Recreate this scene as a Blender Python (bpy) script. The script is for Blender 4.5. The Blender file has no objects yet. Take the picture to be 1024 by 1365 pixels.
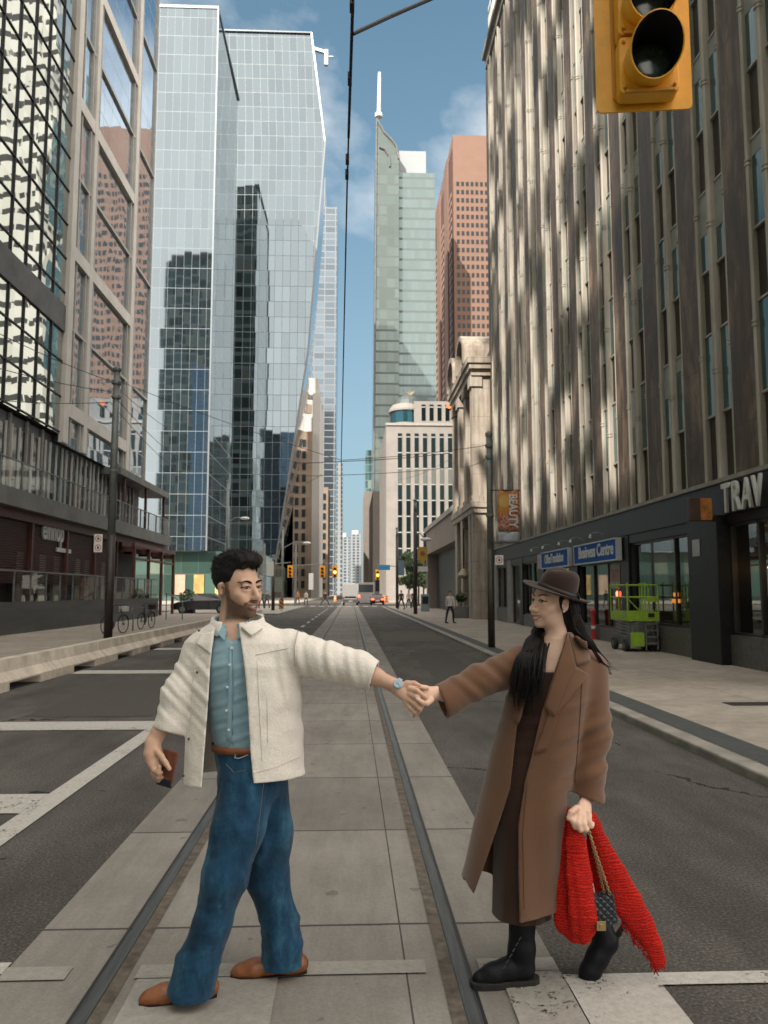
import bpy, math, random
import numpy as np
from mathutils import Vector, Matrix
random.seed(7)
SC = bpy.context.scene
COL = SC.collection
R_ = math.radians

# ------------------------------------------------------------------ camera
H, F, CX, CY = 1.62, 1062.0, 512.0, 682.5
PITCH = math.atan(107.5/F)
YAW = math.atan(44.5*math.cos(PITCH)/F)
_fw = Vector((math.sin(YAW)*math.cos(PITCH), math.cos(YAW)*math.cos(PITCH), math.sin(PITCH)))
_rt = Vector((math.cos(YAW), -math.sin(YAW), 0))
_up = _rt.cross(_fw)
def ray(px, py): return _fw + _rt*((px-CX)/F) + _up*((CY-py)/F)
def onY(px, py, Y):
    d = ray(px, py); t = Y/d.y
    return Vector((d.x*t, Y, H+d.z*t))
def onX(px, py, X):
    d = ray(px, py); t = X/d.x
    return Vector((X, d.y*t, H+d.z*t))
def onZ(px, py, z):
    d = ray(px, py); t = (z-H)/d.z
    return Vector((d.x*t, d.y*t, z))

cam = bpy.data.cameras.new('camera'); camo = bpy.data.objects.new('camera', cam); COL.objects.link(camo)
camo.location = (0, 0, H)
camo.matrix_world = Matrix.Translation((0, 0, H)) @ Matrix((_rt, _up, -_fw)).transposed().to_4x4()
cam.sensor_fit = 'VERTICAL'; cam.sensor_height = 24; cam.sensor_width = 24; cam.lens = 24*F/1365
cam.clip_end = 6000; cam.clip_start = .05
SC.camera = camo
cam.dof.use_dof = True; cam.dof.focus_distance = 3.45; cam.dof.aperture_fstop = 4.5

# ------------------------------------------------------------------ materials
class N:
    """tiny node expression helper"""
    def __init__(s, name):
        s.m = bpy.data.materials.new(name); s.m.use_nodes = True
        s.t = s.m.node_tree; s.t.nodes.clear()
        s.out = s.t.nodes.new('ShaderNodeOutputMaterial')
        s.pos = s.t.nodes.new('ShaderNodeNewGeometry').outputs['Position']
    def n(s, typ, **kw):
        x = s.t.nodes.new(typ)
        for k, v in kw.items(): setattr(x, k, v)
        return x
    def put(s, sock, v):
        if isinstance(v, bpy.types.NodeSocket): s.t.links.new(v, sock)
        elif v is not None:
            if sock.type == 'RGBA' and not hasattr(v, '__len__'): v = (v, v, v, 1)
            if sock.type == 'RGBA' and len(v) == 3: v = (*v, 1)
            sock.default_value = v
    def math(s, op, a, b=0.0, c=0.0, clamp=False):
        x = s.n('ShaderNodeMath', operation=op, use_clamp=clamp)
        s.put(x.inputs[0], a); s.put(x.inputs[1], b); s.put(x.inputs[2], c)
        return x.outputs[0]
    def vmath(s, op, a, b=None, scale=None):
        x = s.n('ShaderNodeVectorMath', operation=op)
        s.put(x.inputs[0], a)
        if b is not None: s.put(x.inputs[1], b)
        if scale is not None: s.put(x.inputs['Scale'], scale)
        return x.outputs[0]
    def xyz(s, v=None):
        x = s.n('ShaderNodeSeparateXYZ'); s.put(x.inputs[0], v or s.pos); return x.outputs
    def comb(s, a, b, c):
        x = s.n('ShaderNodeCombineXYZ')
        for i, v in enumerate((a, b, c)): s.put(x.inputs[i], v)
        return x.outputs[0]
    def noise(s, scale, detail=4, rough=.55, vec=None, dist=0, color=False):
        x = s.n('ShaderNodeTexNoise'); s.put(x.inputs['Vector'], vec or s.pos)
        x.inputs['Scale'].default_value = scale; x.inputs['Detail'].default_value = detail
        x.inputs['Roughness'].default_value = rough; x.inputs['Distortion'].default_value = dist
        return x.outputs['Color' if color else 'Fac']
    def ramp(s, f, stops):
        x = s.n('ShaderNodeValToRGB'); s.put(x.inputs[0], f)
        e = x.color_ramp.elements
        while len(e) < len(stops): e.new(.5)
        for i, (p, c) in enumerate(stops):
            e[i].position = p; e[i].color = (c, c, c, 1) if not hasattr(c, '__len__') else (*c, 1)
        return x.outputs[0]
    def mix(s, f, a, b):
        x = s.n('ShaderNodeMix', data_type='RGBA'); s.put(x.inputs[0], f); s.put(x.inputs[6], a); s.put(x.inputs[7], b)
        return x.outputs[2]
    def mul(s, a, b):
        x = s.n('ShaderNodeMix', data_type='RGBA', blend_type='MULTIPLY'); x.inputs[0].default_value = 1
        s.put(x.inputs[6], a); s.put(x.inputs[7], b); return x.outputs[2]
    def bump(s, h, strength=.3, dist=.01, normal=None):
        x = s.n('ShaderNodeBump'); x.inputs['Strength'].default_value = strength; x.inputs['Distance'].default_value = dist
        s.put(x.inputs['Height'], h)
        if normal: s.put(x.inputs['Normal'], normal)
        return x.outputs[0]
    def bsdf(s, color, rough=.7, metal=0, normal=None, spec=.5, emit=None, estr=0, sheen=0, alpha=None, trans=0, coat=0):
        b = s.n('ShaderNodeBsdfPrincipled')
        s.put(b.inputs['Base Color'], color); s.put(b.inputs['Roughness'], rough); s.put(b.inputs['Metallic'], metal)
        s.put(b.inputs['Specular IOR Level'], spec); s.put(b.inputs['Sheen Weight'], sheen)
        s.put(b.inputs['Transmission Weight'], trans); s.put(b.inputs['Coat Weight'], coat)
        if normal: s.put(b.inputs['Normal'], normal)
        if emit is not None: s.put(b.inputs['Emission Color'], emit); b.inputs['Emission Strength'].default_value = estr
        if alpha is not None: s.put(b.inputs['Alpha'], alpha)
        s.t.links.new(b.outputs[0], s.out.inputs[0]); return b
def mat(name, col, rough=.7, metal=0, var=.15, vs=3., bs=0, bst=.2, bd=.004, spec=.5, sheen=0, coat=0, emit=None, estr=0, stretch=None):
    """plain surface with noise variation in colour and bump"""
    k = N(name); c = col; nrm = None
    vec = k.vmath('MULTIPLY', k.pos, stretch) if stretch else None
    if var:
        f = k.noise(vs, 6, .62, vec=vec)
        lo = tuple(max(0, x*(1-var)) for x in col); hi = tuple(x*(1+var) for x in col)
        c = k.ramp(f, [(.3, lo), (.7, hi)])
    if bs: nrm = k.bump(k.noise(bs, 5, .6), bst, bd)
    k.bsdf(c, rough, metal, nrm, spec, emit, estr, sheen, coat=coat)
    return k.m
def gridmat(name, glass, line, w, h, lw=.06, lh=.06, metal=.85, rough=.04, tilt=.01, wav=.0, ws=.3, pale=0, palec=(.5, .5, .45), var=.25, spand=0, spandc=None, lmetal=0, u0=0, z0=0, spec=.5):
    """curtain wall: panes w x h with frame lines, each pane tilted by a hair as real glass is"""
    k = N(name); x, y, z = k.xyz()
    u = k.math('ADD', x, y); u = k.math('DIVIDE', k.math('ADD', u, 1000+u0), w); v = k.math('DIVIDE', k.math('ADD', z, 100+z0), h)
    fu, fv = k.math('FRACT', u), k.math('FRACT', v)
    cell = k.comb(k.math('FLOOR', u), k.math('FLOOR', v), 0)
    wn = k.n('ShaderNodeTexWhiteNoise', noise_dimensions='3D'); k.put(wn.inputs['Vector'], cell)
    rnd, rcol = wn.outputs['Value'], wn.outputs['Color']
    lines = k.math('MAXIMUM', k.math('LESS_THAN', fu, lw/w), k.math('LESS_THAN', fv, lh/h))
    c = k.mix(rnd, tuple(a*(1-var) for a in glass), tuple(min(1, a*(1+var)) for a in glass))
    met = metal
    if pale:
        isp = k.math('LESS_THAN', k.xyz(rcol)[1], pale)
        c = k.mix(isp, c, palec); met = k.math('MULTIPLY', k.math('SUBTRACT', 1, isp), metal)
    if spand:
        sp = k.math('LESS_THAN', fv, spand/h); c = k.mix(sp, c, spandc); 
    c = k.mix(lines, c, line)
    met = k.math('MULTIPLY', met, k.math('SUBTRACT', 1.0, k.math('MULTIPLY', lines, 1-lmetal)))
    nrm = k.t.nodes.new('ShaderNodeNewGeometry').outputs['Normal']
    off = k.vmath('SCALE', k.vmath('SUBTRACT', rcol, (.5, .5, .5)), scale=tilt)
    nrm = k.vmath('ADD', nrm, off)
    if wav:
        nz = k.noise(ws, 2, .4, color=True)
        nrm = k.vmath('ADD', nrm, k.vmath('SCALE', k.vmath('SUBTRACT', nz, (.5, .5, .5)), scale=wav))
    nrm = k.vmath('NORMALIZE', nrm)
    rg = k.math('ADD', rough, k.math('MULTIPLY', lines, .4))
    k.bsdf(c, rg, met, nrm, spec)
    return k.m

# ------------------------------------------------------------------ mesh builder
class MB:
    def __init__(s): s.v, s.f, s.mi, s.cur = [], [], [], 0
    def add(s, vs, fs):
        o = len(s.v); s.v += [tuple(v) for v in vs]; s.f += [tuple(i+o for i in f) for f in fs]; s.mi += [s.cur]*len(fs); return s
    def box(s, x0, x1, y0, y1, z0, z1):
        vs = [(x, y, z) for z in (z0, z1) for y in (y0, y1) for x in (x0, x1)]
        return s.add(vs, [(0, 2, 3, 1), (4, 5, 7, 6), (0, 1, 5, 4), (2, 6, 7, 3), (0, 4, 6, 2), (1, 3, 7, 5)])
    def obox(s, c, ax, ay, az):
        c, ax, ay, az = Vector(c), Vector(ax), Vector(ay), Vector(az)
        vs = [c+ax*i+ay*j+az*k for k in (-1, 1) for j in (-1, 1) for i in (-1, 1)]
        return s.add(vs, [(0, 2, 3, 1), (4, 5, 7, 6), (0, 1, 5, 4), (2, 6, 7, 3), (0, 4, 6, 2), (1, 3, 7, 5)])
    def quad(s, a, b, c, d): return s.add([a, b, c, d], [(0, 1, 2, 3)])
    def sheet(s, x0, x1, y0, y1, z): return s.quad((x0, y0, z), (x1, y0, z), (x1, y1, z), (x0, y1, z))
    def bar(s, a, b, w, d=None, up=(0, 0, 1)):
        a, b = Vector(a), Vector(b); d = d or w; t = b-a; L = t.length; t.normalize()
        x = t.cross(Vector(up))
        if x.length < 1e-4: x = t.cross(Vector((1, 0, 0)))
        x.normalize(); y = x.cross(t)
        return s.obox((a+b)/2, x*w/2, y*d/2, t*L/2)
    def tube(s, pts, r, n=8, cap=True, flat=1.0):
        pts = [Vector(p) for p in pts]; m = len(pts)
        rs = r if hasattr(r, '__len__') else [r]*m
        vs = []; px = None
        for i, p in enumerate(pts):
            t = (pts[min(i+1, m-1)]-pts[max(i-1, 0)]).normalized()
            if px is None:
                px = t.cross(Vector((0, 0, 1)))
                if px.length < .05: px = t.cross(Vector((0, 1, 0)))
            px = (px-t*px.dot(t)).normalized(); py = t.cross(px)
            for j in range(n):
                a = 2*math.pi*j/n; vs.append(p+px*math.cos(a)*rs[i]+py*math.sin(a)*rs[i]*flat)
        fs = [(i*n+j, i*n+(j+1) % n, (i+1)*n+(j+1) % n, (i+1)*n+j) for i in range(m-1) for j in range(n)]
        if cap: fs += [tuple(reversed(range(n))), tuple((m-1)*n+j for j in range(n))]
        return s.add(vs, fs)
    def lathe(s, prof, c=(0, 0, 0), n=20, axis=(0, 0, 1)):
        c = Vector(c); q = Vector((0, 0, 1)).rotation_difference(Vector(axis))
        vs = [c+q @ Vector((r*math.cos(2*math.pi*j/n), r*math.sin(2*math.pi*j/n), z)) for r, z in prof for j in range(n)]
        m = len(prof)
        fs = [(i*n+j, i*n+(j+1) % n, (i+1)*n+(j+1) % n, (i+1)*n+j) for i in range(m-1) for j in range(n)]
        fs += [tuple(reversed(range(n))), tuple((m-1)*n+j for j in range(n))]
        return s.add(vs, fs)
    def prism(s, poly, d):
        """poly: 3-D planar loop, d: extrusion vector"""
        n = len(poly); d = Vector(d); p = [Vector(q) for q in poly]
        return s.add(p+[q+d for q in p], [tuple(reversed(range(n))), tuple(range(n, 2*n))]+[(i, (i+1) % n, n+(i+1) % n, n+i) for i in range(n)])
    def grid(s, rows, closed=False):
        m, n = len(rows), len(rows[0])
        fs = [(i*n+j, i*n+(j+1) % n, (i+1)*n+(j+1) % n, (i+1)*n+j) for i in range(m-1) for j in range(n if closed else n-1)]
        return s.add([p for r in rows for p in r], fs)
    def ball(s, c, r, n=12, m=8):
        c = Vector(c); rx, ry, rz = r if hasattr(r, '__len__') else (r, r, r)
        rows = [[(c.x+rx*math.sin(math.pi*i/m)*math.cos(2*math.pi*j/n), c.y+ry*math.sin(math.pi*i/m)*math.sin(2*math.pi*j/n), c.z-rz*math.cos(math.pi*i/m)) for j in range(n)] for i in range(m+1)]
        return s.grid(rows, True)
    def build(s, name, mats, parent=None, smooth=False, bevel=0, solid=0, fixn=True):
        me = bpy.data.meshes.new(name)
        o0 = Vector(parent.get('_w', (0, 0, 0))) if parent else Vector((0, 0, 0))
        own = Vector((0, 0, 0))
        me.from_pydata([tuple(Vector(v)-o0) for v in s.v], [], s.f)
        ms = mats if isinstance(mats, (list, tuple)) else [mats]
        for m in ms: me.materials.append(m)
        if len(ms) > 1: me.polygons.foreach_set('material_index', s.mi)
        if fixn:
            import bmesh
            bm = bmesh.new(); bm.from_mesh(me); bmesh.ops.recalc_face_normals(bm, faces=bm.faces); bm.to_mesh(me); bm.free()
        if smooth: me.polygons.foreach_set('use_smooth', [True]*len(me.polygons))
        me.update()
        o = bpy.data.objects.new(name, me); COL.objects.link(o)
        if parent: o.parent = parent; o['_w'] = [float(q) for q in o0]
        else: o['_w'] = [0.0, 0.0, 0.0]
        if solid:
            q = o.modifiers.new('thick', 'SOLIDIFY'); q.thickness = solid; q.offset = 0
        if bevel:
            q = o.modifiers.new('bevel', 'BEVEL'); q.width = bevel; q.segments = 2; q.limit_method = 'ANGLE'
        return o
def tag(o, label=None, cat=None, group=None, kind=None):
    if label: o['label'] = label
    if cat: o['category'] = cat
    if group: o['group'] = group
    if kind: o['kind'] = kind
    return o
def thing(name, loc, label, cat, group=None):
    o = bpy.data.objects.new(name, None); COL.objects.link(o); o.location = loc; o['_w'] = list(loc)
    o.empty_display_size = .1
    return tag(o, label, cat, group)
def struct(name, mb, m, **kw): return tag(mb.build(name, m, **kw), kind='structure')
_kids = lambda o: [c for c in bpy.data.objects if c.parent == o]
def copy_tree(o, loc=None, rz=0, label=None, group=None, parent=None):
    c = o.copy(); COL.objects.link(c)
    if parent is not None: c.parent = parent
    if loc is not None: c.location = loc; c.rotation_euler = (0, 0, rz)
    if label: c['label'] = label
    if group: c['group'] = group
    for ch in _kids(o): copy_tree(ch, parent=c)
    return c
def text(txt, size, name, m, parent, origin, xdir, updir, depth=.02, bold=0, sx=1.0, align='LEFT', shear=0, space=1):
    cu = bpy.data.curves.new(name, 'FONT'); cu.body = txt; cu.size = size; cu.extrude = depth; cu.offset = bold; cu.align_x = align; cu.shear = shear; cu.space_character = space
    to = bpy.data.objects.new('tmp_text', cu); COL.objects.link(to)
    dg = bpy.context.evaluated_depsgraph_get(); me = bpy.data.meshes.new_from_object(to.evaluated_get(dg))
    bpy.data.objects.remove(to)
    xd, ud = Vector(xdir).normalized(), Vector(updir).normalized(); nd = xd.cross(ud)
    M4 = Matrix((xd*sx, ud, nd)).transposed().to_4x4(); M4.translation = Vector(origin)-Vector(parent.get('_w', (0, 0, 0)))
    me.transform(M4); me.materials.clear(); me.materials.append(m)
    o = bpy.data.objects.new(name, me); COL.objects.link(o); o.parent = parent; o['_w'] = parent['_w']
    return o
# ------------------------------------------------------------------ light and sky
SUN = Vector((-.40, -.65, .65)).normalized()
w = bpy.data.worlds.new('World'); SC.world = w; w.use_nodes = True
nt = w.node_tree; nt.nodes.clear()
def wn(t, **k):
    x = nt.nodes.new(t)
    for a, b in k.items(): setattr(x, a, b)
    return x
def wl(a, b): nt.links.new(a, b)
def wm(op, a, b=0.0, c=0.0, clamp=False):
    x = wn('ShaderNodeMath', operation=op, use_clamp=clamp)
    for i, v in enumerate((a, b, c)):
        if isinstance(v, bpy.types.NodeSocket): wl(v, x.inputs[i])
        else: x.inputs[i].default_value = v
    return x.outputs[0]
sky = wn('ShaderNodeTexSky', sky_type='NISHITA', sun_disc=False, sun_elevation=math.asin(SUN.z), sun_rotation=math.atan2(SUN.x, SUN.y))
sky.ozone_density = 1.6; sky.air_density = 1.0; sky.dust_density = .6
tc = wn('ShaderNodeTexCoord'); sp = wn('ShaderNodeSeparateXYZ'); wl(tc.outputs['Generated'], sp.inputs[0])
dx, dy, dz = sp.outputs
den = wm('MAXIMUM', wm('ADD', dz, .12), .05)
cb = wn('ShaderNodeCombineXYZ'); wl(wm('DIVIDE', dx, den), cb.inputs[0]); wl(wm('DIVIDE', dy, den), cb.inputs[1]); cb.inputs[2].default_value = 3.3
n1 = wn('ShaderNodeTexNoise'); wl(cb.outputs[0], n1.inputs['Vector']); n1.inputs['Scale'].default_value = 1.15; n1.inputs['Detail'].default_value = 9; n1.inputs['Roughness'].default_value = .55; n1.inputs['Distortion'].default_value = .3
bias = wm('MULTIPLY', wm('SUBTRACT', .66, dy), .62, clamp=False)
bias = wm('MAXIMUM', bias, .045)
cl = wm('MULTIPLY', wm('SUBTRACT', wm('ADD', n1.outputs['Fac'], bias), .51), 4.2, clamp=True)
cl = wm('MULTIPLY', cl, wm('MULTIPLY', wm('ADD', dz, .02), 9, clamp=True))
cl = wm('MULTIPLY', cl, wm('MINIMUM', wm('MAXIMUM', wm('MULTIPLY', wm('SUBTRACT', .74, dy), 2.2), wm('MULTIPLY', wm('MULTIPLY', wm('SUBTRACT', dz, .3), 4.5, clamp=True), .5)), .9))
mx = wn('ShaderNodeMix', data_type='RGBA'); wl(cl, mx.inputs[0])
hz = wn('ShaderNodeHueSaturation'); hz.inputs['Saturation'].default_value = .92; wl(sky.outputs[0], hz.inputs['Color'])
tn = wn('ShaderNodeMix', data_type='RGBA', blend_type='MULTIPLY'); tn.inputs[0].default_value = 1; wl(hz.outputs[0], tn.inputs[6]); tn.inputs[7].default_value = (.2, .29, .265, 1)
hzf = wm('MULTIPLY', wm('POWER', wm('SUBTRACT', 1.0, wm('MAXIMUM', dz, 0.0), clamp=True), 2.0), .95)
hm = wn('ShaderNodeMix', data_type='RGBA'); wl(hzf, hm.inputs[0]); wl(tn.outputs[2], hm.inputs[6]); hm.inputs[7].default_value = (.60, .72, .85, 1)
wl(hm.outputs[2], mx.inputs[6]); mx.inputs[7].default_value = (4.6, 4.25, 3.85, 1)
bg = wn('ShaderNodeBackground'); wl(mx.outputs[2], bg.inputs[0]); bg.inputs[1].default_value = .15
wo = wn('ShaderNodeOutputWorld'); wl(bg.outputs[0], wo.inputs[0])
sl = bpy.data.lights.new('sun', 'SUN'); sl.energy = 2.0; sl.angle = R_(.5); sl.color = (1, .93, .84)
so = bpy.data.objects.new('sun', sl); COL.objects.link(so); so.rotation_euler = (-SUN).to_track_quat('-Z', 'Y').to_euler()
SC.view_settings.view_transform = 'Standard'; SC.view_settings.look = 'None'; SC.view_settings.exposure = 2.0; SC.view_settings.gamma = 1
cy = SC.cycles; cy.caustics_reflective = False; cy.caustics_refractive = False; cy.max_bounces = 8; cy.diffuse_bounces = 3; cy.glossy_bounces = 4
cy.transparent_max_bounces = 12; cy.sample_clamp_indirect = 6; cy.use_denoising = True
try: cy.denoiser = 'OPENIMAGEDENOISE'
except Exception: pass

# ------------------------------------------------------------------ materials of the setting
def m_asphalt():
    k = N('asphalt'); x, y, z = k.xyz()
    fine = k.noise(62, 4, .75); big = k.noise(.35, 5, .6); st = k.noise(1.3, 6, .65, vec=k.vmath('MULTIPLY', k.pos, (1.6, .45, 1)))
    c = k.ramp(fine, [(.32, (.034, .031, .028)), (.55, (.09, .083, .075)), (.74, (.235, .215, .19))])
    c = k.mul(c, k.ramp(big, [(.3, .7), (.7, 1.3)])); c = k.mul(c, k.ramp(st, [(.32, .66), (.55, 1.04), (.75, 1.4)]))
    # cracks and tar seams
    vo = k.n('ShaderNodeTexVoronoi', feature='DISTANCE_TO_EDGE'); k.put(vo.inputs['Vector'], k.vmath('ADD', k.pos, k.vmath('SCALE', k.noise(1.2, 4, .6, color=True), scale=1.4))); vo.inputs['Scale'].default_value = .22
    cr = k.math('MULTIPLY', k.math('LESS_THAN', vo.outputs['Distance'], .006), k.math('GREATER_THAN', big, .5))
    c = k.mix(cr, c, (.02, .02, .02))
    k.bsdf(c, k.ramp(st, [(.3, .85), (.7, .97)]), 0, k.bump(fine, .5, .006), .25); return k.m
def m_track():
    k = N('track_concrete'); x, y, z = k.xyz()
    seg = k.math('DIVIDE', k.math('SUBTRACT', y, 3.30), 1.56); fr = k.math('FRACT', seg)
    wob = k.math('MULTIPLY', k.math('SUBTRACT', k.noise(5, 3), .5), .012)
    jt = k.math('LESS_THAN', k.math('ABSOLUTE', k.math('SUBTRACT', k.math('ADD', fr, wob), .5)), .0068)
    jt2 = k.math('MAXIMUM', jt, k.math('LESS_THAN', k.math('ABSOLUTE', k.math('ADD', x, -.245)), .004))
    fine = k.noise(70, 4, .7); big = k.noise(.9, 6, .65); st = k.noise(2.2, 6, .7, vec=k.vmath('MULTIPLY', k.pos, (2.5, .35, 1)))
    wnz = k.n('ShaderNodeTexWhiteNoise', noise_dimensions='2D'); k.put(wnz.inputs['Vector'], k.comb(k.math('FLOOR', k.math('ADD', seg, .5)), k.math('GREATER_THAN', x, .45), 0))
    c = k.ramp(big, [(.28, (.18, .165, .145)), (.72, (.262, .243, .218))])
    c = k.mul(c, k.ramp(fine, [(.3, .86), (.7, 1.12)])); c = k.mul(c, k.ramp(st, [(.3, .8), (.65, 1.08)]))
    c = k.mul(c, k.ramp(wnz.outputs['Value'], [(0, .86), (1, 1.1)]))
    spots = k.math('GREATER_THAN', k.noise(7, 2, .4), .71); c = k.mix(k.math('MULTIPLY', spots, .5), c, (.08, .07, .06))
    c = k.mix(k.math('MULTIPLY', jt2, .85), c, (.03, .028, .025))
    k.bsdf(c, .82, 0, k.bump(k.math('SUBTRACT', fine, k.math('MULTIPLY', jt2, 2)), .35, .004), .35); return k.m
def m_paint():
    k = N('road_paint'); f = k.noise(9, 7, .72); f2 = k.noise(1.7, 3, .6)
    f = k.math('ADD', k.math('MULTIPLY', f, .4), k.math('MULTIPLY', k.noise(46, 5, .8), .6))
    al = k.math('GREATER_THAN', k.math('ADD', f, k.math('MULTIPLY', f2, .3)), .562)
    c = k.ramp(k.noise(40, 4, .7), [(.3, (.36, .34, .31)), (.7, (.52, .5, .46))])
    k.bsdf(c, .7, 0, None, .4, alpha=al); return k.m
def m_paint2():
    k = N('worn_road_paint'); f = k.noise(6, 8, .75); f2 = k.noise(1.1, 3, .6)
    f = k.math('ADD', k.math('MULTIPLY', f, .45), k.math('MULTIPLY', k.noise(52, 5, .8), .55))
    al = k.math('GREATER_THAN', k.math('ADD', f, k.math('MULTIPLY', f2, .4)), .605)
    c = k.ramp(k.noise(30, 4, .7), [(.3, (.25, .235, .21)), (.7, (.34, .32, .285))])
    k.bsdf(c, .75, 0, None, .4, alpha=al); return k.m
def m_pave():
    k = N('pavement_concrete'); x, y, z = k.xyz()
    j = k.math('MAXIMUM', k.math('LESS_THAN', k.math('FRACT', k.math('DIVIDE', y, 1.9)), .008), k.math('LESS_THAN', k.math('FRACT', k.math('DIVIDE', k.math('ADD', x, .35), 2.05)), .007))
    c = k.ramp(k.noise(.6, 6, .65), [(.3, (.27, .235, .195)), (.7, (.4, .355, .3))])
    c = k.mul(c, k.ramp(k.noise(55, 4, .7), [(.3, .86), (.7, 1.1)])); c = k.mul(c, k.ramp(k.noise(4, 5, .7), [(.35, .82), (.6, 1.05)]))
    c = k.mix(k.math('MULTIPLY', j, .7), c, (.05, .047, .043)); k.bsdf(c, .85, 0, k.bump(k.noise(60, 3), .3, .003), .35); return k.m
ASPH, TRK, PNT, PNT2, PAVE = m_asphalt(), m_track(), m_paint(), m_paint2(), m_pave()
KERB = mat('kerb_concrete', (.26, .24, .21), .85, var=.35, vs=2.5, bs=30, bst=.4)
STRIP = mat('dark_paver_strip', (.05, .056, .054), .75, var=.25, vs=8, bs=60, bst=.3)
STEEL = mat('rail_steel', (.13, .135, .13), .42, .8, var=.3, vs=6, bs=25, bst=.1, stretch=(6, .4, 1))
GRIME = mat('rail_grime', (.105, .086, .068), .9, var=.5, vs=14, bs=50, bst=.6)
DMET = mat('dark_metal', (.03, .03, .032), .5, .3, var=.2)
GMET = mat('grey_galvanised', (.2, .22, .215), .55, .5, var=.3, vs=5, bs=20)
BLK = mat('black_paint', (.012, .012, .013), .45, var=.2)
WIRE = mat('wire_black', (.02, .022, .025), .5, .2, var=0)
WHITE = mat('white_enamel', (.72, .71, .68), .5, var=.06)
RED = mat('red_enamel', (.5, .03, .03), .5, var=.05)

# ------------------------------------------------------------------ ground
b = MB(); b.sheet(-700, 700, -300, 3000, 0); struct('ground', b, ASPH)
PATCH = mat('asphalt_patch', (.075, .069, .063), .95, var=.3, vs=40, bs=80, bst=.5, spec=.2); PATCHL = mat('asphalt_patch_grey', (.105, .097, .087), .95, var=.3, vs=40, bs=80, bst=.5, spec=.2)
for x0, x1, y0, y1, m in ((1.6, 2.6, 13.5, 22, PATCH), (-4.3, -2.6, 10.8, 15.2, PATCH), (1.1, 3.3, 27, 33, PATCHL)):
    b = MB(); n = 14; rp = random.Random(int(x0*100+y0*10)); j = lambda: rp.uniform(-.035, .035)
    lp = [(x0+(x1-x0)*i/n, y0+j(), .0045) for i in range(n)]+[(x1+j(), y0+(y1-y0)*i/n, .0045) for i in range(n)]+[(x1-(x1-x0)*i/n, y1+j(), .0045) for i in range(n)]+[(x0+j(), y1-(y1-y0)*i/n, .0045) for i in range(n)]
    b.add(lp, [tuple(range(len(lp)))]); struct('road_patch', b, m)
b = MB(); b.sheet(-1.47, .9, -30, 700, .005); struct('track_bed', b, TRK)
b = MB()                                                         # right pavement with kerb
b.box(3.72, 9.6, 1.2, 92, -.2, .08); struct('pavement', b, PAVE)
b = MB(); b.box(3.5, 3.719, 1.2, 92, -.2, .084); struct('kerb', b, KERB, bevel=.02)
b = MB(); b.sheet(3.73, 4.1, 2.0, 92, .085); struct('paver_strip', b, STRIP)
b = MB(); b.box(3.6, 60, 112, 700, -.2, .09); struct('pavement', b, PAVE)
b = MB(); b.box(-14.4, -8.22, 4, 68, -.2, .12); struct('pavement', b, PAVE)
b = MB(); b.box(-8.219, -8.0, 4, 68, -.2, .125); struct('kerb', b, KERB, bevel=.02)
b = MB(); b.box(-60, -8.0, 68.1, 92, -.2, .11); struct('pavement', b, PAVE)
b = MB(); b.box(-60, -8.0, 112, 700, -.2, .11); struct('pavement', b, PAVE)
b = MB(); b.box(-8.0, -5.2, 58, 92, -.2, .13); struct('traffic_island', b, KERB, bevel=.02)
for x0, x1 in ((-2.42, -2.23),):
    b = MB(); b.sheet(x0, x1, 4.2, 10.4, .009); struct('road_marking', b, PNT)
    for i in range(14):
        b = MB(); b.sheet(x0+.05, x1, 13+i*5, 15.2+i*5, .009); struct('road_marking', b, PNT)
for y0, y1, x0 in ((6.15, 6.72, -5.6), (9.75, 10.38, -5.63), (16.4, 17.1, -5.6), (23.1, 23.8, -5.6), (30, 30.7, -5.6)):
    b = MB(); b.sheet(x0, -2.422, y0, y1, .009); struct('road_marking', b, PNT)
for x0, x1, ya in ((-4.5, -1.475, 3.63), (.905, 3.5, 3.42)):
    b = MB(); b.sheet(x0, x1, ya, ya+.105, .009); struct('crosswalk_line', b, PNT)
for x0, x1 in ((-1.47, -1.19), (-.9, .33), (.56, .9)):
    b = MB(); b.sheet(x0, x1, 3.56, 3.68, .0125); struct('crosswalk_line', b, PNT2)
b = MB(); b.sheet(-.884, -.297, .9, 3.553, .0125); struct('crosswalk_bar', b, PNT2)
b = MB(); b.sheet(.64, .9, .9, 3.553, .0125); struct('crosswalk_bar', b, PNT2)
b = MB(); b.sheet(.905, 1.29, .9, 3.415, .0135); struct('crosswalk_bar', b, PNT)
for y0 in (93.5, 97.5):
    b = MB(); b.sheet(-5, 3.4, y0, y0+.5, .0125); struct('crosswalk_line', b, PNT)
for i in range(8):
    b = MB(); b.sheet(-4.8+i*1.05, -4.2+i*1.05, 94.2, 97.3, .0125); struct('crosswalk_bar', b, PNT)

for side, xc in (('left', -1.019), ('right', .478)):
    s = 1 if xc < 0 else -1
    t = thing('tram_rail', (xc, 0, 0), 'grooved steel tram rail %s' % ('left of the slab, running under the man in jeans' if s > 0 else 'right of the slab, running between the couple'), 'tram rail')
    b = MB(); b.box(xc-.029, xc+.029, -20, 600, -.02, .011); b.build('rail_head', STEEL, t, bevel=.006)
    b = MB(); b.sheet(*sorted((xc+s*.031, xc+s*.088)), -20, 600, .0085); b.build('flangeway', GRIME, t)
    b = MB(); b.sheet(*sorted((xc-s*.031, xc-s*.045)), -20, 600, .0085); b.build('edge_seal', BLK, t)

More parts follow.
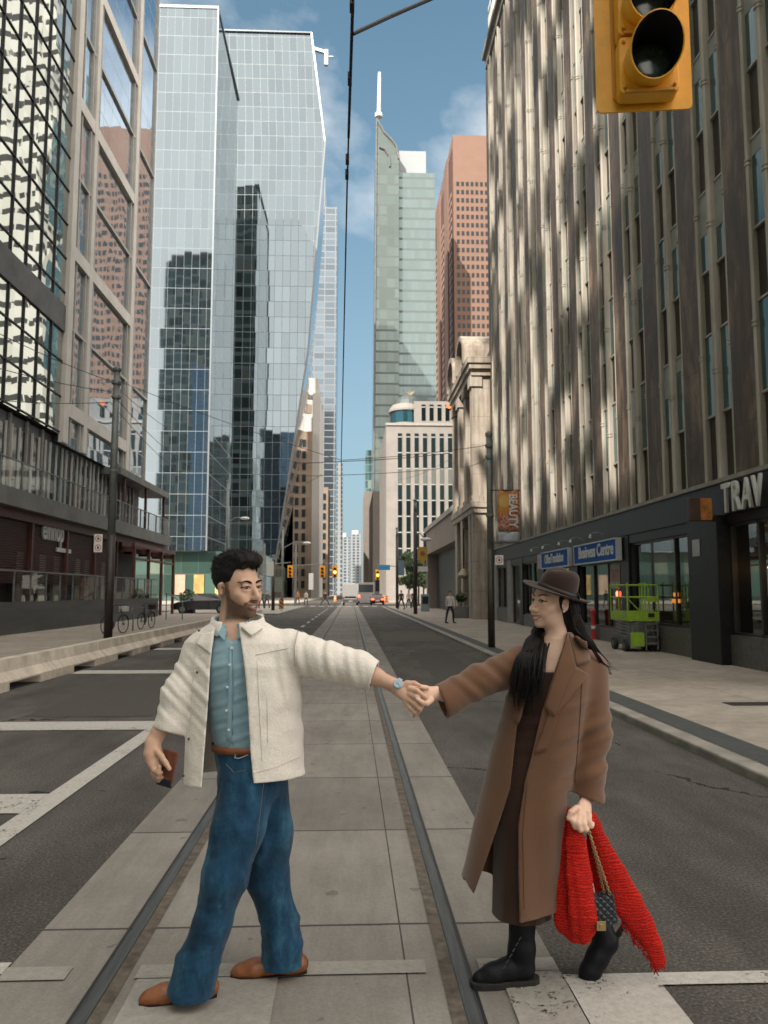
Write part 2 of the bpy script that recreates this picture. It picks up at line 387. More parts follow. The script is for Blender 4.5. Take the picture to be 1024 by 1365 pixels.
# ------------------------------------------------------------------ concrete lane barriers on the left
BARC = mat('barrier_concrete', (.52, .46, .38), .85, var=.28, vs=2.2, bs=30, bst=.35)
def barrier(y0):
    L = 3.08; t = thing('concrete_barrier', (-5.9, y0, 0), 'x', 'barrier', 'concrete barriers between road and bike lane')
    prof = [(-5.65, .0), (-5.65, .16), (-5.78, .3), (-5.82, .5), (-6.02, .5), (-6.06, .3), (-6.19, .16), (-6.19, 0)]
    n0, n1 = y0+.95, y0+2.3
    b = MB()
    for a, c, low in ((y0+.008, n0, 0), (n0, n1, .13), (n1, y0+L-.008, 0)):
        pts = [(x, max(z, low)) for x, z in prof]
        b.prism([(x, a, z) for x, z in pts], (0, c-a, 0))
    o = b.build('body', BARC, t)
    return t
bar0 = barrier(12.75)
bar0['label'] = 'concrete barrier cut by the left edge of the photo, nearest of the row'
ordn = ['second', 'third', 'fourth', 'fifth', 'sixth', 'seventh', 'eighth', 'ninth', 'tenth', 'eleventh', 'twelfth', 'thirteenth']
for i in range(12):
    copy_tree(bar0, (-5.9, 12.75+3.1*(i+1), 0), label='concrete barrier with a bottom notch, %s in the row from the near end' % ordn[i])

# ------------------------------------------------------------------ glass
def m_shop(name='shop_glass', tint=.7, refl=.03):
    k = N(name); g = k.n('ShaderNodeBsdfGlossy'); g.inputs['Roughness'].default_value = .02; g.inputs['Color'].default_value = (.85, .9, .9, 1)
    tr = k.n('ShaderNodeBsdfTransparent'); tr.inputs[0].default_value = (tint, tint, tint, 1)
    fr = k.n('ShaderNodeFresnel'); fr.inputs[0].default_value = 1.5
    f = k.math('ADD', k.math('MULTIPLY', fr.outputs[0], .22), refl, clamp=True)
    mx = k.n('ShaderNodeMixShader'); k.put(mx.inputs[0], f); k.t.links.new(tr.outputs[0], mx.inputs[1]); k.t.links.new(g.outputs[0], mx.inputs[2])
    k.t.links.new(mx.outputs[0], k.out.inputs[0]); return k.m
SHOP = m_shop(); GLASSF = m_shop('fence_glass', .75, .05)
def m_win(name, col=(.05, .06, .065), metal=.25, rough=.06, wav=.03):
    k = N(name); nz = k.noise(.8, 2, .4, color=True)
    nrm = k.t.nodes.new('ShaderNodeNewGeometry').outputs['Normal']
    nrm = k.vmath('NORMALIZE', k.vmath('ADD', nrm, k.vmath('SCALE', k.vmath('SUBTRACT', nz, (.5, .5, .5)), scale=wav)))
    k.bsdf(col, rough, metal, nrm, .3); return k.m
WIN = m_win('window_glass', (.03, .036, .04), .12); WINT = m_win('window_teal', (.09, .15, .15), .45)

# ------------------------------------------------------------------ right: stone office block with ribs
def m_stone(name, lo, mid, hi, mortar=None, ph=3.42, pw=1.2):
    k = N(name); x, y, z = k.xyz()
    v = k.vmath('MULTIPLY', k.pos, (1, 1.2, .42))
    f = k.noise(.55, 7, .68, vec=v, dist=.8); g = k.noise(2.6, 5, .6, vec=v, dist=.5)
    c = k.ramp(k.math('ADD', k.math('MULTIPLY', f, .72), k.math('MULTIPLY', g, .28)), [(.36, lo), (.5, mid), (.63, hi)])
    st = k.noise(1.5, 5, .7, vec=k.vmath('MULTIPLY', k.pos, (3, 3, .16))); c = k.mul(c, k.ramp(st, [(.34, .66), (.58, 1.05)]))
    j = k.math('MAXIMUM', k.math('LESS_THAN', k.math('FRACT', k.math('DIVIDE', z, ph/2)), .012), 0)
    c = k.mix(k.math('MULTIPLY', j, .6), c, (.03, .025, .02))
    k.bsdf(c, .62, 0, k.bump(f, .2, .01), .4); return k.m
STONE = m_stone('brown_marble_dapple', (.032, .02, .013), (.095, .062, .041), (.26, .19, .135))  # marble brown, its broad pale and dark mottle stands in for dappled light
SPAN = m_stone('dark_spandrel', (.03, .024, .019), (.055, .043, .034), (.09, .07, .055))
RIB = mat('pale_rib_metal', (.37, .335, .28), .5, .15, var=.3, vs=1.6, bs=12, bst=.1, stretch=(1, 1, .25))
GRAN = mat('black_granite', (.010, .011, .012), .4, 0, var=.4, vs=7, bs=0, spec=.25)
GRANG = mat('grey_granite', (.1, .095, .085), .45, 0, var=.35, vs=9)
LEDGE = mat('ledge_stone', (.3, .28, .25), .7, var=.2)
FRM = mat('bronze_frame', (.06, .055, .05), .4, .5, var=.1)
RX = 8.15
t = thing('office_building', (RX, 20, 0), 'brown marble office block with pale vertical ribs above black shopfronts', 'building'); RB = t
b = MB(); b.box(RX+.14, 34, 12, 45.5, 4.0, 33.5); b.build('wall', SPAN, t)
b = MB(); b.box(RX-.05, 34, 11.9, 45.55, 33.5, 34.1); b.box(RX-.25, 34, 11.7, 45.6, 34.1, 34.4); b.build('cornice', LEDGE, t)
b = MB(); b.box(RX-.16, RX+.6, 14.2, 45.5, 4.0, 4.09); b.build('ledge', LEDGE, t)
b = MB(); b.box(RX-.08, RX+.6, 14.2, 45.5, 3.3, 4.0); b.build('fascia', GRAN, t)
b = MB(); b.box(RX-.08, 34, 12, 14.19, .0, 4.0); b.build('shopfront_wall', GRAN, t)
piers = []; wins = []
nb0 = -2
k_f = [4.55+3.42*i for i in range(9)]
winmb = None
protoW = {}
rest = MB(); nwin = 0
cand = []
for k in range(nb0, 12):
    Y0 = 17.1+2.46*k
    if Y0 > 45: break
    vis = Y0 > 13
    b = MB(); b.box(RX+.05, RX+.2, Y0+.82, Y0+1.84, 4.09, 33.5)
    if vis: b.build('stone_pier', STONE, t)
    else: piers.append(b)
    for dy, wd, pr in ((0, .075, .12), (.74, .05, .10), (-.56, .035, .06)):
        b = MB(); yy = Y0+dy
        b.box(RX-pr+.14, RX+.2, yy-wd, yy+wd, 4.09, 33.5)
        b.tube([(RX-pr+.14, yy, 4.1), (RX-pr+.14, yy, 33.4)], wd, 10)
        for z in k_f: b.lathe([(wd+.022, 0), (wd+.022, .05), (wd+.005, .051), (wd+.005, .09), (wd+.022, .091), (wd+.022, .13)], (RX-pr+.14, yy, z+1.95+(.5 if dy else 0)), 10)
        if vis: b.build('rib', RIB, t, smooth=False)
        else: piers.append(b)
    for z in k_f:
        for y0, y1 in ((Y0-.5, Y0-.1), (Y0+.1, Y0+.68)):
            cand.append((Y0, y0, y1, z+1.1, z+2.95))
rest = MB()
for q in piers: rest.add(q.v, q.f)
tag(rest.build('rib_bays', SPAN, t), kind='stuff')
cand.sort(key=lambda c: (c[0] < 14, c[0]+(c[3] > 22)*12))
restw = MB()
for i, (Y0, y0, y1, z0, z1) in enumerate(cand):
    b = MB() if i < 100 else restw
    if i < 100:
        b.cur = 0; b.quad((RX+.10, y0, z0), (RX+.10, y1, z0), (RX+.10, y1, z1), (RX+.10, y0, z1))
        b.cur = 1
        for a, c, d, e in ((y0-.035, y0, z0-.04, z1+.04), (y1, y1+.035, z0-.04, z1+.04), (y0, y1, z0-.05, z0), (y0, y1, z1, z1+.05)): b.box(RX+.07, RX+.18, a, c, d, e)
        if random.random() < .45:
            b.cur = 2; zz = z1-random.uniform(.3, 1.1); b.quad((RX+.092, y0, zz), (RX+.092, y1, zz), (RX+.092, y1, z1), (RX+.092, y0, z1))
        b.build('window', [WINT, RIB, mat('blind', (.3, .31, .28), .6, var=.1) if i == 0 else bpy.data.materials['blind']], t, fixn=False)
    else: b.quad((RX+.10, y0, z0), (RX+.10, y1, z0), (RX+.10, y1, z1), (RX+.10, y0, z1))
if restw.v: tag(restw.build('window', WINT, t, fixn=False), kind='stuff')
# ground-floor shops: solid pieces between the openings
def shop(y0, y1, sill, head, name, wallm=GRAN, mull=(), depth=3.2, back=None, frame=FRM, glass=True):
    b = MB(); b.box(RX-.02, RX+.3, y0, y1, .0, sill) if sill > .1 else None
    if b.v: b.build('plinth', GRANG, RB)
    b = MB(); b.box(RX-.02, RX+.3, y0, y1, head, 3.3)
    if head < 3.29: b.build('transom', wallm, RB)
    b = MB(); b.cur = 0
    b.quad((RX+.12, y0, sill), (RX+.12, y1, sill), (RX+.12, y1, head), (RX+.12, y0, head)); b.cur = 1
    for y in [y0, y1]+list(mull): b.box(RX+.06, RX+.18, y-.035, y+.035, sill, head)
    b.box(RX+.06, RX+.18, y0, y1, sill-.0, sill+.06); b.box(RX+.06, RX+.18, y0, y1, head-.06, head)
    b.build('shop_window', [SHOP, frame], RB, fixn=False)
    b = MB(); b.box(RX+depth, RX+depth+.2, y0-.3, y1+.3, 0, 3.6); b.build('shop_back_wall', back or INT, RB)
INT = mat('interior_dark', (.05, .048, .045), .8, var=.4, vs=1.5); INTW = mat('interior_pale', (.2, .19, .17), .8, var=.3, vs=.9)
def m_brick():
    k = N('interior_brick'); bt = k.n('ShaderNodeTexBrick'); x, y, z = k.xyz(); k.put(bt.inputs['Vector'], k.comb(k.math('MULTIPLY', y, 2), k.math('MULTIPLY', z, 2), 0))
    bt.inputs['Color1'].default_value = (.4, .36, .3, 1); bt.inputs['Color2'].default_value = (.3, .27, .22, 1); bt.inputs['Mortar'].default_value = (.16, .15, .13, 1); bt.inputs['Scale'].default_value = 2.4
    k.bsdf(bt.outputs[0], .8); return k.m
BRICK = m_brick()
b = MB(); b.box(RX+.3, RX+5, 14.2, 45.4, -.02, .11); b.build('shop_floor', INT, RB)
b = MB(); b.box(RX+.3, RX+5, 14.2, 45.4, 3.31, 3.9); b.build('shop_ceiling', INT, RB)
for y0, y1, px_ in ((14.2, 14.5, 0), (16.9, 18.4, .2), (23.0, 23.7, 0), (28.3, 29.4, 0), (33.3, 34.4, 0), (37.5, 38.1, 0), (40.2, 41.2, 0), (44.2, 45.5, 0)):
    b = MB(); b.box(RX-.04-px_, RX+.7, y0, y1, 0, 3.295); b.build('pillar', GRAN if y0 < 39 else LEDGE, RB)
shop(14.5, 16.9, .72, 3.1, 'travel', mull=(15.7,), depth=1.6, back=BRICK)
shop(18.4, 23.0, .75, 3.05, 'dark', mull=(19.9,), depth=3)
shop(23.7, 28.3, .5, 2.6, 'business', mull=(25.2, 26.7), depth=1.7, back=INTW)
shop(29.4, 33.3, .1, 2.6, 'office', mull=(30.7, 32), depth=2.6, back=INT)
shop(34.4, 37.5, .6, 3.0, 'pale', mull=(35.5, 36.5), depth=.8, back=INTW)
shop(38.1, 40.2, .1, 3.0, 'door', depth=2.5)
shop(41.2, 44.2, .8, 3.0, 'far', mull=(42.7,), depth=1.0, back=INTW)
# lamps, counter in the travel shop
BULB = mat('warm_bulb', (1, .7, .4), .5, var=0, emit=(1, .55, .22), estr=9)
WOOD = mat('counter_wood', (.25, .11, .045), .5, var=.3, vs=4, stretch=(1, 1, 6))
for i, y in enumerate((14.75, 15.05, 15.4, 15.95, 16.6)):
    o = thing('pendant_lamp', (RX+.75, y, 2.15), 'small warm bulb hanging in the shop window at the right edge, %s from the pillar' % ['fifth', 'fourth', 'third', 'second', 'first'][i], 'lamp', 'bulbs in the shop window')
    b = MB(); b.ball((RX+.75, y, 2.15), .035); b.build('bulb', BULB, o, smooth=True)
    b = MB(); b.tube([(RX+.75, y, 2.18), (RX+.75, y, 3.3)], .006, 5); b.build('cord', BLK, o)
o = thing('shop_counter', (RX+.9, 15.6, .1), 'orange brown wooden counter inside the shop at the right edge', 'counter')
b = MB(); b.box(RX+.7, RX+1.3, 14.6, 16.8, .11, 1.2); b.build('body', WOOD, o)
b = MB(); b.box(RX+.66, RX+1.34, 14.58, 16.82, 1.2, 1.24); b.build('top', FRM, o)

# ------------------------------------------------------------------ shop signs
BLUE = mat('sign_blue', (.02, .1, .36), .7, spec=.15, var=.06); SILV = mat('sign_silver', (.5, .52, .53), .4, .4, var=.08)
LETW = mat('letter_white', (.62, .63, .6), .5, var=.05)
def sign(y_far, y_near, z0, z1, label, txt, size, name='shop_sign', sx=1.0):
    o = thing(name, (RX-.2, (y_far+y_near)/2, z0), label, 'sign')
    b = MB(); b.box(RX-.24, RX-.085, y_near, y_far, z0, z1); b.build('panel', BLUE, o)
    b = MB()
    for a in ((y_near-.04, y_near, z0-.04, z1+.04), (y_far, y_far+.04, z0-.04, z1+.04), (y_near, y_far, z0-.04, z0), (y_near, y_far, z1, z1+.04)): b.box(RX-.26, RX-.085, *a)
    b.build('frame', SILV, o)
    text(txt, size, 'lettering', LETW, o, (RX-.245, y_far-.55, z0+(z1-z0)*.28), (0, -1, 0), (0, 0, 1), .006, .012, sx)
    return o
sign(27.95, 23.45, 2.62, 3.22, 'blue shop sign reading Business Centre over the shopfront', 'Business Centre', .55, sx=1.02)
sg = sign(32.8, 28.75, 2.62, 3.22, 'blue shop sign reading OfficeTranslation left of the Business Centre sign', 'OfficeTranslation', .5, sx=.82)
b = MB(); b.box(RX-.25, RX-.085, 32.9, 33.5, 2.62, 3.22); b.build('end_panel', mat('sign_pink', (.42, .3, .36), .5), sg)
for i, y in enumerate((24.9, 27.2, 28.75, 31.2, 33.2)):
    o = thing('sign_lamp', (RX-.1, y, 3.45), 'small gooseneck spotlight above the blue signs, %s from the right' % ['first', 'second', 'third', 'fourth', 'fifth'][i], 'lamp', 'spotlights over the blue signs')
    b = MB(); b.tube([(RX-.09, y, 3.4), (RX-.3, y, 3.52), (RX-.5, y, 3.5), (RX-.56, y, 3.42)], .014, 6); b.build('arm', GMET, o)
    b = MB(); b.lathe([(.02, .06), (.035, .04), (.055, -.04), (.05, -.045)], (RX-.57, y, 3.39), 10); b.build('lamp_head', SILV, o)
o = thing('shop_lettering', (RX-.1, 15.6, 3.25), 'large white raised capitals TRAV on the black fascia', 'sign')
for i, ch in enumerate('TRAV'):
    text(ch, .88, 'letter', LETW, o, (RX-.16, 16.72-i*.435, 3.33), (0, -1, 0), (0, 0, 1), .03, .014, .66)
o = thing('blade_sign', (RX-.35, 17.1, 3.2), 'small orange and brown sign box jutting from the black fascia beside TRAV', 'sign')
b = MB(); b.box(RX-.75, RX-.245, 17.05, 17.2, 3.18, 3.7); b.build('box', mat('sign_brown', (.06, .03, .02), .5, var=.4), o, bevel=.02)
b = MB(); b.box(RX-.5, RX-.247, 17.04, 17.05, 3.2, 3.68); b.build('orange_face', mat('sign_orange', (.32, .12, .02), .5, var=.5, vs=9), o)
o = thing('notice_card', (RX-.25, 17.7, 2.6), 'small white notice card on the black pillar below TRAV', 'sign')
b = MB(); b.box(RX-.262, RX-.241, 17.75, 18.1, 2.45, 2.83); b.build('card', mat('card_grey', (.4, .4, .4), .6), o)
o = thing('window_poster', (RX+.1, 24.6, 1.9), 'pink and white poster inside the window under Business Centre', 'poster')
b = MB(); b.cur = 0; b.box(RX+.08, RX+.095, 24.15, 25.05, 1.75, 2.5); b.cur = 1; b.box(RX+.075, RX+.08, 24.3, 24.9, 1.95, 2.35)
b.build('sheet', [mat('poster_white', (.4, .38, .36), .6, var=.3, vs=5), mat('poster_pink', (.42, .2, .18), .6, var=.5, vs=6)], o)
o = thing('open_lamp', (RX+.1, 24.3, 1.62), 'small round red neon light in the window below the pink poster', 'lamp')
b = MB(); b.ball((RX+.07, 24.4, 1.58), (.03, .09, .09)); b.build('glow', mat('red_glow', (1, .1, .05), .5, var=0, emit=(1, .08, .05), estr=2.5), o, smooth=True)
o = thing('window_lettering', (RX+.1, 20.3, 1.5), 'small faint orange sign behind the dark window beside the lift', 'sign')
b = MB(); b.box(RX+.09, RX+.1, 19.75, 20.25, 1.36, 1.46); b.box(RX+.09, RX+.1, 19.85, 20.15, 1.52, 1.62); b.build('panel', mat('dim_orange', (.3, .1, .02), .5, emit=(.6, .2, .04), estr=.25), o)

q = onZ(1012, 938, .085); b = MB(); b.box(q.x-.45, q.x+.5, q.y-.16, q.y+.16, .06, .087); t = tag(b.build('drain_cover', mat('iron_cover', (.03, .026, .022), .7, .3, var=.4, vs=20)), 'dark iron drain cover set in the right pavement', 'drain cover')
# ------------------------------------------------------------------ left: glass blocks on the near side
MIR1 = gridmat('mirror_glass_near', (.46, .5, .48), (.03, .03, .03), 1.56, 1.72, 0, 0, .93, .015, .012, .035, .35, var=.12)
MIR2 = gridmat('mirror_glass_blue', (.45, .58, .70), (.4, .37, .33), 1.5, 1.35, .035, .05, .95, .015, .006, .012, .3, var=.1)
CREAM = mat('cream_panel', (.68, .64, .58), .7, var=.12, vs=.8)
GREYW = mat('grey_cladding', (.12, .12, .115), .6, var=.3, vs=1.2)
DARKW = mat('dark_recess', (.035, .035, .035), .7, var=.3)
t = thing('glass_office_block', (-14, 32, 0), 'mirror glass block with dark mullions at the left edge of the photo', 'building')
b = MB(); b.quad((-14, 24, 9.2), (-14, 38.2, 9.2), (-14, 38.2, 70), (-14, 24, 70)); b.build('glazing', MIR1, t, fixn=False)
b = MB(); b.box(-50, -14.02, 24, 38.2, 9.2, 70); b.build('core', DARKW, t)
b = MB()
for i in range(10): y = 24.2+i*1.56; b.box(-14.02, -13.93, y-.035, y+.035, 9.2, 70)
b.build('mullion', DMET, t)
b = MB()
for i in range(36): z = 9.3+i*1.72; b.box(-14.01, -13.945, 24, 38.2, z-.03, z+.03)
b.build('transom', DMET, t)
b = MB(); b.box(-14.03, -13.9, 24, 38.2, 14.2, 15.5); b.build('spandrel_band', GREYW, t)
# cream framed block
t = thing('framed_glass_tower', (-14, 46, 0), 'tower of blue mirror glass in a cream grid frame, left side', 'building')
b = MB(); b.quad((-14, 38.2, 8.8), (-14, 54.0, 8.8), (-14, 54.0, 72), (-14, 38.2, 72)); b.quad((-14, 54, 8.8), (-50, 54, 8.8), (-50, 54, 72), (-14, 54, 72)); b.build('glazing', MIR2, t, fixn=False)
b = MB(); b.box(-50, -14.03, 38.2, 53.97, 8.8, 72); b.build('core', DARKW, t)
for y0, y1 in ((38.2, 38.85), (41.1, 41.6), (48.9, 49.55)):
    b = MB(); b.box(-14.02, -13.78, y0, y1, 8.8, 72); b.build('frame_column', CREAM, t)
for i in range(9):
    z = 10.2+7.95*i
    b = MB(); b.box(-14.02, -13.8, 38.25, 49.5, z, z+.68); b.build('frame_beam', CREAM, t)
b = MB()
for y0, y1 in ((39.15, 41.0), (41.75, 48.75), (49.75, 54)):
    for y in (y0+.22, y1-.22): b.box(-14.02, -13.86, y-.05, y+.05, 8.8, 72)
for i in range(9): b.box(-14.02, -13.87, 39.2, 53.9, 14.6+7.95*i, 14.72+7.95*i)
b.build('window_trim', mat('trim_white', (.5, .49, .46), .5, var=.1), t)

# restaurant podium
BRSL = mat('red_brown_slats', (.075, .03, .024), .6, var=.3, vs=2, stretch=(1, .3, 8)); RBEAM = mat('red_brown_beam', (.10, .035, .027), .55, var=.2)
SLAB = mat('grey_slab', (.16, .16, .15), .7, var=.25, vs=.9)
t = thing('restaurant_pavilion', (-13.2, 42, 0), 'two storey restaurant with red brown slatted front and grey roof slab on the left', 'building')
b = MB(); b.box(-40, -14.6, 24, 54, 0, 9.0); b.build('wall', DARKW, t)
b = MB(); b.box(-16, -13.0, 24, 58, 4.95, 5.65); b.build('roof_slab', SLAB, t)
b = MB()
for i in range(28): z = 2.0+i*.105; b.box(-13.62, -13.56, 24, 46.5, z, z+.062)
b.build('slat_screen', BRSL, t)
b = MB(); b.box(-14.55, -13.9, 24, 46.5, .1, 4.9); b.build('screen_backing', mat('backing', (.035, .022, .018), .7, var=.5, vs=1), t)
b = MB(); b.box(-13.7, -13.4, 24, 58, 4.55, 4.95); b.build('eave_beam', RBEAM, t)
for y in (26, 30, 34.2, 38.4, 42.6, 46.5):
    b = MB(); b.box(-13.6, -13.42, y-.09, y+.09, .1, 4.55); b.build('post', RBEAM, t)
for y0 in (33.2, 35.6, 37.3, 40.2, 41.6, 44.3):
    b = MB(); b.box(-13.75, -13.64, y0, y0+.7, 1.2, 3.3); b.build('window', mat('lit_window', (.18, .17, .13), .3, var=.3) if y0 < 33.3 else bpy.data.materials['lit_window'], t)
# terrace level
b = MB(); b.box(-14.6, -14.3, 24, 54, 5.66, 9.1); b.build('terrace_wall', GREYW, t)
b = MB()
for i in range(13):
    y0 = 25+i*2.15; b.cur = 0; b.quad((-14.28, y0, 6.0), (-14.28, y0+1.5, 6.0), (-14.28, y0+1.5, 8.6), (-14.28, y0, 8.6)); b.cur = 1
    b.box(-14.29, -14.2, y0-.06, y0, 5.9, 8.7); b.box(-14.29, -14.2, y0+.72, y0+.78, 5.9, 8.7); b.box(-14.29, -14.2, y0+1.5, y0+1.56, 5.9, 8.7)
b.build('terrace_window', [WIN, LETW], t, fixn=False)
b = MB(); b.box(-15, -13.1, 45.5, 57.5, 8.35, 8.75); b.build('terrace_canopy', SLAB, t)
for y in (47, 52, 57):
    b = MB(); b.box(-13.4, -13.25, y-.07, y+.07, 5.65, 8.35); b.build('canopy_post', RBEAM, t)
b = MB()
for i in range(17):
    y0 = 24+2*i; b.cur = 0; b.quad((-13.1, y0+.06, 5.7), (-13.1, y0+1.94, 5.7), (-13.1, y0+1.94, 6.75), (-13.1, y0+.06, 6.75)); b.cur = 1; b.box(-13.14, -13.06, y0-.03, y0+.03, 5.65, 6.8)
b.box(-13.13, -13.07, 24, 58, 6.75, 6.8)
b.build('balustrade', [GLASSF, GMET], t, fixn=False)
b = MB()
for i in range(8):
    y0 = 24.5+i*1.75; b.box(-14.29, -14.18, y0, y0+.13, 5.7, 9.1)
b.build('terrace_column', LEDGE, t)
# pergola
t = thing('pergola', (-12.9, 52, 0), 'open red brown steel pergola frame over the patio, left', 'pergola')
for y in (47.2, 50.6, 54, 57.6):
    b = MB(); b.box(-12.75, -12.58, y-.09, y+.09, .12, 4.3); b.build('post', RBEAM, t)
    b = MB(); b.box(-14.2, -12.74, y-.07, y+.07, 4.02, 4.3); b.build('beam', RBEAM, t)
for x in (-12.76, -13.5):
    b = MB(); b.box(x, x+.18, 47, 57.8, 4.31, 4.55); b.build('rail_beam', RBEAM, t)
b = MB(); b.box(-12.72, -12.62, 47.3, 57.5, 3.55, 3.68); b.build('tie', RBEAM, t)
# sign letters
o = thing('restaurant_sign', (-13.4, 37.2, 3.9), 'pale raised lettering on the red brown slats of the restaurant', 'sign')
text('eihnop', 1.3, 'lettering', LETW, o, (-13.5, 35.4, 4.0), (0, 1, 0), (0, 0, 1), .04, .03, .72)
b = MB(); b.box(-13.55, -13.47, 37.2, 39.0, 3.5, 3.68); b.build('underline', LETW, o)
# patio fence
t = thing('patio_fence', (-12.3, 40, 0), 'long patio fence of tinted glass panels on a dark low wall', 'fence')
b = MB(); b.box(-12.42, -12.2, 22, 51.5, .1, 1.28); b.build('low_wall', mat('slate_wall', (.07, .072, .07), .6, var=.35, vs=.8, stretch=(1, .4, 3)), t)
for i in range(19):
    y0 = 22+i*1.552
    b = MB(); b.cur = 0; b.quad((-12.3, y0+.03, 1.29), (-12.3, y0+1.52, 1.29), (-12.3, y0+1.52, 2.38), (-12.3, y0+.03, 2.38)); b.cur = 1; b.box(-12.33, -12.27, y0-.025, y0+.025, 1.28, 2.4)
    b.build('glass_panel', [GLASSF, GMET], t, fixn=False)
b = MB(); b.box(-12.34, -12.26, 22, 51.5, 2.4, 2.45); b.build('top_rail', GMET, t)
# patio people/furniture are hidden; planters with shrubs seen over the glass
LEAF = [mat('leaf_dark', (.025, .05, .018), .6, var=.4), mat('leaf_mid', (.05, .09, .028), .6, var=.35), mat('leaf_light', (.11, .15, .05), .6, var=.3)]
BARK = mat('bark', (.07, .055, .042), .9, var=.4, vs=6)
def leafcloud(b, c, r, n, s, rnd):
    for _ in range(n):
        while True:
            d = Vector((rnd.uniform(-1, 1), rnd.uniform(-1, 1), rnd.uniform(-1, 1)))
            if .1 < d.length < 1: break
        d = d*(d.length**-.35)*.9; p = Vector(c)+Vector((d.x*r[0], d.y*r[1], d.z*r[2]))
        a = Vector((rnd.gauss(0, 1), rnd.gauss(0, 1), rnd.gauss(0, 1))).normalized(); q = a.orthogonal().normalized(); k = s*rnd.uniform(.6, 1.3)
        b.cur = rnd.choice((0, 1, 1, 2)); b.quad(p-a*k, p+q*k*.55, p+a*k, p-q*k*.55)
def shrub(x, y, z, r, label, seed):
    rnd = random.Random(seed); t = thing('planter_shrub', (x, y, z), label, 'shrub')
    b = MB(); b.box(x-.5, x+.5, y-.5, y+.5, z, z+.7); b.build('planter', GREYW, t, bevel=.02)
    b = MB(); leafcloud(b, (x, y, z+1.25), (r, r, r*.8), 420, .09, rnd); b.build('foliage', LEAF, t, fixn=False)
    b = MB(); b.tube([(x, y, z+.6), (x+.1, y, z+1.2)], .03, 6); b.build('stem', BARK, t)
shrub(-13.1, 49.5, .1, .75, 'leafy green shrub in a planter behind the patio glass', 3)
shrub(-12.0, 59.6, .1, .7, 'yellow green shrub in a planter left of the man, by the black car', 4)

# ------------------------------------------------------------------ far left towers
MIRA = gridmat('tower_glass_white', (.21, .252, .28), (.2, .235, .25), 1.5, 4.0, .05, .1, .95, .03, .007, .004, .05, var=.07)
TWIN = gridmat('tower_glass_side', (.42, .47, .5), (.35, .42, .44), 1.5, 4.0, .05, .1, .95, .03, .004, .004, .05, var=.05)
t = thing('white_glass_tower', (-45, 150, 0), 'tall pale mirror glass tower with a flat face and fine grid', 'building')
zt = 118; b = MB()
b.cur = 0; b.quad((-64, 150, 9.4), (-27.0, 150, 9.4), (-27.0, 150, zt), (-64, 150, zt))
b.cur = 2; b.quad((-64, 180, 9.4), (-27.2, 180, 9.4), (-27.2, 180, zt), (-64, 180, zt)); b.cur = 1; b.quad((-27.0, 150, 9.4), (-27.2, 180, 9.4), (-27.2, 180, zt+2), (-27.0, 150, zt)); b.quad((-64, 150, zt), (-27, 150, zt), (-27.2, 180, zt), (-64, 180, zt)); b.build('glazing', [MIRA, TWIN, gridmat('rear_windows', (.16, .25, .22), (.62, .68, .66), 3.0, 4.0, .2, 1.1, .2, .2, .004, 0, pale=.3, palec=(.6, .62, .52), var=.7)], t, fixn=False)
b = MB(); b.box(-64, -26.85, 149.85, 180, zt, zt+.6); b.box(-27.1, -26.8, 149.8, 150.1, 9.4, zt); b.build('edge_trim', mat('trim_silver', (.2, .22, .235), .4, .5, var=.05), t)
LOB = gridmat('lobby_glass', (.06, .11, .09), (.05, .07, .06), 3.2, 4.2, .12, .2, .3, .05, .01, 0, pale=.15, palec=(.14, .18, .14), var=.5)
b = MB(); b.box(-64, -17.5, 152, 179, 0, 9.4); b.build('lobby', LOB, t)
for x, c in ((-29.5, (.45, .3, .1)), (-33, (.4, .28, .2)), (-25.5, (.5, .36, .12))):
    b = MB(); b.box(x, x+1.9, 151.8, 151.95, 1.2, 6.6 if c[2] == .12 else 5); b.build('lobby_panel', mat('art_panel', c, .5, var=.4, vs=.4), t)
MIRE = gridmat('faceted_glass', (.195, .236, .263), (.22, .25, .265), 2.0, 4.1, .1, .13, .95, .025, .008, .004, .04, var=.08)
t = thing('faceted_glass_tower', (-22, 200, 0), 'faceted white glass tower whose edges lean out and back in', 'building')
P = [(-46, 200, 9), (-18.9, 200, 9), (-11.3, 200, 63), (-7.3, 200, 120), (-11.2, 201.2, 151.5), (-46, 201.2, 151.5), (-27.5, 200, 92), (-46, 200, 92), (-24, 200, 120)]
b = MB(); b.add(P, [(0, 1, 2, 6), (0, 6, 7), (2, 3, 6), (6, 3, 8), (3, 4, 8), (8, 4, 5), (6, 8, 5, 7)])
Q = [(-46, 250, 9), (-20.9, 248, 9), (-13.3, 248, 63), (-9.3, 250, 120), (-13.2, 250, 151.5), (-46, 250, 151.5)]
b.add([P[1], P[2], P[3], P[4], P[5]]+Q[1:], [(0, 5, 6, 1), (1, 6, 7, 2), (2, 7, 8, 3), (3, 8, 9, 4)])
b.build('glazing', MIRE, t, fixn=False)
b = MB()
for a, c in ((P[1], P[2]), (P[2], P[3]), (P[3], P[4]), (P[4], P[5])): b.bar(Vector(a)+Vector((.1, -.25, 0)), Vector(c)+Vector((.1, -.25, 0)), .45, .4)
b.build('edge_trim', bpy.data.materials['trim_silver'], t)
b = MB(); b.box(-46, -19.5, 202, 248, 0, 9); b.build('lobby', LOB, t)
o = thing('roof_crane', (-12, 208, 151), 'small white maintenance crane jutting from the faceted tower roof', 'crane')
b = MB(); b.box(-14, -12.5, 207, 209, 151.4, 154); b.build('base', WHITE, o)
b = MB(); b.bar((-13, 208, 152.6), (-7.6, 208, 151.0), .9, .8); b.build('boom', WHITE, o)
b = MB(); b.box(-7.9, -6.9, 207.5, 208.5, 147.2, 151.6); b.box(-7.6, -5.4, 207.9, 208.1, 149.8, 150.0); b.build('cradle', WHITE, o)
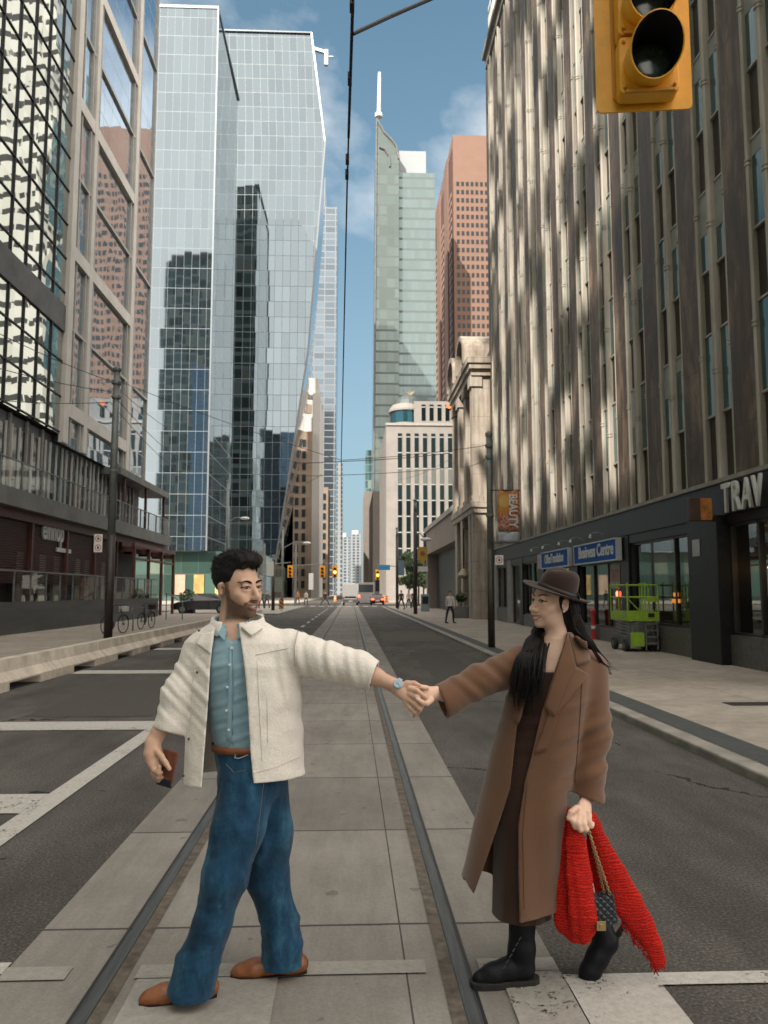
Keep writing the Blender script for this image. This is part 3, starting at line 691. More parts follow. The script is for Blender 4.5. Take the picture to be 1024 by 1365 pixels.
# dark teal block, brown stone tower, far glass tower
TEAL = gridmat('teal_glass', (.10, .19, .2), (.16, .22, .22), 1.6, 3.6, .12, .3, .6, .06, .01, 0, pale=.12, palec=(.2, .27, .24), var=.5)
t = thing('teal_glass_block', (-24, 232, 0), 'dark teal glass block showing below the leaning tower edge', 'building')
b = MB(); b.box(-40, -18.3, 252, 275, 0, 62); b.build('glazing', TEAL, t)
BSTONE = mat('tan_stone', (.24, .18, .135), .8, var=.15, vs=.3); WSTONE = mat('white_stone', (.5, .48, .45), .75, var=.06)
t = thing('brown_stone_tower', (-15, 255, 0), 'tan stone setback tower with white stepped crown', 'building')
b = MB(); b.box(-22, -12.5, 252, 290, 0, 53); b.build('wall', BSTONE, t)
b = MB(); b.box(-12.49, -10.2, 254, 290, 0, 66); b.build('white_wing', WSTONE, t)
b = MB(); b.box(-20, -12.6, 253.9, 290, 53.02, 58); b.box(-16.6, -12.6, 255, 290, 58, 64); b.box(-15.6, -10.9, 256, 290, 66.02, 71.5); b.build('crown', WSTONE, t)
for ix, x in enumerate((-17.2, -15.0)):
    for i in range(13):
        z = 3+i*3.75; b = MB(); b.box(x-.55, x+.55, 251.8, 252.1, z, z+2.3); b.build('window', WIN, t)
b = MB(); b.box(-16.2, -13, 254.8, 255.1, 59.5, 62.5); b.build('louvre', BSTONE, t)
t = thing('brown_slab_tower', (-10, 310, 0), 'narrow brown slab behind the white stone wing', 'building')
b = MB(); b.box(-16, -9.2, 320, 350, 0, 44); b.build('wall', BSTONE, t)
for i in range(10): b = MB(); b.box(-11.8, -10.2, 319.7, 320.1, 3+i*4, 5.4+i*4); b.build('window', WIN, t)
FARG = gridmat('far_blue_glass', (.16, .2, .235), (.2, .22, .235), 6, 3.8, .5, .55, .75, .1, .006, 0, var=.2)
t = thing('blue_grey_tower', (-18, 450, 0), 'blue grey residential tower with stepped top and balcony bands', 'building')
b = MB(); b.box(-40, -8.9, 450, 500, 0, 228); b.build('lower_block', FARG, t)
b = MB(); b.box(-40, -16, 450.5, 500, 228, 246); b.build('upper_block', FARG, t)
FARW = gridmat('far_white_bands', (.1, .13, .15), (.22, .235, .24), 5, 3.5, 2.2, 1.2, .4, .2, .01, 0, var=.3)
t = thing('banded_tower', (-10, 560, 0), 'thin white banded tower at the left of the sky gap', 'building')
b = MB(); b.box(-22, -6.5, 600, 640, 0, 100); b.build('facade', FARW, t)
for px0, px1, ytop, Y, lab in ((452, 466, 716, 900, 'small far pale tower in the middle of the sky gap'), (467, 482, 712, 960, 'far white tower at the end of the street, right of another pale one'), (440, 456, 770, 820, 'low far block at the end of the street on the left')):
    a, c = onY(px0, ytop, Y), onY(px1, ytop, Y)
    t = thing('far_tower', (a.x, Y, 0), lab, 'building'); b = MB(); b.box(a.x, c.x, Y, Y+30, 0, a.z); b.build('facade', FARW, t)
    b = MB(); b.box(a.x+2, c.x-4, Y+4, Y+20, a.z, a.z+5); b.build('roof_plant', WSTONE, t)

# ------------------------------------------------------------------ far right towers
PGL = gridmat('pale_green_glass', (.17, .22, .22), (.10, .13, .13), 1.5, 4.2, .1, .9, .55, .12, .006, 0, var=.07, spec=.4)
PGL2 = gridmat('grey_green_glass', (.13, .165, .155), (.08, .1, .095), 3.0, 4.2, .12, .8, .5, .12, .008, 0, var=.15)
t = thing('spired_glass_tower', (20, 300, 0), 'pale green glass tower with a curved sail corner and white spire', 'building')
a = onY(531, 230, 300); c = onY(580, 230, 300); zt = a.z
b = MB(); b.box(a.x-.5, c.x, 300, 340, 0, zt); b.build('glazing', PGL, t)
b = MB(); b.box(onY(532, 0, 302).x, onY(567, 0, 302).x, 303, 330, zt, onY(532, 201, 303).z); b.build('crown', mat('crown_white', (.3, .32, .33), .6, var=.05), t)
sail = [(497, 790), (502.5, 158), (506, 165), (512, 176), (522, 186), (529, 196), (532, 212), (532, 790)]
pts = [onY(px, py, 297.5) for px, py in sail]; pts[0].z = 0; pts[-1].z = 0
b = MB(); b.prism(pts, (0, 30, 0)); b.build('sail', PGL2, t)
b = MB(); b.tube([onY(px, py, 297.3) for px, py in sail[1:7]], .45, 6); b.tube([onY(502.3, 158, 297.3), onY(497.2, 788, 297.3)], .4, 6); b.tube([onY(506, 196, 297.2), onY(513, 199, 297.2), onY(519, 208, 297.2), onY(520, 222, 297.2)], .4, 6); b.build('sail_rim', GREYW, t)
s0 = onY(505, 156, 300); s1 = onY(506, 97, 300)
b = MB(); b.tube([s0, s0+Vector((0, 0, 1.4)), s0+Vector((0, 0, 1.5)), s1], [1.5, 1.5, .75, .6], 8); b.build('spire', WHITE, t)
REDG = mat('red_granite', (.2, .113, .078), .7, var=.08, vs=.2); REDD = mat('red_granite_deep', (.09, .042, .03), .7, var=.1)
t = thing('red_granite_tower', (60, 330, 0), 'tall red granite tower with square punched windows and stepped shoulder', 'building')
gz = onY(612, 180, 330).z; PINKW = mat('pink_panel', (.3, .2, .155), .6, var=.15)
b = MB(); b.box(44, 92, 330, 420, 0, gz); b.build('wall', REDG, t)
for i in range(4):
    y0 = 345+i*30; b = MB(); b.box(43.2-i*.2, 44.1, y0, y0+13, 0, gz-2-i*2.5); b.build('shoulder_rib', REDG, t)
    b = MB(); b.box(43.6, 44.05, y0-14, y0-2, 0, gz-6-i*2.5); b.build('window_strip', REDD, t)
    b = MB()
    for r in range(46): b.box(43.4, 43.62, y0-12, y0-4, 6+r*3.75, 7.9+r*3.75)
    tag(b.build('window', PINKW, t), kind='stuff')
b = MB(); b.box(44, 44.3, 420, 470, 0, gz-10); b.build('rear_wing', REDD, t)
g = []
for r in range(48):
    for q in range(22): g.append((46+q*2.08, 2+r*3.75))
g.sort(key=lambda p: (p[0] > 62, -p[1])); b2 = MB()
for i, (x, z) in enumerate(g):
    b = MB() if i < 100 else b2
    b.box(x-.6, x+.6, 329.9, 330.2, z, z+1.9)
    if i < 100: b.build('window', WIN, t)
tag(b2.build('window', WIN, t), kind='stuff')


# patchy scaffold sheeting added out of view to dapple the sun on the right facade
rs = random.Random(21); b = MB()
y = -24.0
while y < 22:
    z = 41.0
    while z < 74:
        hgt = rs.uniform(.8, 3.4); wd = rs.uniform(.5, 1.5)
        if rs.random() < .37: b.box(-16.05, -16, y, y+wd, z, z+hgt)
        z += hgt
    y += rs.uniform(.5, 1.3)
o = thing('gobo_screen', (-16, 0, 41), 'tall scaffold of patchy sheets, unseen, added above the corner block to dapple the sun', 'gobo')
sheet_ = b; frame_ = MB()
for y in range(-24, 25, 6): frame_.box(-16.3, -16.2, y, y+.1, 41, 74)
frame_.build('gobo_frame', GMET, o); tag(sheet_.build('sheeting', GREYW, o), kind='stuff')
# striped white office block
WCON = mat('white_concrete', (.24, .22, .2), .75, var=.12, vs=.4)
STRIP_W = gridmat('strip_window', (.012, .02, .022), (.3, .3, .28), 50, 3.05, .0, .22, .05, .06, .01, 0, pale=.06, palec=(.12, .13, .12), var=.5, spec=.12)
t = thing('striped_office_block', (13, 150, 0), 'white concrete office block with black vertical window stripes and corner dome', 'building')
hx0, hx1 = onY(515, 560, 150).x, 24; hz = onY(560, 565, 150).z; hz1 = onY(560, 533, 150).z
b = MB(); b.box(hx0, hx1, 150, 185, 0, hz); b.build('wall', WCON, t)
b = MB(); b.box(onY(552, 540, 151).x, hx1, 151, 180, hz, hz1); b.build('upper_block', WCON, t)
for i in range(10):
    x0 = onY(530.5+11.2*i, 650, 150).x; b = MB(); b.box(x0, x0+.78, 149.87, 150.2, 5, onY(560, 578, 150).z); b.build('window_strip', STRIP_W, t)
for i in range(4):
    x0 = onY(562.5+10.7*i, 650, 151).x; b = MB(); b.box(x0, x0+.75, 150.87, 151.2, hz+.9, hz+4.0-.6*(i > 3)); b.build('window_strip', STRIP_W, t)
b = MB(); b.box(hx0-.15, hx1, 149.75, 150.1, hz-.35, hz+.1); b.build('cornice', LEDGE, t)
dc = onY(541, 560, 156); b = MB(); b.lathe([(3.3, 0), (3.3, .6)], (dc.x, 154.2, hz), 24); b.build('drum_base', WCON, t)
b = MB(); b.lathe([(3.15, 0), (3.15, 2.4)], (dc.x, 154.2, hz+.6), 24); b.build('drum_window', m_win('drum_glass', (.02, .07, .09), .5), t)
b = MB(); b.lathe([(3.5, 0), (3.5, .35), (3.2, .9), (2.9, 1.4)], (dc.x, 154.2, hz+3), 24); b.build('drum_cornice', WCON, t)
b = MB(); b.lathe([(2.9, 0), (2.5, .9), (1.9, 1.6), (1.1, 2.1), (.3, 2.3)], (dc.x+.3, 154.2, hz+4.4), 20); b.build('dome', mat('copper_green', (.085, .1, .095), .5, .3, var=.2), t)
b = MB()
for i in range(5): b.tube([(dc.x+.8, 154.2, hz+6.5), (dc.x+.8+(i-2)*.25, 154.2, hz+7.0), (dc.x+.8+(i-2)*.5, 154.2, hz+7.6)], [.2, .14, .04], 6)
b.build('finial', mat('finial_bronze', (.25, .2, .13), .5, .3), t)
o = thing('rooftop_sign', (18.6, 152, hz1), 'small orange round sign on the striped block roof', 'sign')
q = onY(599, 541, 150.6); b = MB(); b.lathe([(.55, -.05), (.55, .05)], (q.x, 150.7, q.z), 16, (0, 1, 0)); b.build('disc', mat('sign_orange_bright', (.7, .18, .05), .5, var=.1), o)
b = MB(); b.box(q.x-.06, q.x+.06, 150.75, 150.9, hz1-1, q.z); b.build('bracket', GMET, o)
BEIGE = mat('beige_concrete', (.2, .17, .145), .8, var=.1, vs=.3)
t = thing('beige_slab_tower', (9, 220, 0), 'plain beige stone slab left of the striped block', 'building')
b = MB(); b.box(onY(497, 700, 215).x, onY(517, 700, 215).x, 215, 260, 0, onY(505, 655, 215).z); b.build('wall', BEIGE, t)
b = MB(); b.box(onY(497, 700, 215).x+.8, onY(517, 700, 215).x-.8, 214.9, 215.1, 2, 6); b.build('entrance', WIN, t)
t = thing('dark_sliver_tower', (7, 350, 0), 'dark glass tower seen as a thin edge right of the sky gap', 'building')
b = MB(); b.box(onY(485.5, 700, 350).x, onY(496, 700, 350).x, 350, 390, 0, onY(490, 655, 350).z); b.build('lower_block', BEIGE, t)
b = MB(); b.box(onY(487, 700, 351).x, onY(496, 700, 351).x, 351, 390, 0, onY(490, 600, 351).z); b.build('glazing', TEAL, t)
# slabs hidden from here that the near glass mirrors
WSL = gridmat('white_banded_slab', (.03, .03, .03), (.55, .54, .5), 3.1, 3.3, .45, 2.2, .1, .3, 0, 0, var=.2)
t = thing('white_banded_slab', (32, 135, 0), 'white banded slab mirrored in the near glass on the left', 'building')
b = MB(); b.box(25.6, 42, 135, 140, 0, 112); b.build('facade', WSL, t)
t = thing('dark_glass_slab', (38, 150, 0), 'dark glass slab mirrored beside the white banded slab', 'building')
b = MB(); b.box(30, 46, 141, 164, 0, 112); b.build('facade', TEAL, t)

# ------------------------------------------------------------------ stone hall and its neighbour on the right
LIME = m_stone('limestone', (.26, .215, .165), (.36, .305, .245), (.44, .39, .32))
JX = 7.12
t = thing('limestone_hall', (JX, 50, 0), 'pale limestone hall with cornice, pilasters and an arched roof dormer', 'building')
b = MB(); b.box(JX+.55, 20, 46.0, 55, 6.2, 14.2); b.box(JX+1.1, 20, 46.4, 55, 0, 6.2); b.build('wall', LIME, t)
b = MB(); b.box(JX-.02, 20, 45.98, 46.6, 0, 6.2); b.build('end_wall', LIME, t)
b = MB(); b.box(JX-.15, 20, 45.75, 55.1, 6.2, 6.55); b.box(JX-.06, 20, 45.85, 55.05, 5.9, 6.2); b.build('string_course', LIME, t)
b = MB(); b.box(JX-.06, 20, 45.8, 55.1, 13.6, 13.95); b.box(JX-.2, 20, 45.6, 55.2, 13.95, 14.25); b.box(JX-.32, 20, 45.5, 55.3, 14.25, 14.6); b.build('cornice', LIME, t)
for y in (46.3, 49.0, 51.7, 54.4):
    b = MB(); b.box(JX, JX+.6, y-.32, y+.55, 6.55, 13.0); b.box(JX-.12, JX+.6, y-.42, y+.65, 13.0, 13.6); b.box(JX-.08, JX+.6, y-.4, y+.62, 6.55, 6.85); b.build('pilaster', LIME, t)
for y in (47.2, 50.6, 53.3):
    b = MB(); b.box(JX, JX+1.2, y-.1, y+.8, 0, 5.9); b.build('ground_pier', LIME, t)
for y in (47.4, 50.1, 52.9):
    for z in (7.0, 9.9):
        b = MB(); b.cur = 0; b.box(JX+.5, JX+.56, y-.1, y+1.05, z, z+2.3); b.cur = 1; b.box(JX+.42, JX+.55, y-.2, y-.1, z-.1, z+2.4); b.box(JX+.42, JX+.55, y+1.05, y+1.15, z-.1, z+2.4); b.box(JX+.4, JX+.55, y-.25, y+1.2, z-.2, z-.1)
        b.build('window', [WIN, LIME], t)
    b = MB(); b.box(JX+1.0, JX+1.12, y+.7, y+2.2, .1, 5.4); b.build('opening', WIN, t)
b = MB(); b.prism([(JX+.9, 46.2, 14.6), (JX+2.6, 46.2, 18.4), (20, 46.2, 18.4), (20, 46.2, 14.6)], (0, 9.7, 0)); b.build('mansard_roof', mat('slate_roof', (.06, .065, .065), .7, var=.25, vs=2), t)
def dormer(y0, y1):
    n = 14; yc = (y0+y1)/2; r = (y1-y0)/2
    arc = [(y0, 14.6)]+[(yc-r*math.cos(math.pi*i/n), 15.4+r*.75*math.sin(math.pi*i/n)) for i in range(n+1)]+[(y1, 14.6)]
    inn = [(y0+.3, 14.6)]+[(yc-(r-.3)*math.cos(math.pi*i/n), 15.4+(r*.75-.3)*math.sin(math.pi*i/n)) for i in range(n+1)]+[(y1-.3, 14.6)]
    b = MB()
    for i in range(len(arc)-1):
        (a0, a1), (c0, c1) = arc[i], arc[i+1]; (d0, d1), (e0, e1) = inn[i], inn[i+1]
        vs = [(x, y, z) for x in (JX-.4, JX+2.5) for y, z in ((a0, a1), (c0, c1), (e0, e1), (d0, d1))]
        b.add(vs, [(0, 1, 2, 3), (7, 6, 5, 4), (0, 4, 5, 1), (2, 6, 7, 3), (1, 5, 6, 2), (3, 7, 4, 0)])
    d = b.build('dormer', LIME, t)
    b = MB(); b.prism([(JX, y, z) for y, z in inn], (.1, 0, 0)); b.build('dormer_window', WIN, d)
dormer(47.0, 50.2); dormer(51.6, 54.8); t.scale = (1, 1, 1.06)
o = thing('wall_lantern', (JX-.3, 49.4, 4), 'dark hanging lantern between the piers of the limestone hall', 'lamp')
b = MB(); b.tube([(JX+.6, 49.4, 5.6), (JX-.1, 49.4, 5.6), (JX-.1, 49.4, 3.0)], .05, 6); b.build('stem', DMET, o)
b = MB(); b.lathe([(.05, .5), (.14, .45), (.42, .1), (.4, 0), (.15, -.12)], (JX-.1, 49.4, 2.6), 14); b.build('bowl', mat('lantern_tan', (.3, .24, .17), .5, .2), o)
shrub(JX-.35, 48.9, .08, .38, 'dark clipped shrub in a planter against the limestone hall', 8)
t = thing('low_stone_annex', (8, 66, 0), 'low beige annex with a wide dark opening beyond the limestone hall', 'building')
b = MB(); b.box(7.6, 22, 56.6, 80, 5.4, 7.6); b.build('upper_wall', BEIGE, t)
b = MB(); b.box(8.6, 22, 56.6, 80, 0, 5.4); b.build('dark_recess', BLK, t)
b = MB(); b.box(7.4, 22, 56.5, 80.1, 7.6, 8.0); b.build('parapet', LEDGE, t)
for y in (56.8, 79): b = MB(); b.box(7.6, 8.7, y, y+.9, 0, 5.4); b.build('pier', BEIGE, t)
b = MB(); b.box(8.5, 8.58, 59, 64, .5, 4.6); b.build('lit_window', mat('warm_window', (.3, .2, .12), .4, var=.6, vs=1.2), t)
# blocks behind the photographer: corner pair added for shade, others mirrored in the towers
OFF = gridmat('office_grid', (.17, .25, .225), (.6, .64, .58), 2.6, 4.0, .16, .8, .2, .15, .004, 0, pale=.25, palec=(.55, .58, .46), var=.75)
for nm, lab, bx in (('corner_shade_block', 'unseen gridded block added behind the photographer to shade the street, low one on the left corner', (-44, -14, -37, 22, 41)),
                    ('corner_shade_tower', 'unseen gridded tower added behind the photographer on the left side to shade the near right facade', (-30, -14, -105, -39, 78)),
                    ('mirrored_office_tower', 'tall gridded office tower behind, mirrored in the white glass tower', (-76, -53, -40, -15, 136)),
                    ('mirrored_office_tower', 'gridded office tower behind, right of the street, mirrored in glass', (14, 60, -160, -75, 90))):
    t = thing(nm, (bx[0], bx[2], 0), lab, 'building'); b = MB(); b.box(bx[0], bx[1], bx[2], bx[3], 0, bx[4]); b.build('facade', OFF, t)
    b = MB(); b.box(bx[0]+3, bx[1]-3, bx[2]+3, bx[3]-3, bx[4], bx[4]+4); b.build('roof_plant', GREYW, t)
# ------------------------------------------------------------------ street furniture
YEL = mat('signal_yellow', (.85, .42, .03), .45, var=.12, vs=6, bs=8, bst=.05)
LENSD = mat('lens_dark', (.025, .035, .025), .15, var=.2, vs=20, spec=.8); VIS = mat('visor_black', (.012, .012, .012), .6, var=.3)
def rrect(cx, cz, w, h, r, y, n=4):
    out = []
    for sx, sz, a0 in ((1, 1, 0), (-1, 1, 90), (-1, -1, 180), (1, -1, 270)):
        for i in range(n+1):
            a = R_(a0+90*i/n); out.append((cx+sx*(w/2-r)+r*math.cos(a), y, cz+sz*(h/2-r)+r*math.sin(a)))
    return out
def signal(loc, w, label, rot=0, detail=True, group=None, lit=None):
    """traffic signal facing -Y, bottom of its backboard at loc"""
    s = w/.6; H_ = 1.36*s
    t = thing('traffic_signal', (0, 0, 0), label, 'traffic light', group)
    b = MB(); b.prism(rrect(0, H_/2, w, H_, .035*s, .0), (0, .012*s, 0)); b.build('backboard', YEL, t)
    b = MB(); b.prism(rrect(0, H_/2, w*.66, H_*.9, .03*s, -.012*s), (0, .012*s, 0)); b.build('board_recess', mat('signal_yellow_deep', (.62, .28, .02), .5) if 'signal_yellow_deep' not in bpy.data.materials else bpy.data.materials['signal_yellow_deep'], t)
    for i in range(3):
        z = (.222+.39*i)*s
        b = MB(); b.prism(rrect(0, z, .36*s, .375*s, .03*s, -.02*s), (0, -.12*s, 0)); sec = b.build('section', YEL, t, bevel=.006*s)
        r = .148*s if detail else .15*s
        n = 28; L = .3*s; rows = []
        b = MB()
        for rr in (r+.008*s, r):
            r0 = [(rr*math.cos(2*math.pi*j/n), -.14*s, z+rr*math.sin(2*math.pi*j/n)) for j in range(n)]
            # the tunnel visor: long on top, cut back below
            r1 = [(rr*math.cos(2*math.pi*j/n)*1.02, -.14*s-L*(.38+.62*(.5+.5*math.sin(2*math.pi*j/n))), z+rr*1.02*math.sin(2*math.pi*j/n)-.02*s) for j in range(n)]
            rows.append((r0, r1))
        b.cur = 0; b.grid([rows[0][0], rows[0][1]], True); b.cur = 1; b.grid([rows[1][0], rows[1][1]], True); b.cur = 0; b.grid([rows[0][1], rows[1][1]], True)
        b.build('visor', [YEL, VIS], sec, smooth=True)
        b = MB(); b.lathe([(r, 0), (r*.9, .02*s), (r*.5, .035*s), (.001, .04*s)], (0, -.142*s, z), 24, (0, -1, 0))
        m = LENSD
        if lit and lit[0] == i: m = lit[1]
        b.build('lens', m, sec, smooth=True)
        if detail:
            for x in (-.15, .15):
                for dz in (-.15, .15): b = MB(); b.lathe([(.012*s, 0), (.012*s, .02*s), (.006*s, .024*s)], (x*s, -.14*s, z+dz*s), 8, (0, -1, 0)); b.build('bolt', bpy.data.materials['signal_yellow_deep'], sec)
            b = MB(); b.box(-.15*s, .15*s, -.162*s, -.14*s, z-.192*s, z-.175*s)
            b.build('latch', bpy.data.materials['signal_yellow_deep'], sec)
    t.location = loc; t.rotation_euler = (0, 0, rot)
    return t
sgl = signal((1.91, 4.85, 4.76), .615, 'large yellow traffic signal hanging at the top right, unlit with black visors', rot=R_(-7))
t = thing('signal_mast', (5.2, 5.0, .08), 'grey mast arm pole on the right pavement carrying the near traffic signal', 'pole')
b = MB(); b.tube([(5.2, 5.15, .08), (5.2, 5.15, 6.6)], [.11, .085], 12); b.build('pole', GMET, t, smooth=True)
b = MB(); b.tube([(5.2, 5.15, 5.95), (3.4, 5.15, 6.15), (1.5, 5.15, 6.2)], [.06, .05, .04], 10); b.build('arm', GMET, t, smooth=True)
b = MB(); b.box(1.7, 1.9, 4.98, 5.14, 5.1, 6.15); b.build('bracket', GMET, t)
AMB = mat('signal_amber', (1, .5, .1), .4, var=0, emit=(1, .42, .06), estr=3)
for (px, py, Y, lab, lit) in ((387, 770, 88, 'small far yellow signal left of the street, alone on its arm', None), (430, 770, 90, 'small far yellow signal over the street, left one of the close pair', None), (446.5, 770, 90, 'small far yellow signal over the street, right one of the close pair', (1, AMB)), (503.5, 773, 104, 'far yellow signal with an amber lamp over the right lane', (1, AMB)), (403, 747+60, 104, 'far signal near the ground by the left kerb crossing', None)):
    if py > 800: continue
    p = onY(px, py, Y); signal((p.x, Y, p.z), .6, lab, detail=False, group='traffic signals at the next crossing', lit=lit)
def mast(x, y, xs, z, label, h=7):
    t = thing('signal_mast', (x, y, 0), label, 'pole'); b = MB(); b.tube([(x, y+.3, .1), (x, y+.3, h)], [.13, .1], 8); b.build('pole', GMET, t)
    b = MB(); b.tube([(x, y+.3, z), (xs, y+.3, z+.25)], [.07, .05], 6); b.build('arm', GMET, t)
p = onY(387, 760, 88); mast(-9.5, 88, p.x, p.z+.6, 'grey mast with an arm to the far left signal')
p = onY(446, 760, 90); mast(-6.2, 90, p.x, p.z+.5, 'grey mast carrying the pair of far signals')
p = onY(503, 762, 104); mast(7.6, 104, p.x, p.z+.6, 'grey mast on the right carrying the amber far signal')

# poles
def pole(px, ybase, Y, ytop, wpx, label, dark=.25, z0=.1, name='utility_pole', collars=True):
    a = onY(px, ybase, Y); top = onY(px, ytop, Y).z; r = wpx*Y/F/2
    t = thing(name, (a.x, Y, z0), label, 'pole')
    zc = z0+(top-z0)*dark
    b = MB(); b.tube([(a.x, Y, z0), (a.x, Y, zc)], [r*1.12, r*1.08], 14); b.build('painted_base', mat('pole_brown', (.045, .036, .032), .5, .2, var=.25) if 'pole_brown' not in bpy.data.materials else bpy.data.materials['pole_brown'], t, smooth=True)
    b = MB(); b.tube([(a.x, Y, zc), (a.x, Y, top)], [r*1.02, r*.85], 14); b.build('shaft', mat('pole_grey', (.17, .19, .18), .55, .35, var=.3, vs=3) if 'pole_grey' not in bpy.data.materials else bpy.data.materials['pole_grey'], t, smooth=True)
    b = MB(); b.lathe([(r*1.0, 0), (r*1.15, .02), (r*1.15, .1), (r*.5, .16)], (a.x, Y, top), 14)
    for f in ((.62, .9, .955) if collars else ()): c2 = MB(); c2.lathe([(r*1.1, -.05), (r*1.22, -.04), (r*1.22, .04), (r*1.1, .05)], (a.x, Y, z0+(top-z0)*f), 14); c2.build('collar', bpy.data.materials['pole_grey'], t)
    b.build('cap', bpy.data.materials['pole_grey'], t)
    return t, Vector((a.x, Y, top)), r
PRY = 22.6
pr, prt, prr = pole(655.5, 862, PRY, 582, 8.5, 'grey steel pole with dark painted base carrying the street banner, right pavement', .46, .08)
ply = 26.8
pl_, plt, plr = pole(144, 849, ply, 495, 10, 'grey steel pole with dark painted base on the left pavement by the bicycles', .38, .12)
pole(554, 824, 58, 668, 4.6, 'dark pole farther along the right pavement with the yellow square sign', .9, .08, collars=False)
pole(529.5, 814, 80, 705, 3.4, 'dark slim pole on the right, left of the one with the yellow sign', .9, .08, collars=False)
pole(301, 812, 72, 642, 4.2, 'pale slim lamp post standing behind the man', .15, .11, collars=False)
pole(364, 812, 68, 742, 4, 'dark pole right of the man, in front of the leaning tower base', .9, .11, collars=False)
pole(376, 806, 84, 705, 3, 'pale slim pole left of the far signals', .2, .11, collars=False)
pole(394, 806, 100, 730, 2.6, 'very slim pale pole by the tan stone tower', .3, .11, collars=False)
def lamp_arm(px, py, Y, px1, py1, label):
    a, c = onY(px, py, Y), onY(px1, py1, Y); t = thing('street_lamp', (a.x, Y, a.z), label, 'street lamp')
    b = MB(); b.tube([a, a.lerp(c, .5)+Vector((0, 0, .35)), c], .05, 6); b.build('arm', GMET, t)
    b = MB(); b.ball(c+Vector((.1, 0, -.06)), (.42, .2, .14)); b.build('lamp_head', WHITE, t, smooth=True)
lamp_arm(377, 731, 84, 408, 723, 'curved lamp arm reaching right from the slim pole, left side')
lamp_arm(301, 700, 72, 325, 690, 'small lamp arm above the man, on the pale lamp post')
lamp_arm(554, 716, 58, 566, 718, 'small round lamp on the dark pole, right side')

# banner on the right pole
def m_banner():
    k = N('banner_print'); x, y, z = k.xyz()
    a = onX(0, 0, 1) if False else None
    c0 = BAN_C; u = k.math('DIVIDE', k.math('SUBTRACT', x, c0[0]), c0[2]); v = k.math('DIVIDE', k.math('SUBTRACT', z, c0[1]), c0[3])
    du = k.math('SUBTRACT', u, .3); dv = k.math('MULTIPLY', k.math('SUBTRACT', v, .74), 1.9)
    r = k.math('SQRT', k.math('ADD', k.math('MULTIPLY', du, du), k.math('MULTIPLY', dv, dv)))
    ang = k.math('ARCTAN2', dv, du)
    rays = k.math('GREATER_THAN', k.math('SINE', k.math('MULTIPLY', ang, 26)), 0)
    c = k.ramp(r, [(.0, (.62, .38, .12)), (.27, (.6, .36, .11)), (.3, (.5, .2, .04)), (.9, (.32, .05, .03))])
    c = k.mix(k.math('MULTIPLY', k.math('MULTIPLY', rays, k.math('GREATER_THAN', r, .3)), .5), c, (.62, .34, .08))
    nz = k.noise(9, 4, .6, color=True); low = k.math('LESS_THAN', k.math('ADD', v, k.math('MULTIPLY', k.noise(6), .25)), .5)
    c = k.mix(k.math('MULTIPLY', low, .8), c, k.ramp(k.noise(11, 3, .6), [(.35, (.06, .05, .07)), (.45, (.5, .36, .3)), (.53, (.4, .12, .05)), (.62, (.14, .03, .05)), (.7, (.5, .42, .35))]))
    k.bsdf(c, .7); return k.m
pa = onY(664.5, 723, PRY-.1); pb = onY(692, 654, PRY-.1); pc = onY(690, 655, PRY)
BAN_C = (pa.x, onY(664, 709, PRY).z, pb.x-pa.x, pb.z-onY(664, 709, PRY).z)
t = thing('street_banner', (pa.x, PRY, pa.z), 'orange and red sunburst festival banner with a pale strip below, on the right pole', 'banner')
zsp = BAN_C[1]
b = MB()
for i in range(7):
    pass
rows = [[(pa.x+(pb.x-pa.x)*j/8, PRY-.1+.03*math.sin(j*1.1+i*.5), zsp+(pb.z-zsp)*i/8) for j in range(9)] for i in range(9)]
b.grid(rows); b.build('printed_cloth', m_banner(), t, smooth=True, solid=.006)
b = MB(); rows = [[(pa.x+(pb.x-pa.x)*j/8, PRY-.1+.03*math.sin(j*1.1-i*.5), pa.z+(zsp-.01-pa.z)*i/3) for j in range(9)] for i in range(4)]; b.grid(rows); b.build('pale_strip', mat('banner_pale', (.36, .39, .42), .7, var=.15, vs=4), t, smooth=True, solid=.006)
text('BEAUTY', .34, 'lettering', LETW, t, (pb.x-.30, PRY-.15, pb.z-.1), (0, 0, -1), (1, 0, 0), .002, .006, .78, align='LEFT')
bpy.data.objects['lettering'] if 'lettering' in bpy.data.objects else None
b = MB()
for z in (pb.z+.01, pa.z-.01): b.tube([(prt.x, PRY-.1, z), (pb.x+.03, PRY-.1, z)], .018, 6)
b.build('banner_arm', DMET, t)
def parking_sign(px0, py0, px1, py1, Y, label, two=False, z=None):
    a, c = onY(px0, py1, Y), onY(px1, py0, Y); t = thing('parking_sign', (a.x, Y, a.z), label, 'sign')
    b = MB(); b.box(a.x, c.x, Y-.006, Y+.006, a.z, c.z); b.build('plate', WHITE, t)
    cs = [(a.z*.25+c.z*.75), (a.z*.75+c.z*.25)] if two else [(a.z+c.z)/2]
    r = (c.x-a.x)*.38
    for zc in cs:
        b = MB(); n = 24; xc = (a.x+c.x)/2
        b.grid([[(xc+q*math.cos(2*math.pi*j/n), Y-.009, zc+q*math.sin(2*math.pi*j/n)) for j in range(n)] for q in (r, r*.8)], True)
        b.bar((xc-r*.6, Y-.009, zc+r*.6), (xc+r*.6, Y-.009, zc-r*.6), r*.16, .002); b.build('ban_ring', RED, t)
        b = MB(); b.box(xc-r*.3, xc+r*.3, Y-.0095, Y-.0075, zc-r*.38, zc+r*.38); b.build('symbol', BLK, t)
    return t
parking_sign(660, 740, 671, 753, PRY-.16, 'white square no parking plate under the banner, on the right pole')
parking_sign(125, 712, 137, 736, ply-.16, 'white plate with two red rings on the left pole', two=True)
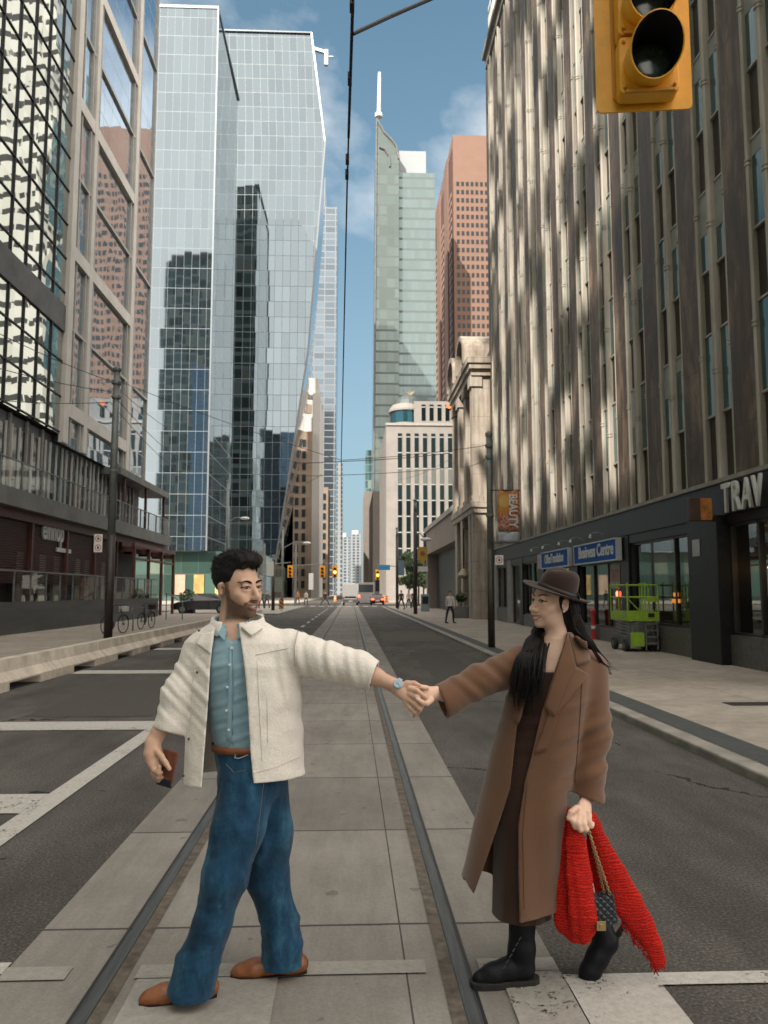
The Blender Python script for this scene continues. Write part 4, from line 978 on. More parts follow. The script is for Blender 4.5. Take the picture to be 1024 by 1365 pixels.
def plate(name, px0, py0, px1, py1, Y, m, label, diamond=False, back=True):
    a, c = onY(px0, py1, Y), onY(px1, py0, Y); t = thing(name, (a.x, Y, a.z), label, 'sign'); b = MB()
    if diamond: xm, zm = (a.x+c.x)/2, (a.z+c.z)/2; b.prism([(xm, Y, a.z), (c.x, Y, zm-(c.z-a.z)*.1), (c.x, Y, c.z), (a.x, Y, c.z), (a.x, Y, zm-(c.z-a.z)*.1)], (0, .03, 0))
    else: b.box(a.x, c.x, Y, Y+.03, a.z, c.z)
    b.build('plate', m, t)
    b = MB(); b.box((a.x+c.x)/2-.03, (a.x+c.x)/2+.03, Y+.03, Y+.3, (a.z+c.z)/2-.05, (a.z+c.z)/2+.05); b.build('bracket', GMET, t)
    return t
t = plate('route_sign', 557, 729, 570, 752, 57.6, mat('sign_amber', (.5, .3, .05), .5), 'amber shield shaped sign on the dark pole, right pavement', True)
b = MB(); p = onY(563.5, 738, 57.57); b.lathe([(.18, -.005), (.18, .005)], (p.x, 57.58, p.z), 14, (0, 1, 0)); b.build('emblem', bpy.data.materials['counter_wood'], t)
plate('information_plate', 557, 755, 570.5, 762, 57.6, WHITE, 'small white plate under the amber shield sign')
t = plate('street_name_sign', 504.5, 753, 520, 760, 90, mat('sign_cyan', (.04, .22, .42), .5), 'blue street name sign left of the slim right pole')
plate('blue_banner', 531.5, 747, 539, 767, 79.5, mat('banner_slate', (.14, .2, .27), .7), 'slate blue banner on the slim right pole')
plate('notice_board', 366, 770, 377, 789, 66, mat('board_grey', (.24, .25, .22), .7), 'grey green notice board on the pavement right of the man')
plate('white_banner', 356, 748, 365, 768, 67.6, WHITE, 'white banner on the dark pole right of the man')
plate('white_banner', 411.5, 764, 418, 786, 108, WHITE, 'white hanging banner by the far left crossing')
# hazard marker
def m_hazard():
    k = N('hazard_stripes'); x, y, z = k.xyz(); f = k.math('GREATER_THAN', k.math('FRACT', k.math('MULTIPLY', k.math('ADD', z, k.math('MULTIPLY', x, .8)), 3.4)), .5)
    k.bsdf(k.mix(f, (.02, .02, .02), (.62, .26, .03)), .5); return k.m
HAZ = m_hazard()
q = onZ(375, 814.5, .13); t = thing('hazard_marker', tuple(q), 'black and orange striped hazard board at the island tip', 'marker')
b = MB(); b.box(q.x-.19, q.x+.19, q.y-.02, q.y+.02, .3, 1.1); b.build('board', HAZ, t); b = MB(); b.tube([(q.x, q.y+.05, .12), (q.x, q.y+.05, 1.0)], .03, 6); b.build('post', GMET, t)
ORNG = mat('barrel_orange', (.7, .17, .02), .5, var=.1); REFL = mat('reflective_band', (.6, .58, .52), .4, var=.05)
def barrel(px, Y, label, sc=1):
    p = onY(px, 800, Y); t = thing('traffic_barrel', (p.x, Y, 0), label, 'barrel', 'orange work zone barrels')
    b = MB(); b.lathe([(.3*sc, 0), (.3*sc, .06), (.25*sc, .07), (.24*sc, .35), (.22*sc, .36), (.22*sc, .7), (.19*sc, .71), (.18*sc, 1.02*sc), (.05, 1.05*sc)], (p.x, Y, .01), 14); b.build('body', ORNG, t)
    b = MB(); b.lathe([(.235*sc, .42), (.232*sc, .54)], (p.x, Y, .01), 14); b.lathe([(.2*sc, .76), (.198*sc, .88)], (p.x, Y, .01), 14); b.build('band', REFL, t)
for i, (px, Y) in enumerate(((508, 122), (512, 126), (516, 123), (447, 150))):
    barrel(px, Y, 'orange banded barrel, far crossing, %s' % ['right of the red car, left one of three', 'right of the red car, middle of three', 'right of the red car, right one of three', 'left of the white van', 'left of the van, farther one', 'by the slim pale poles', 'leftmost of all'][i], 1.1)

# ------------------------------------------------------------------ overhead tram wires
t = thing('tram_contact_wire', (0, 5, 5.6), 'dark tram contact wire running along the street overhead with clamps', 'wire')
A0 = onY(470.5, 0, 5.3); A1 = onY(463, 240, 7.6); A2 = onY(455, 612, 24.0); A3 = onY(455.5, 735, 80)
Am = A0+(A0-A1)*2.5; Am.z = A0.z
b = MB(); b.tube([Am, A0, A1, A2, A3], [.007, .007, .0085, .013, .018], 6); b.build('contact_wire', WIRE, t)
b = MB(); b.tube([A0+Vector((0, 0, .0)), A1.lerp(A0, .3)], [.0125, .012], 6); b.build('splice_bar', WIRE, t)
for f in (.02, .36, .85, .96):
    p = A0.lerp(A1, f) if f < .5 else A0.lerp(A1, f)
    b = MB(); b.box(p.x-.022, p.x+.012, p.y-.05, p.y+.05, p.z-.025, p.z+.035); b.build('clamp', DMET, t)
b = MB(); j = onY(471, 45, 5.62); e1 = onY(520, 22, 5.75); e2 = onY(580, -4, 5.9); e3 = Vector((6.0, 6.2, 6.9)); b.tube([j, e1, e2, e3], [.015, .016, .016, .015], 6); b.build('pull_off_arm', WIRE, t)
def wire(pts, r, label, name='span_wire'):
    o = MB(); q = []
    for a, c in zip(pts[:-1], pts[1:]):
        a, c = Vector(a), Vector(c); sag = (c-a).length*.012
        for i in range(8): f = i/8; q.append(a.lerp(c, f)-Vector((0, 0, sag*4*f*(1-f))))
    q.append(Vector(pts[-1])); o.tube(q, r, 5)
    return tag(o.build(name, WIRE), label, 'wire', 'overhead wires')
wire([(plt.x, ply, plt.z-.3), (A2.x, 24.5, A2.z+.05), (prt.x, PRY, prt.z-.25)], .009, 'span wire from the left pole across the contact wire to the right pole')
wire([onY(395, 617, 62), onY(457, 615, 62), onY(600, 604, 62)], .03, 'horizontal span wire low over the street in front of the beige slab')
wire([onY(396, 634, 80), onY(462, 633, 80), onY(610, 622, 80)], .03, 'lower horizontal span wire behind the first one')
for i, (ya, yb) in enumerate(((365, 585), (420, 622), (470, 640))):
    wire([onX(-40, ya+60, -9.4), onY(147, 508+i*14, ply), onY(258, yb, 60)], .012, 'slanting cable on the left pole, %s of three' % ['top', 'middle', 'lowest'][i])
wire([onY(300, 650, 72), onY(365, 668, 72), onY(430, 632, 72)], .02, 'thin cable strung between lamp posts at the leaning tower')
wire([(prt.x, PRY, prt.z-.6), onY(600, 612, 58), onY(530, 640, 80)], .012, 'thin cable from the right pole back along the limestone hall')

# ------------------------------------------------------------------ scissor lift
LIME_G = mat('lift_green', (.26, .42, .03), .45, var=.18, vs=7); LIFTG = mat('lift_grey', (.1, .1, .1), .5, .4, var=.3); TYRE = mat('tyre_rubber', (.018, .018, .018), .8, var=.3)
lx, ly = 7.66, 21.4
t = thing('scissor_lift', (lx, ly, .08), 'lime green scissor lift folded down on the right pavement', 'lift')
def lb(x0, x1, y0, y1, z0, z1): return (lx+x0, lx+x1, ly+y0, ly+y1, .08+z0, .08+z1)
b = MB(); b.box(*lb(-.38, .38, -.62, .62, .16, .42)); b.build('chassis', LIFTG, t, bevel=.02)
b = MB(); b.box(*lb(-.34, .02, -.66, -.6, .14, .5)); b.build('front_panel', LIME_G, t, bevel=.01)
for x in (-.4, .4):
    for y in (-.45, .45):
        b = MB(); b.lathe([(.1, -.06), (.16, -.055), (.165, 0), (.16, .055), (.1, .06)], (lx+x, ly+y, .245), 18, (1, 0, 0)); wv = b.build('wheel', TYRE, t)
        b = MB(); b.lathe([(.08, -.065), (.08, .065)], (lx+x, ly+y, .245), 12, (1, 0, 0)); b.build('hub', LIFTG, wv)
b = MB()
for s in (-1, 1):
    for i in range(4):
        z = .46+i*.085
        b.bar((lx+s*.3, ly-.58, .08+z), (lx+s*.3, ly+.58, .08+z+.06), .05, .04); b.bar((lx+s*.26, ly+.58, .08+z), (lx+s*.26, ly-.58, .08+z+.06), .05, .04)
b.build('scissor_arms', mat('lift_steel', (.22, .22, .21), .45, .6, var=.2), t)
b = MB()
for i in range(4): b.box(*lb(.05, .36, -.68, -.645, .2+.17*i, .235+.17*i))
for x in (.04, .35): b.box(*lb(x, x+.03, -.68, -.645, .05, .75))
b.build('ladder', bpy.data.materials['lift_steel'], t)
b = MB(); b.box(*lb(-.42, .42, -.68, .68, .80, .86)); b.build('platform', LIME_G, t)
b = MB(); b.box(*lb(-.42, .42, -.685, -.66, .86, 1.04)); b.box(*lb(-.42, .42, .66, .685, .86, 1.04)); b.box(*lb(-.425, -.40, -.68, .68, .86, 1.04)); b.box(*lb(.40, .425, -.68, .68, .86, 1.04)); b.build('toe_board', LIME_G, t)
b = MB()
for x, y in ((-.41, -.67), (-.02, -.67), (.06, -.67), (.41, -.67), (-.41, .67), (.41, .67), (-.41, 0), (.41, 0)): b.tube([(lx+x, ly+y, .9), (lx+x, ly+y, 1.88)], .022, 8)
for z in (1.82, 1.5):
    for a, c in (((-.41, -.67), (.41, -.67)), ((-.41, .67), (.41, .67)), ((-.41, -.67), (-.41, .67)), ((.41, -.67), (.41, .67))): b.tube([(lx+a[0], ly+a[1], z), (lx+c[0], ly+c[1], z)], .02, 8)
b.bar((lx-.38, ly-.67, 1.44), (lx-.05, ly-.67, 1.1), .025); b.box(*lb(.1, .4, -.69, -.665, 1.3, 1.42))
b.build('guard_rail', LIME_G, t)
b = MB(); b.box(*lb(.12, .28, -.72, -.69, .9, 1.0)); b.build('label_plate', BLK, t)
t.rotation_euler = (0, 0, 0)
# fire hydrant-like red standpipe by the doorway
q = Vector((RX-.12, 26.3, .08)); t = thing('standpipe', tuple(q), 'red standpipe with white band against the shopfront left of the lift', 'pipe')
b = MB(); b.tube([q, q+Vector((0, 0, .85))], .07, 10); b.lathe([(.1, .85), (.1, .95), (.03, 1.0)], q, 10); b.build('body', RED, t); b = MB(); b.lathe([(.075, .35), (.075, .45)], q, 10); b.build('band', WHITE, t)

# ------------------------------------------------------------------ bicycles
def bicycle(loc, rot, label, col):
    t = thing('bicycle', (0, 0, 0), label, 'bicycle'); fm = mat('bike_'+col[0], col[1], .4, .3)
    for x in (-.52, .52):
        b = MB(); n = 24; b.tube([(x+.33*math.cos(2*math.pi*i/n), 0, .34+.33*math.sin(2*math.pi*i/n)) for i in range(n+1)], .018, 6, cap=False); wv = b.build('wheel', TYRE, t)
        b = MB(); b.lathe([(.03, -.04), (.03, .04)], (x, 0, .34), 8, (0, 1, 0))
        for i in range(12): a = 2*math.pi*i/12; b.bar((x, .0, .34), (x+.32*math.cos(a), 0, .34+.32*math.sin(a)), .004)
        b.build('spokes', GMET, wv)
        b = MB(); b.tube([(x+.365*math.cos(a), 0, .34+.365*math.sin(a)) for a in [R_(v) for v in range(20, 165, 12)]], .02, 6, flat=.4); b.build('mudguard', DMET, t)
    P_ = dict(bb=(-.08, 0, .3), seat=(-.25, 0, .85), head=(.36, 0, .88), fork=(.52, 0, .34), rear=(-.52, 0, .34))
    b = MB()
    for a, c in (('bb', 'seat'), ('bb', 'head'), ('seat', 'head'), ('seat', 'rear'), ('bb', 'rear'), ('head', 'fork')): b.tube([P_[a], P_[c]], .018, 8)
    b.tube([(.36, 0, .88), (.33, 0, 1.02)], .015, 6); b.build('frame', fm, t)
    b = MB(); b.tube([(.25, -.3, 1.0), (.36, -.2, 1.05), (.33, 0, 1.03), (.36, .2, 1.05), (.25, .3, 1.0)], .014, 6); b.build('handlebar', DMET, t)
    b = MB(); b.tube([(-.25, 0, .84), (-.28, 0, .96)], .014, 6); b.ball((-.27, 0, .98), (.14, .08, .035)); b.build('saddle', BLK, t)
    b = MB(); b.lathe([(.09, -.01), (.09, .01)], (-.08, .03, .3), 14, (0, 1, 0)); b.tube([(-.08, .05, .3), (-.02, .05, .15)], .01, 5); b.tube([(-.08, -.05, .3), (-.14, -.05, .45)], .01, 5); b.build('crankset', DMET, t)
    b = MB(); b.box(.42, .64, -.15, .15, .8, 1.0); b.build('basket', LETW if col[0] == 'grey' else DMET, t, bevel=.02)
    t.location = loc; t.rotation_euler = (0, 0, rot); return t
p = onZ(153, 845, .12); bicycle((p.x, p.y, .12), R_(72), 'bicycle with a pale basket locked just right of the left pole', ('grey', (.08, .08, .085)))
p = onZ(195, 838, .12); bicycle((p.x, p.y, .12), R_(80), 'dark upright bicycle on the left pavement, farther from the pole', ('black', (.02, .02, .02)))
p = onZ(177, 841, .12); t = thing('bike_stand', (p.x, p.y, .12), 'slim metal ring post between the two bicycles', 'bike rack')
b = MB(); b.tube([p, p+Vector((0, 0, .95))], .03, 8); b.build('post', GMET, t)
b = MB(); b.tube([p+Vector((0, .2*math.cos(a), .7+.2*math.sin(a))) for a in [R_(v) for v in range(0, 361, 20)]], .018, 6); b.build('ring', GMET, t)
p = onZ(243, 826, .12); t = thing('handrail', (p.x, p.y, .1), 'pale metal stair handrail left of the black car', 'railing')
b = MB(); b.tube([p, p+Vector((0, 0, .95)), p+Vector((-.9, 0, 1.5))], .035, 8); b.build('rail', GMET, t); b = MB(); b.tube([p+Vector((-.9, 0, 0)), p+Vector((-.9, 0, 1.5))], .03, 8); b.build('post', GMET, t)

# ------------------------------------------------------------------ vehicles
GLZ = mat('car_glass', (.012, .014, .016), .06, .1, var=0, spec=.9); TAIL = mat('tail_light', (.7, .02, .01), .3, var=0, emit=(1, .06, .02), estr=3.0)
def car(loc, rot, paint, label, sedan=True, lights=True):
    """length along X, front at +X"""
    t = thing('parked_car' if not lights else 'car', (0, 0, 0), label, 'car')
    side = [(-2.2, .35), (-2.25, .62), (-2.18, .86), (-1.75, .95), (-1.5, .98), (.95, .95), (1.7, .84), (2.15, .68), (2.22, .42), (2.1, .28), (-2.1, .28)]
    rows = []
    for y, sc in ((-.88, .94), (-.8, 1), (.8, 1), (.88, .94)): rows.append([(x*(.98 if abs(y) > .85 else 1), y, .3+(z-.3)*sc) for x, z in side])
    b = MB(); b.grid(rows, True); b.add(rows[0], [tuple(range(len(side)))]); b.add(rows[-1], [tuple(reversed(range(len(side))))]); b.build('body', paint, t, bevel=.03, smooth=False)
    cab = [(-1.65, .96), (-1.05, 1.36), (-.6, 1.44), (.1, 1.43), (.5, 1.34), (1.15, .95)]
    rows = [[(x, y*(1 if z < 1 else .82), z) for x, z in cab] for y in (-.78, .78)]
    b = MB(); b.grid(rows); b.add(rows[0], [tuple(range(len(cab)))]); b.add(rows[1], [tuple(reversed(range(len(cab))))]); gl = b.build('window', GLZ, t)
    b = MB(); b.box(-1.0, .45, -.62, .62, 1.39, 1.455); b.build('roof', paint, t, bevel=.03)
    for x in (-1.35, 1.35):
        for y in (-.82, .82):
            b = MB(); b.lathe([(.2, -.09), (.31, -.085), (.32, 0), (.31, .085), (.2, .09)], (x, y, .32), 20, (0, 1, 0)); wv = b.build('wheel', TYRE, t)
            b = MB(); b.lathe([(.19, -.095), (.19, .095)], (x, y, .32), 14, (0, 1, 0)); b.build('rim', GMET, wv)
    for y in (-.66, .66):
        b = MB(); b.box(-2.28, -2.2, y-.17, y+.17, .68, .84); b.build('tail_light', TAIL if lights else RED, t)
        b = MB(); b.box(2.1, 2.2, y-.18, y+.18, .6, .72); b.build('headlight', WHITE, t)
    b = MB(); b.box(-2.29, -2.24, -.26, .26, .5, .62); b.build('number_plate', WHITE, t)
    for y in (-.92, .92): b = MB(); b.box(.6, .8, y-.08, y+.08, .95, 1.08); b.build('wing_mirror', paint, t)
    t.location = loc; t.rotation_euler = (0, 0, rot)
    return t
CARB = mat('car_black', (.012, .013, .014), .2, .2, var=.1, coat=1)
p = onZ(263, 818, .11); car((p.x+.2, p.y+1, .11), R_(185), CARB, 'black car parked across behind the man at the left', lights=False)
p = onZ(505, 806.5, 0); car((p.x-.15, p.y+2, 0), R_(90), mat('car_dark_red', (.05, .02, .022), .25, .2, coat=1), 'dark car with glowing red tail lights right of the white van')
# white van seen from behind
vx, vy = onY(467.3, 800, 101).x, 101
t = thing('delivery_van', (vx, vy, 0), 'white box van driving away in the middle of the street', 'van')
b = MB(); b.box(vx-.98, vx+.98, vy, vy+3.6, .75, 2.75); b.build('cargo_box', WHITE, t, bevel=.06)
b = MB(); b.box(vx-.95, vx+.95, vy-.04, vy+3.2, .35, .78); b.build('bumper', mat('van_grey', (.16, .16, .16), .6), t, bevel=.03)
b = MB(); b.box(vx-.7, vx+.7, vy-.03, vy+.02, .95, 1.15); b.build('rear_window', GLZ, t)
b = MB(); b.box(vx-.95, vx+.95, vy+3.62, vy+5.2, .5, 2.0); b.build('cab', WHITE, t, bevel=.1)
for x in (-.85, .85):
    b = MB(); b.box(vx+x-.07, vx+x+.07, vy-.05, vy-.005, .8, 1.1); b.build('tail_light', RED, t)
    for y in (.7, 4.3):
        b = MB(); b.lathe([(.2, -.11), (.36, -.1), (.36, .1), (.2, .11)], (vx+x, vy+y, .36), 16, (1, 0, 0)); b.build('wheel', TYRE, t)
b = MB(); b.box(vx-.26, vx+.26, vy-.06, vy-.042, .5, .62); b.build('number_plate', WHITE, t)
bx, by = onY(488, 800, 118).x, 118
t = thing('city_bus', (bx, by, 0), 'dark windowed bus seen from behind, beyond the dark car', 'bus')
b = MB(); b.box(bx-1.25, bx+1.25, by, by+11, .35, 3.1); b.build('body', mat('bus_grey', (.25, .24, .23), .5), t, bevel=.08)
b = MB(); b.box(bx-1.05, bx+1.05, by-.03, by+.05, 1.7, 2.8); b.build('rear_window', GLZ, t)
for x in (-1, 1):
    b = MB(); b.box(bx+x-.1, bx+x+.1, by-.03, by+.02, .9, 1.3); b.build('tail_light', TAIL, t)
    b = MB(); b.lathe([(.3, -.14), (.48, -.13), (.48, .13), (.3, .14)], (bx+x*1.05, by+2.4, .48), 14, (1, 0, 0)); b.build('wheel', TYRE, t)

# ------------------------------------------------------------------ trees on the right beyond the annex
def tree(x, y, h, r, label, seed):
    rnd = random.Random(seed); t = thing('street_tree', (x, y, 0), label, 'tree', 'young street trees on the right')
    b = MB(); top = Vector((x+rnd.uniform(-.2, .2), y, h*.75)); b.tube([(x, y, 0), (x+.05, y, h*.35), top], [.13, .1, .04], 8)
    for i in range(7):
        a = rnd.uniform(0, 6.28); z = h*rnd.uniform(.35, .7); b.tube([(x, y, z), (x+math.cos(a)*r*.5, y+math.sin(a)*r*.5, z+h*.12), (x+math.cos(a)*r*.85, y+math.sin(a)*r*.85, z+h*.22)], [.05, .03, .012], 5)
    b.build('trunk', BARK, t)
    b = MB()
    for i in range(16):
        a = rnd.uniform(0, 6.28); q = rnd.uniform(.1, .8)*r
        leafcloud(b, (x+math.cos(a)*q, y+math.sin(a)*q, h*rnd.uniform(.42, .95)), (r*.38, r*.38, r*.32), 150, .16, rnd)
    b.build('crown', LEAF, t, fixn=False)
tree(6.6, 84, 5.6, 1.7, 'small leafy tree right of the slim pole, nearer one', 11)
tree(7.8, 92, 6.4, 1.9, 'small leafy tree behind, against the striped block', 12)
tree(9.0, 99, 6, 1.8, 'small leafy tree half hidden by the dark annex opening', 13)
o = thing('newspaper_box', (onZ(562, 815, .08).x, 66, .08), 'pale blue street box on the right pavement beyond the dark pole', 'box')
p = onY(567, 800, 66); b = MB(); b.box(p.x-.35, p.x+.35, 66, 66.5, .08, 1.5); b.build('body', mat('box_blue', (.2, .27, .3), .6), o, bevel=.03); b = MB(); b.box(p.x-.25, p.x+.25, 65.97, 66.02, .7, 1.3); b.build('window', WIN, o)
# ------------------------------------------------------------------ implicit surfaces for people, clothes
PS = 1.06   # people stand a little farther than the first estimate
class Fld:
    """signed distance field on a grid; parts blend smoothly, surface taken with surface nets"""
    def __init__(s, lo, hi, h):
        s.lo = np.array(lo, float); s.h = h; s.n = np.ceil((np.array(hi, float)-s.lo)/h).astype(int)+1
        s.d = np.full(s.n, .2, np.float32)
    def blk(s, lo, hi):
        i0 = np.maximum(0, np.floor((np.array(lo)-s.lo)/s.h).astype(int)); i1 = np.minimum(s.n, np.ceil((np.array(hi)-s.lo)/s.h).astype(int)+1)
        if (i1 <= i0).any(): return None
        sl = tuple(slice(a, c) for a, c in zip(i0, i1))
        ax = [s.lo[k]+s.h*np.arange(i0[k], i1[k]) for k in range(3)]
        P = np.stack(np.meshgrid(*ax, indexing='ij'), -1).astype(np.float32)
        return sl, P
    @staticmethod
    def smin(a, b, k):
        if k <= 0: return np.minimum(a, b)
        h = np.clip(.5+.5*(b-a)/k, 0, 1); return b+(a-b)*h-k*h*(1-h)
    def put(s, fn, lo, hi, k, op='add'):
        r = s.blk(np.array(lo)-.06-k, np.array(hi)+.06+k)
        if r is None: return s
        sl, P = r; v = fn(P)
        if op == 'add': s.d[sl] = s.smin(s.d[sl], v, k)
        elif op == 'cut': s.d[sl] = -s.smin(-s.d[sl], v, k)
        return s
    def cone(s, a, b, ra, rb, k=.02, flat=None, op='add', raw=False):
        """round cone; flat=(axis, ratio) squashes the section along a direction"""
        if not raw: ra, rb = ra*PS, rb*PS
        a = np.array(a, float); b = np.array(b, float); ab = b-a; L2 = max(ab@ab, 1e-9)
        R = max(ra, rb); lo = np.minimum(a, b)-R; hi = np.maximum(a, b)+R
        fx = None
        if flat is not None:
            fx = np.array(flat[0], float); fx = fx-ab*(fx@ab)/L2; fx /= np.linalg.norm(fx); fr = flat[1]
        def fn(P):
            q = P-a.astype(np.float32); t = np.clip(q@ab.astype(np.float32)/L2, 0, 1)
            w_ = q-t[..., None]*ab.astype(np.float32); rr = ra+(rb-ra)*t
            if fx is None: return np.sqrt((w_**2).sum(-1))-rr
            u = w_@fx.astype(np.float32); p2 = (w_**2).sum(-1)-u*u
            l = np.sqrt(p2+(u/fr)**2+1e-9); 
            return (l-rr)*(fr+(1-fr)*np.sqrt(np.maximum(p2, 0))/(l+1e-6))
        return s.put(fn, lo, hi, k, op)
    def chain(s, pts, rs, k=.02, flat=None, op='add', raw=False):
        for i in range(len(pts)-1): s.cone(pts[i], pts[i+1], rs[i], rs[i+1], k, flat, op, raw)
        return s
    def ell(s, c, r, M=None, k=.02, op='add'):
        """ellipsoid with axes = rows of M"""
        c = np.array(c, float); r = np.array(r, float); M = np.eye(3) if M is None else np.array(M, float)
        R = r.max()
        def fn(P):
            q = (P-c.astype(np.float32))@M.T.astype(np.float32); k0 = np.sqrt(((q/r)**2).sum(-1)); k1 = np.sqrt(((q/(r*r))**2).sum(-1))+1e-6
            return k0*(k0-1)/k1
        return s.put(fn, c-R, c+R, k, op)
    def stack(s, rings, k=.02, op='add'):
        """rings: (centre, half-width vec u, half-depth vec v): elliptical sections lofted in z"""
        C = np.array([r[0] for r in rings], float); U = PS*np.array([r[1] for r in rings], float); V = PS*np.array([r[2] for r in rings], float)
        o = np.argsort(C[:, 2]); C, U, V = C[o], U[o], V[o]
        R = max(np.abs(U).max(), np.abs(V).max())
        lo = C.min(0)-R; hi = C.max(0)+R; lo[2] = C[0, 2]-.02; hi[2] = C[-1, 2]+.02
        zs = C[:, 2]
        def fn(P):
            z = P[..., 2]; f = lambda A: np.stack([np.interp(z, zs, A[:, i]) for i in range(3)], -1)
            c, u, v = f(C), f(U), f(V); q = P-c
            ul = np.sqrt((u[..., :2]**2).sum(-1)); vl = np.sqrt((v[..., :2]**2).sum(-1))
            a = (q[..., :2]*u[..., :2]).sum(-1)/ul; b = (q[..., :2]*v[..., :2]).sum(-1)/vl
            l = np.sqrt((a/ul)**2+(b/vl)**2+1e-9); d = (l-1)*np.sqrt(a*a+b*b+1e-9)/(l+1e-6)
            d = np.where(l < .2, -np.minimum(ul, vl)*.8, d)
            dz = np.maximum(zs[0]-z, z-zs[-1]); return np.maximum(d, dz)
        return s.put(fn, lo, hi, k, op)
    def shell(s, t):
        """keep only a skin of thickness t inside the surface"""
        s.d = np.maximum(s.d, -(s.d+t)); return s
    def cut(s, fn):
        r = s.blk(s.lo, s.lo+s.h*s.n); sl, P = r; s.d[sl] = np.maximum(s.d[sl], -fn(P)); return s
    def keep(s, fn):
        r = s.blk(s.lo, s.lo+s.h*s.n); sl, P = r; s.d[sl] = np.maximum(s.d[sl], fn(P)); return s
    def warp(s, fn):
        r = s.blk(s.lo, s.lo+s.h*s.n); sl, P = r; s.d[sl] = s.d[sl]+fn(P).astype(np.float32); return s
    def mesh(s):
        d = s.d; h = s.h; ins = d < 0
        # cells with a sign change
        c = np.zeros(np.array(d.shape)-1, np.int8)
        for i in (0, 1):
            for j in (0, 1):
                for k in (0, 1): c += ins[i:d.shape[0]-1+i, j:d.shape[1]-1+j, k:d.shape[2]-1+k]
        act = (c > 0) & (c < 8); idx = np.full(c.shape, -1, np.int64); I = np.argwhere(act); idx[act] = np.arange(len(I))
        acc = np.zeros((len(I), 3)); cnt = np.zeros(len(I))
        cor = [(i, j, k) for i in (0, 1) for j in (0, 1) for k in (0, 1)]
        for a in cor:
            for ax in range(3):
                if a[ax]: continue
                b = list(a); b[ax] = 1
                da = d[I[:, 0]+a[0], I[:, 1]+a[1], I[:, 2]+a[2]]; db = d[I[:, 0]+b[0], I[:, 1]+b[1], I[:, 2]+b[2]]
                m = (da < 0) != (db < 0); t = np.where(m, da/np.where(m, da-db, 1), 0)
                p = np.tile(np.array(a, float), (len(I), 1)); p[:, ax] = t
                acc[m] += p[m]; cnt[m] += 1
        V = s.lo+h*(I+acc/cnt[:, None])
        faces = []
        for ax in range(3):
            o1, o2 = [k for k in range(3) if k != ax]
            sl0 = [slice(1, -1)]*3; sl1 = [slice(1, -1)]*3; sl0[ax] = slice(0, -1); sl1[ax] = slice(1, None)
            A = ins[tuple(sl0)]; B = ins[tuple(sl1)]; e = np.argwhere(A != B)
            if not len(e): continue
            off = np.array([1, 1, 1]); off[ax] = 0; g = e+off
            flip = A[tuple(e.T)]
            def cell(da, db):
                q = g.copy(); q[:, o1] -= da; q[:, o2] -= db; return idx[tuple(q.T)]
            q = np.stack([cell(1, 1), cell(0, 1), cell(0, 0), cell(1, 0)], 1)
            if ax == 1: flip = ~flip
            q[~flip] = q[~flip][:, ::-1]; faces.append(q)
        Fc = np.concatenate(faces); Fc = Fc[(Fc >= 0).all(1)]
        return V, Fc
def relax(V, Fc, it=2, lam=.5):
    n = len(V)
    for _ in range(it):
        S = np.zeros_like(V); c = np.zeros(n)
        for i in range(4):
            a, b = Fc[:, i], Fc[:, (i+1) % 4]; np.add.at(S, a, V[b]); np.add.at(c, a, 1); np.add.at(S, b, V[a]); np.add.at(c, b, 1)
        V = V+lam*(S/np.maximum(c, 1)[:, None]-V)
    return V
def skin_obj(name, V, Fc, mats, parent=None, mi=None, rel=1):
    if rel: V = relax(V, Fc, rel)
    o0 = np.array(parent['_w'] if parent is not None else (0, 0, 0))
    me = bpy.data.meshes.new(name); me.vertices.add(len(V)); me.vertices.foreach_set('co', (V-o0).astype(np.float32).ravel())
    me.loops.add(len(Fc)*4); me.loops.foreach_set('vertex_index', Fc.astype(np.int32).ravel())
    me.polygons.add(len(Fc)); me.polygons.foreach_set('loop_start', np.arange(0, len(Fc)*4, 4, dtype=np.int32)); me.polygons.foreach_set('loop_total', np.full(len(Fc), 4, np.int32))
    ms = mats if isinstance(mats, (list, tuple)) else [mats]
    for m in ms: me.materials.append(m)
    if mi is not None: me.polygons.foreach_set('material_index', mi.astype(np.int32))
    me.update(calc_edges=True); me.validate(); me.polygons.foreach_set('use_smooth', [True]*len(me.polygons))
    o = bpy.data.objects.new(name, me); COL.objects.link(o)
    if parent is not None: o.parent = parent; o['_w'] = [float(q) for q in o0]
    return o
def vnoise(P, sc, seed=0):
    """cheap smooth pseudo noise from sines"""
    r = np.random.RandomState(seed); out = 0
    for i in range(5):
        w_ = r.normal(size=3)*sc; out = out+np.sin(P@w_.astype(np.float32)+r.uniform(0, 6.28))
    return out/5
def folds(P, a, b, freq, amp, twist=0.0, seed=0):
    """wrinkles that run round a limb from a to b"""
    a = np.array(a, float); b = np.array(b, float); ab = b-a; L = np.linalg.norm(ab); ab = ab/L
    t = (P-a.astype(np.float32))@ab.astype(np.float32); side = np.cross(ab, [0, 1, 0.2]); side /= np.linalg.norm(side); u = P@side.astype(np.float32)
    q = P-a.astype(np.float32)-t[..., None]*ab.astype(np.float32); dist = np.sqrt((q**2).sum(-1))
    m = np.clip((t+.02)/.06, 0, 1)*np.clip((L+.02-t)/.06, 0, 1)*np.clip((.24-dist)/.06, 0, 1)
    ph = freq*(t+twist*u)+1.6*vnoise(P, 9, seed)
    return -amp*m*(np.sin(ph)*.7+.5*np.sin(ph*1.7+1))*(.55+.6*vnoise(P, 6, seed+3))
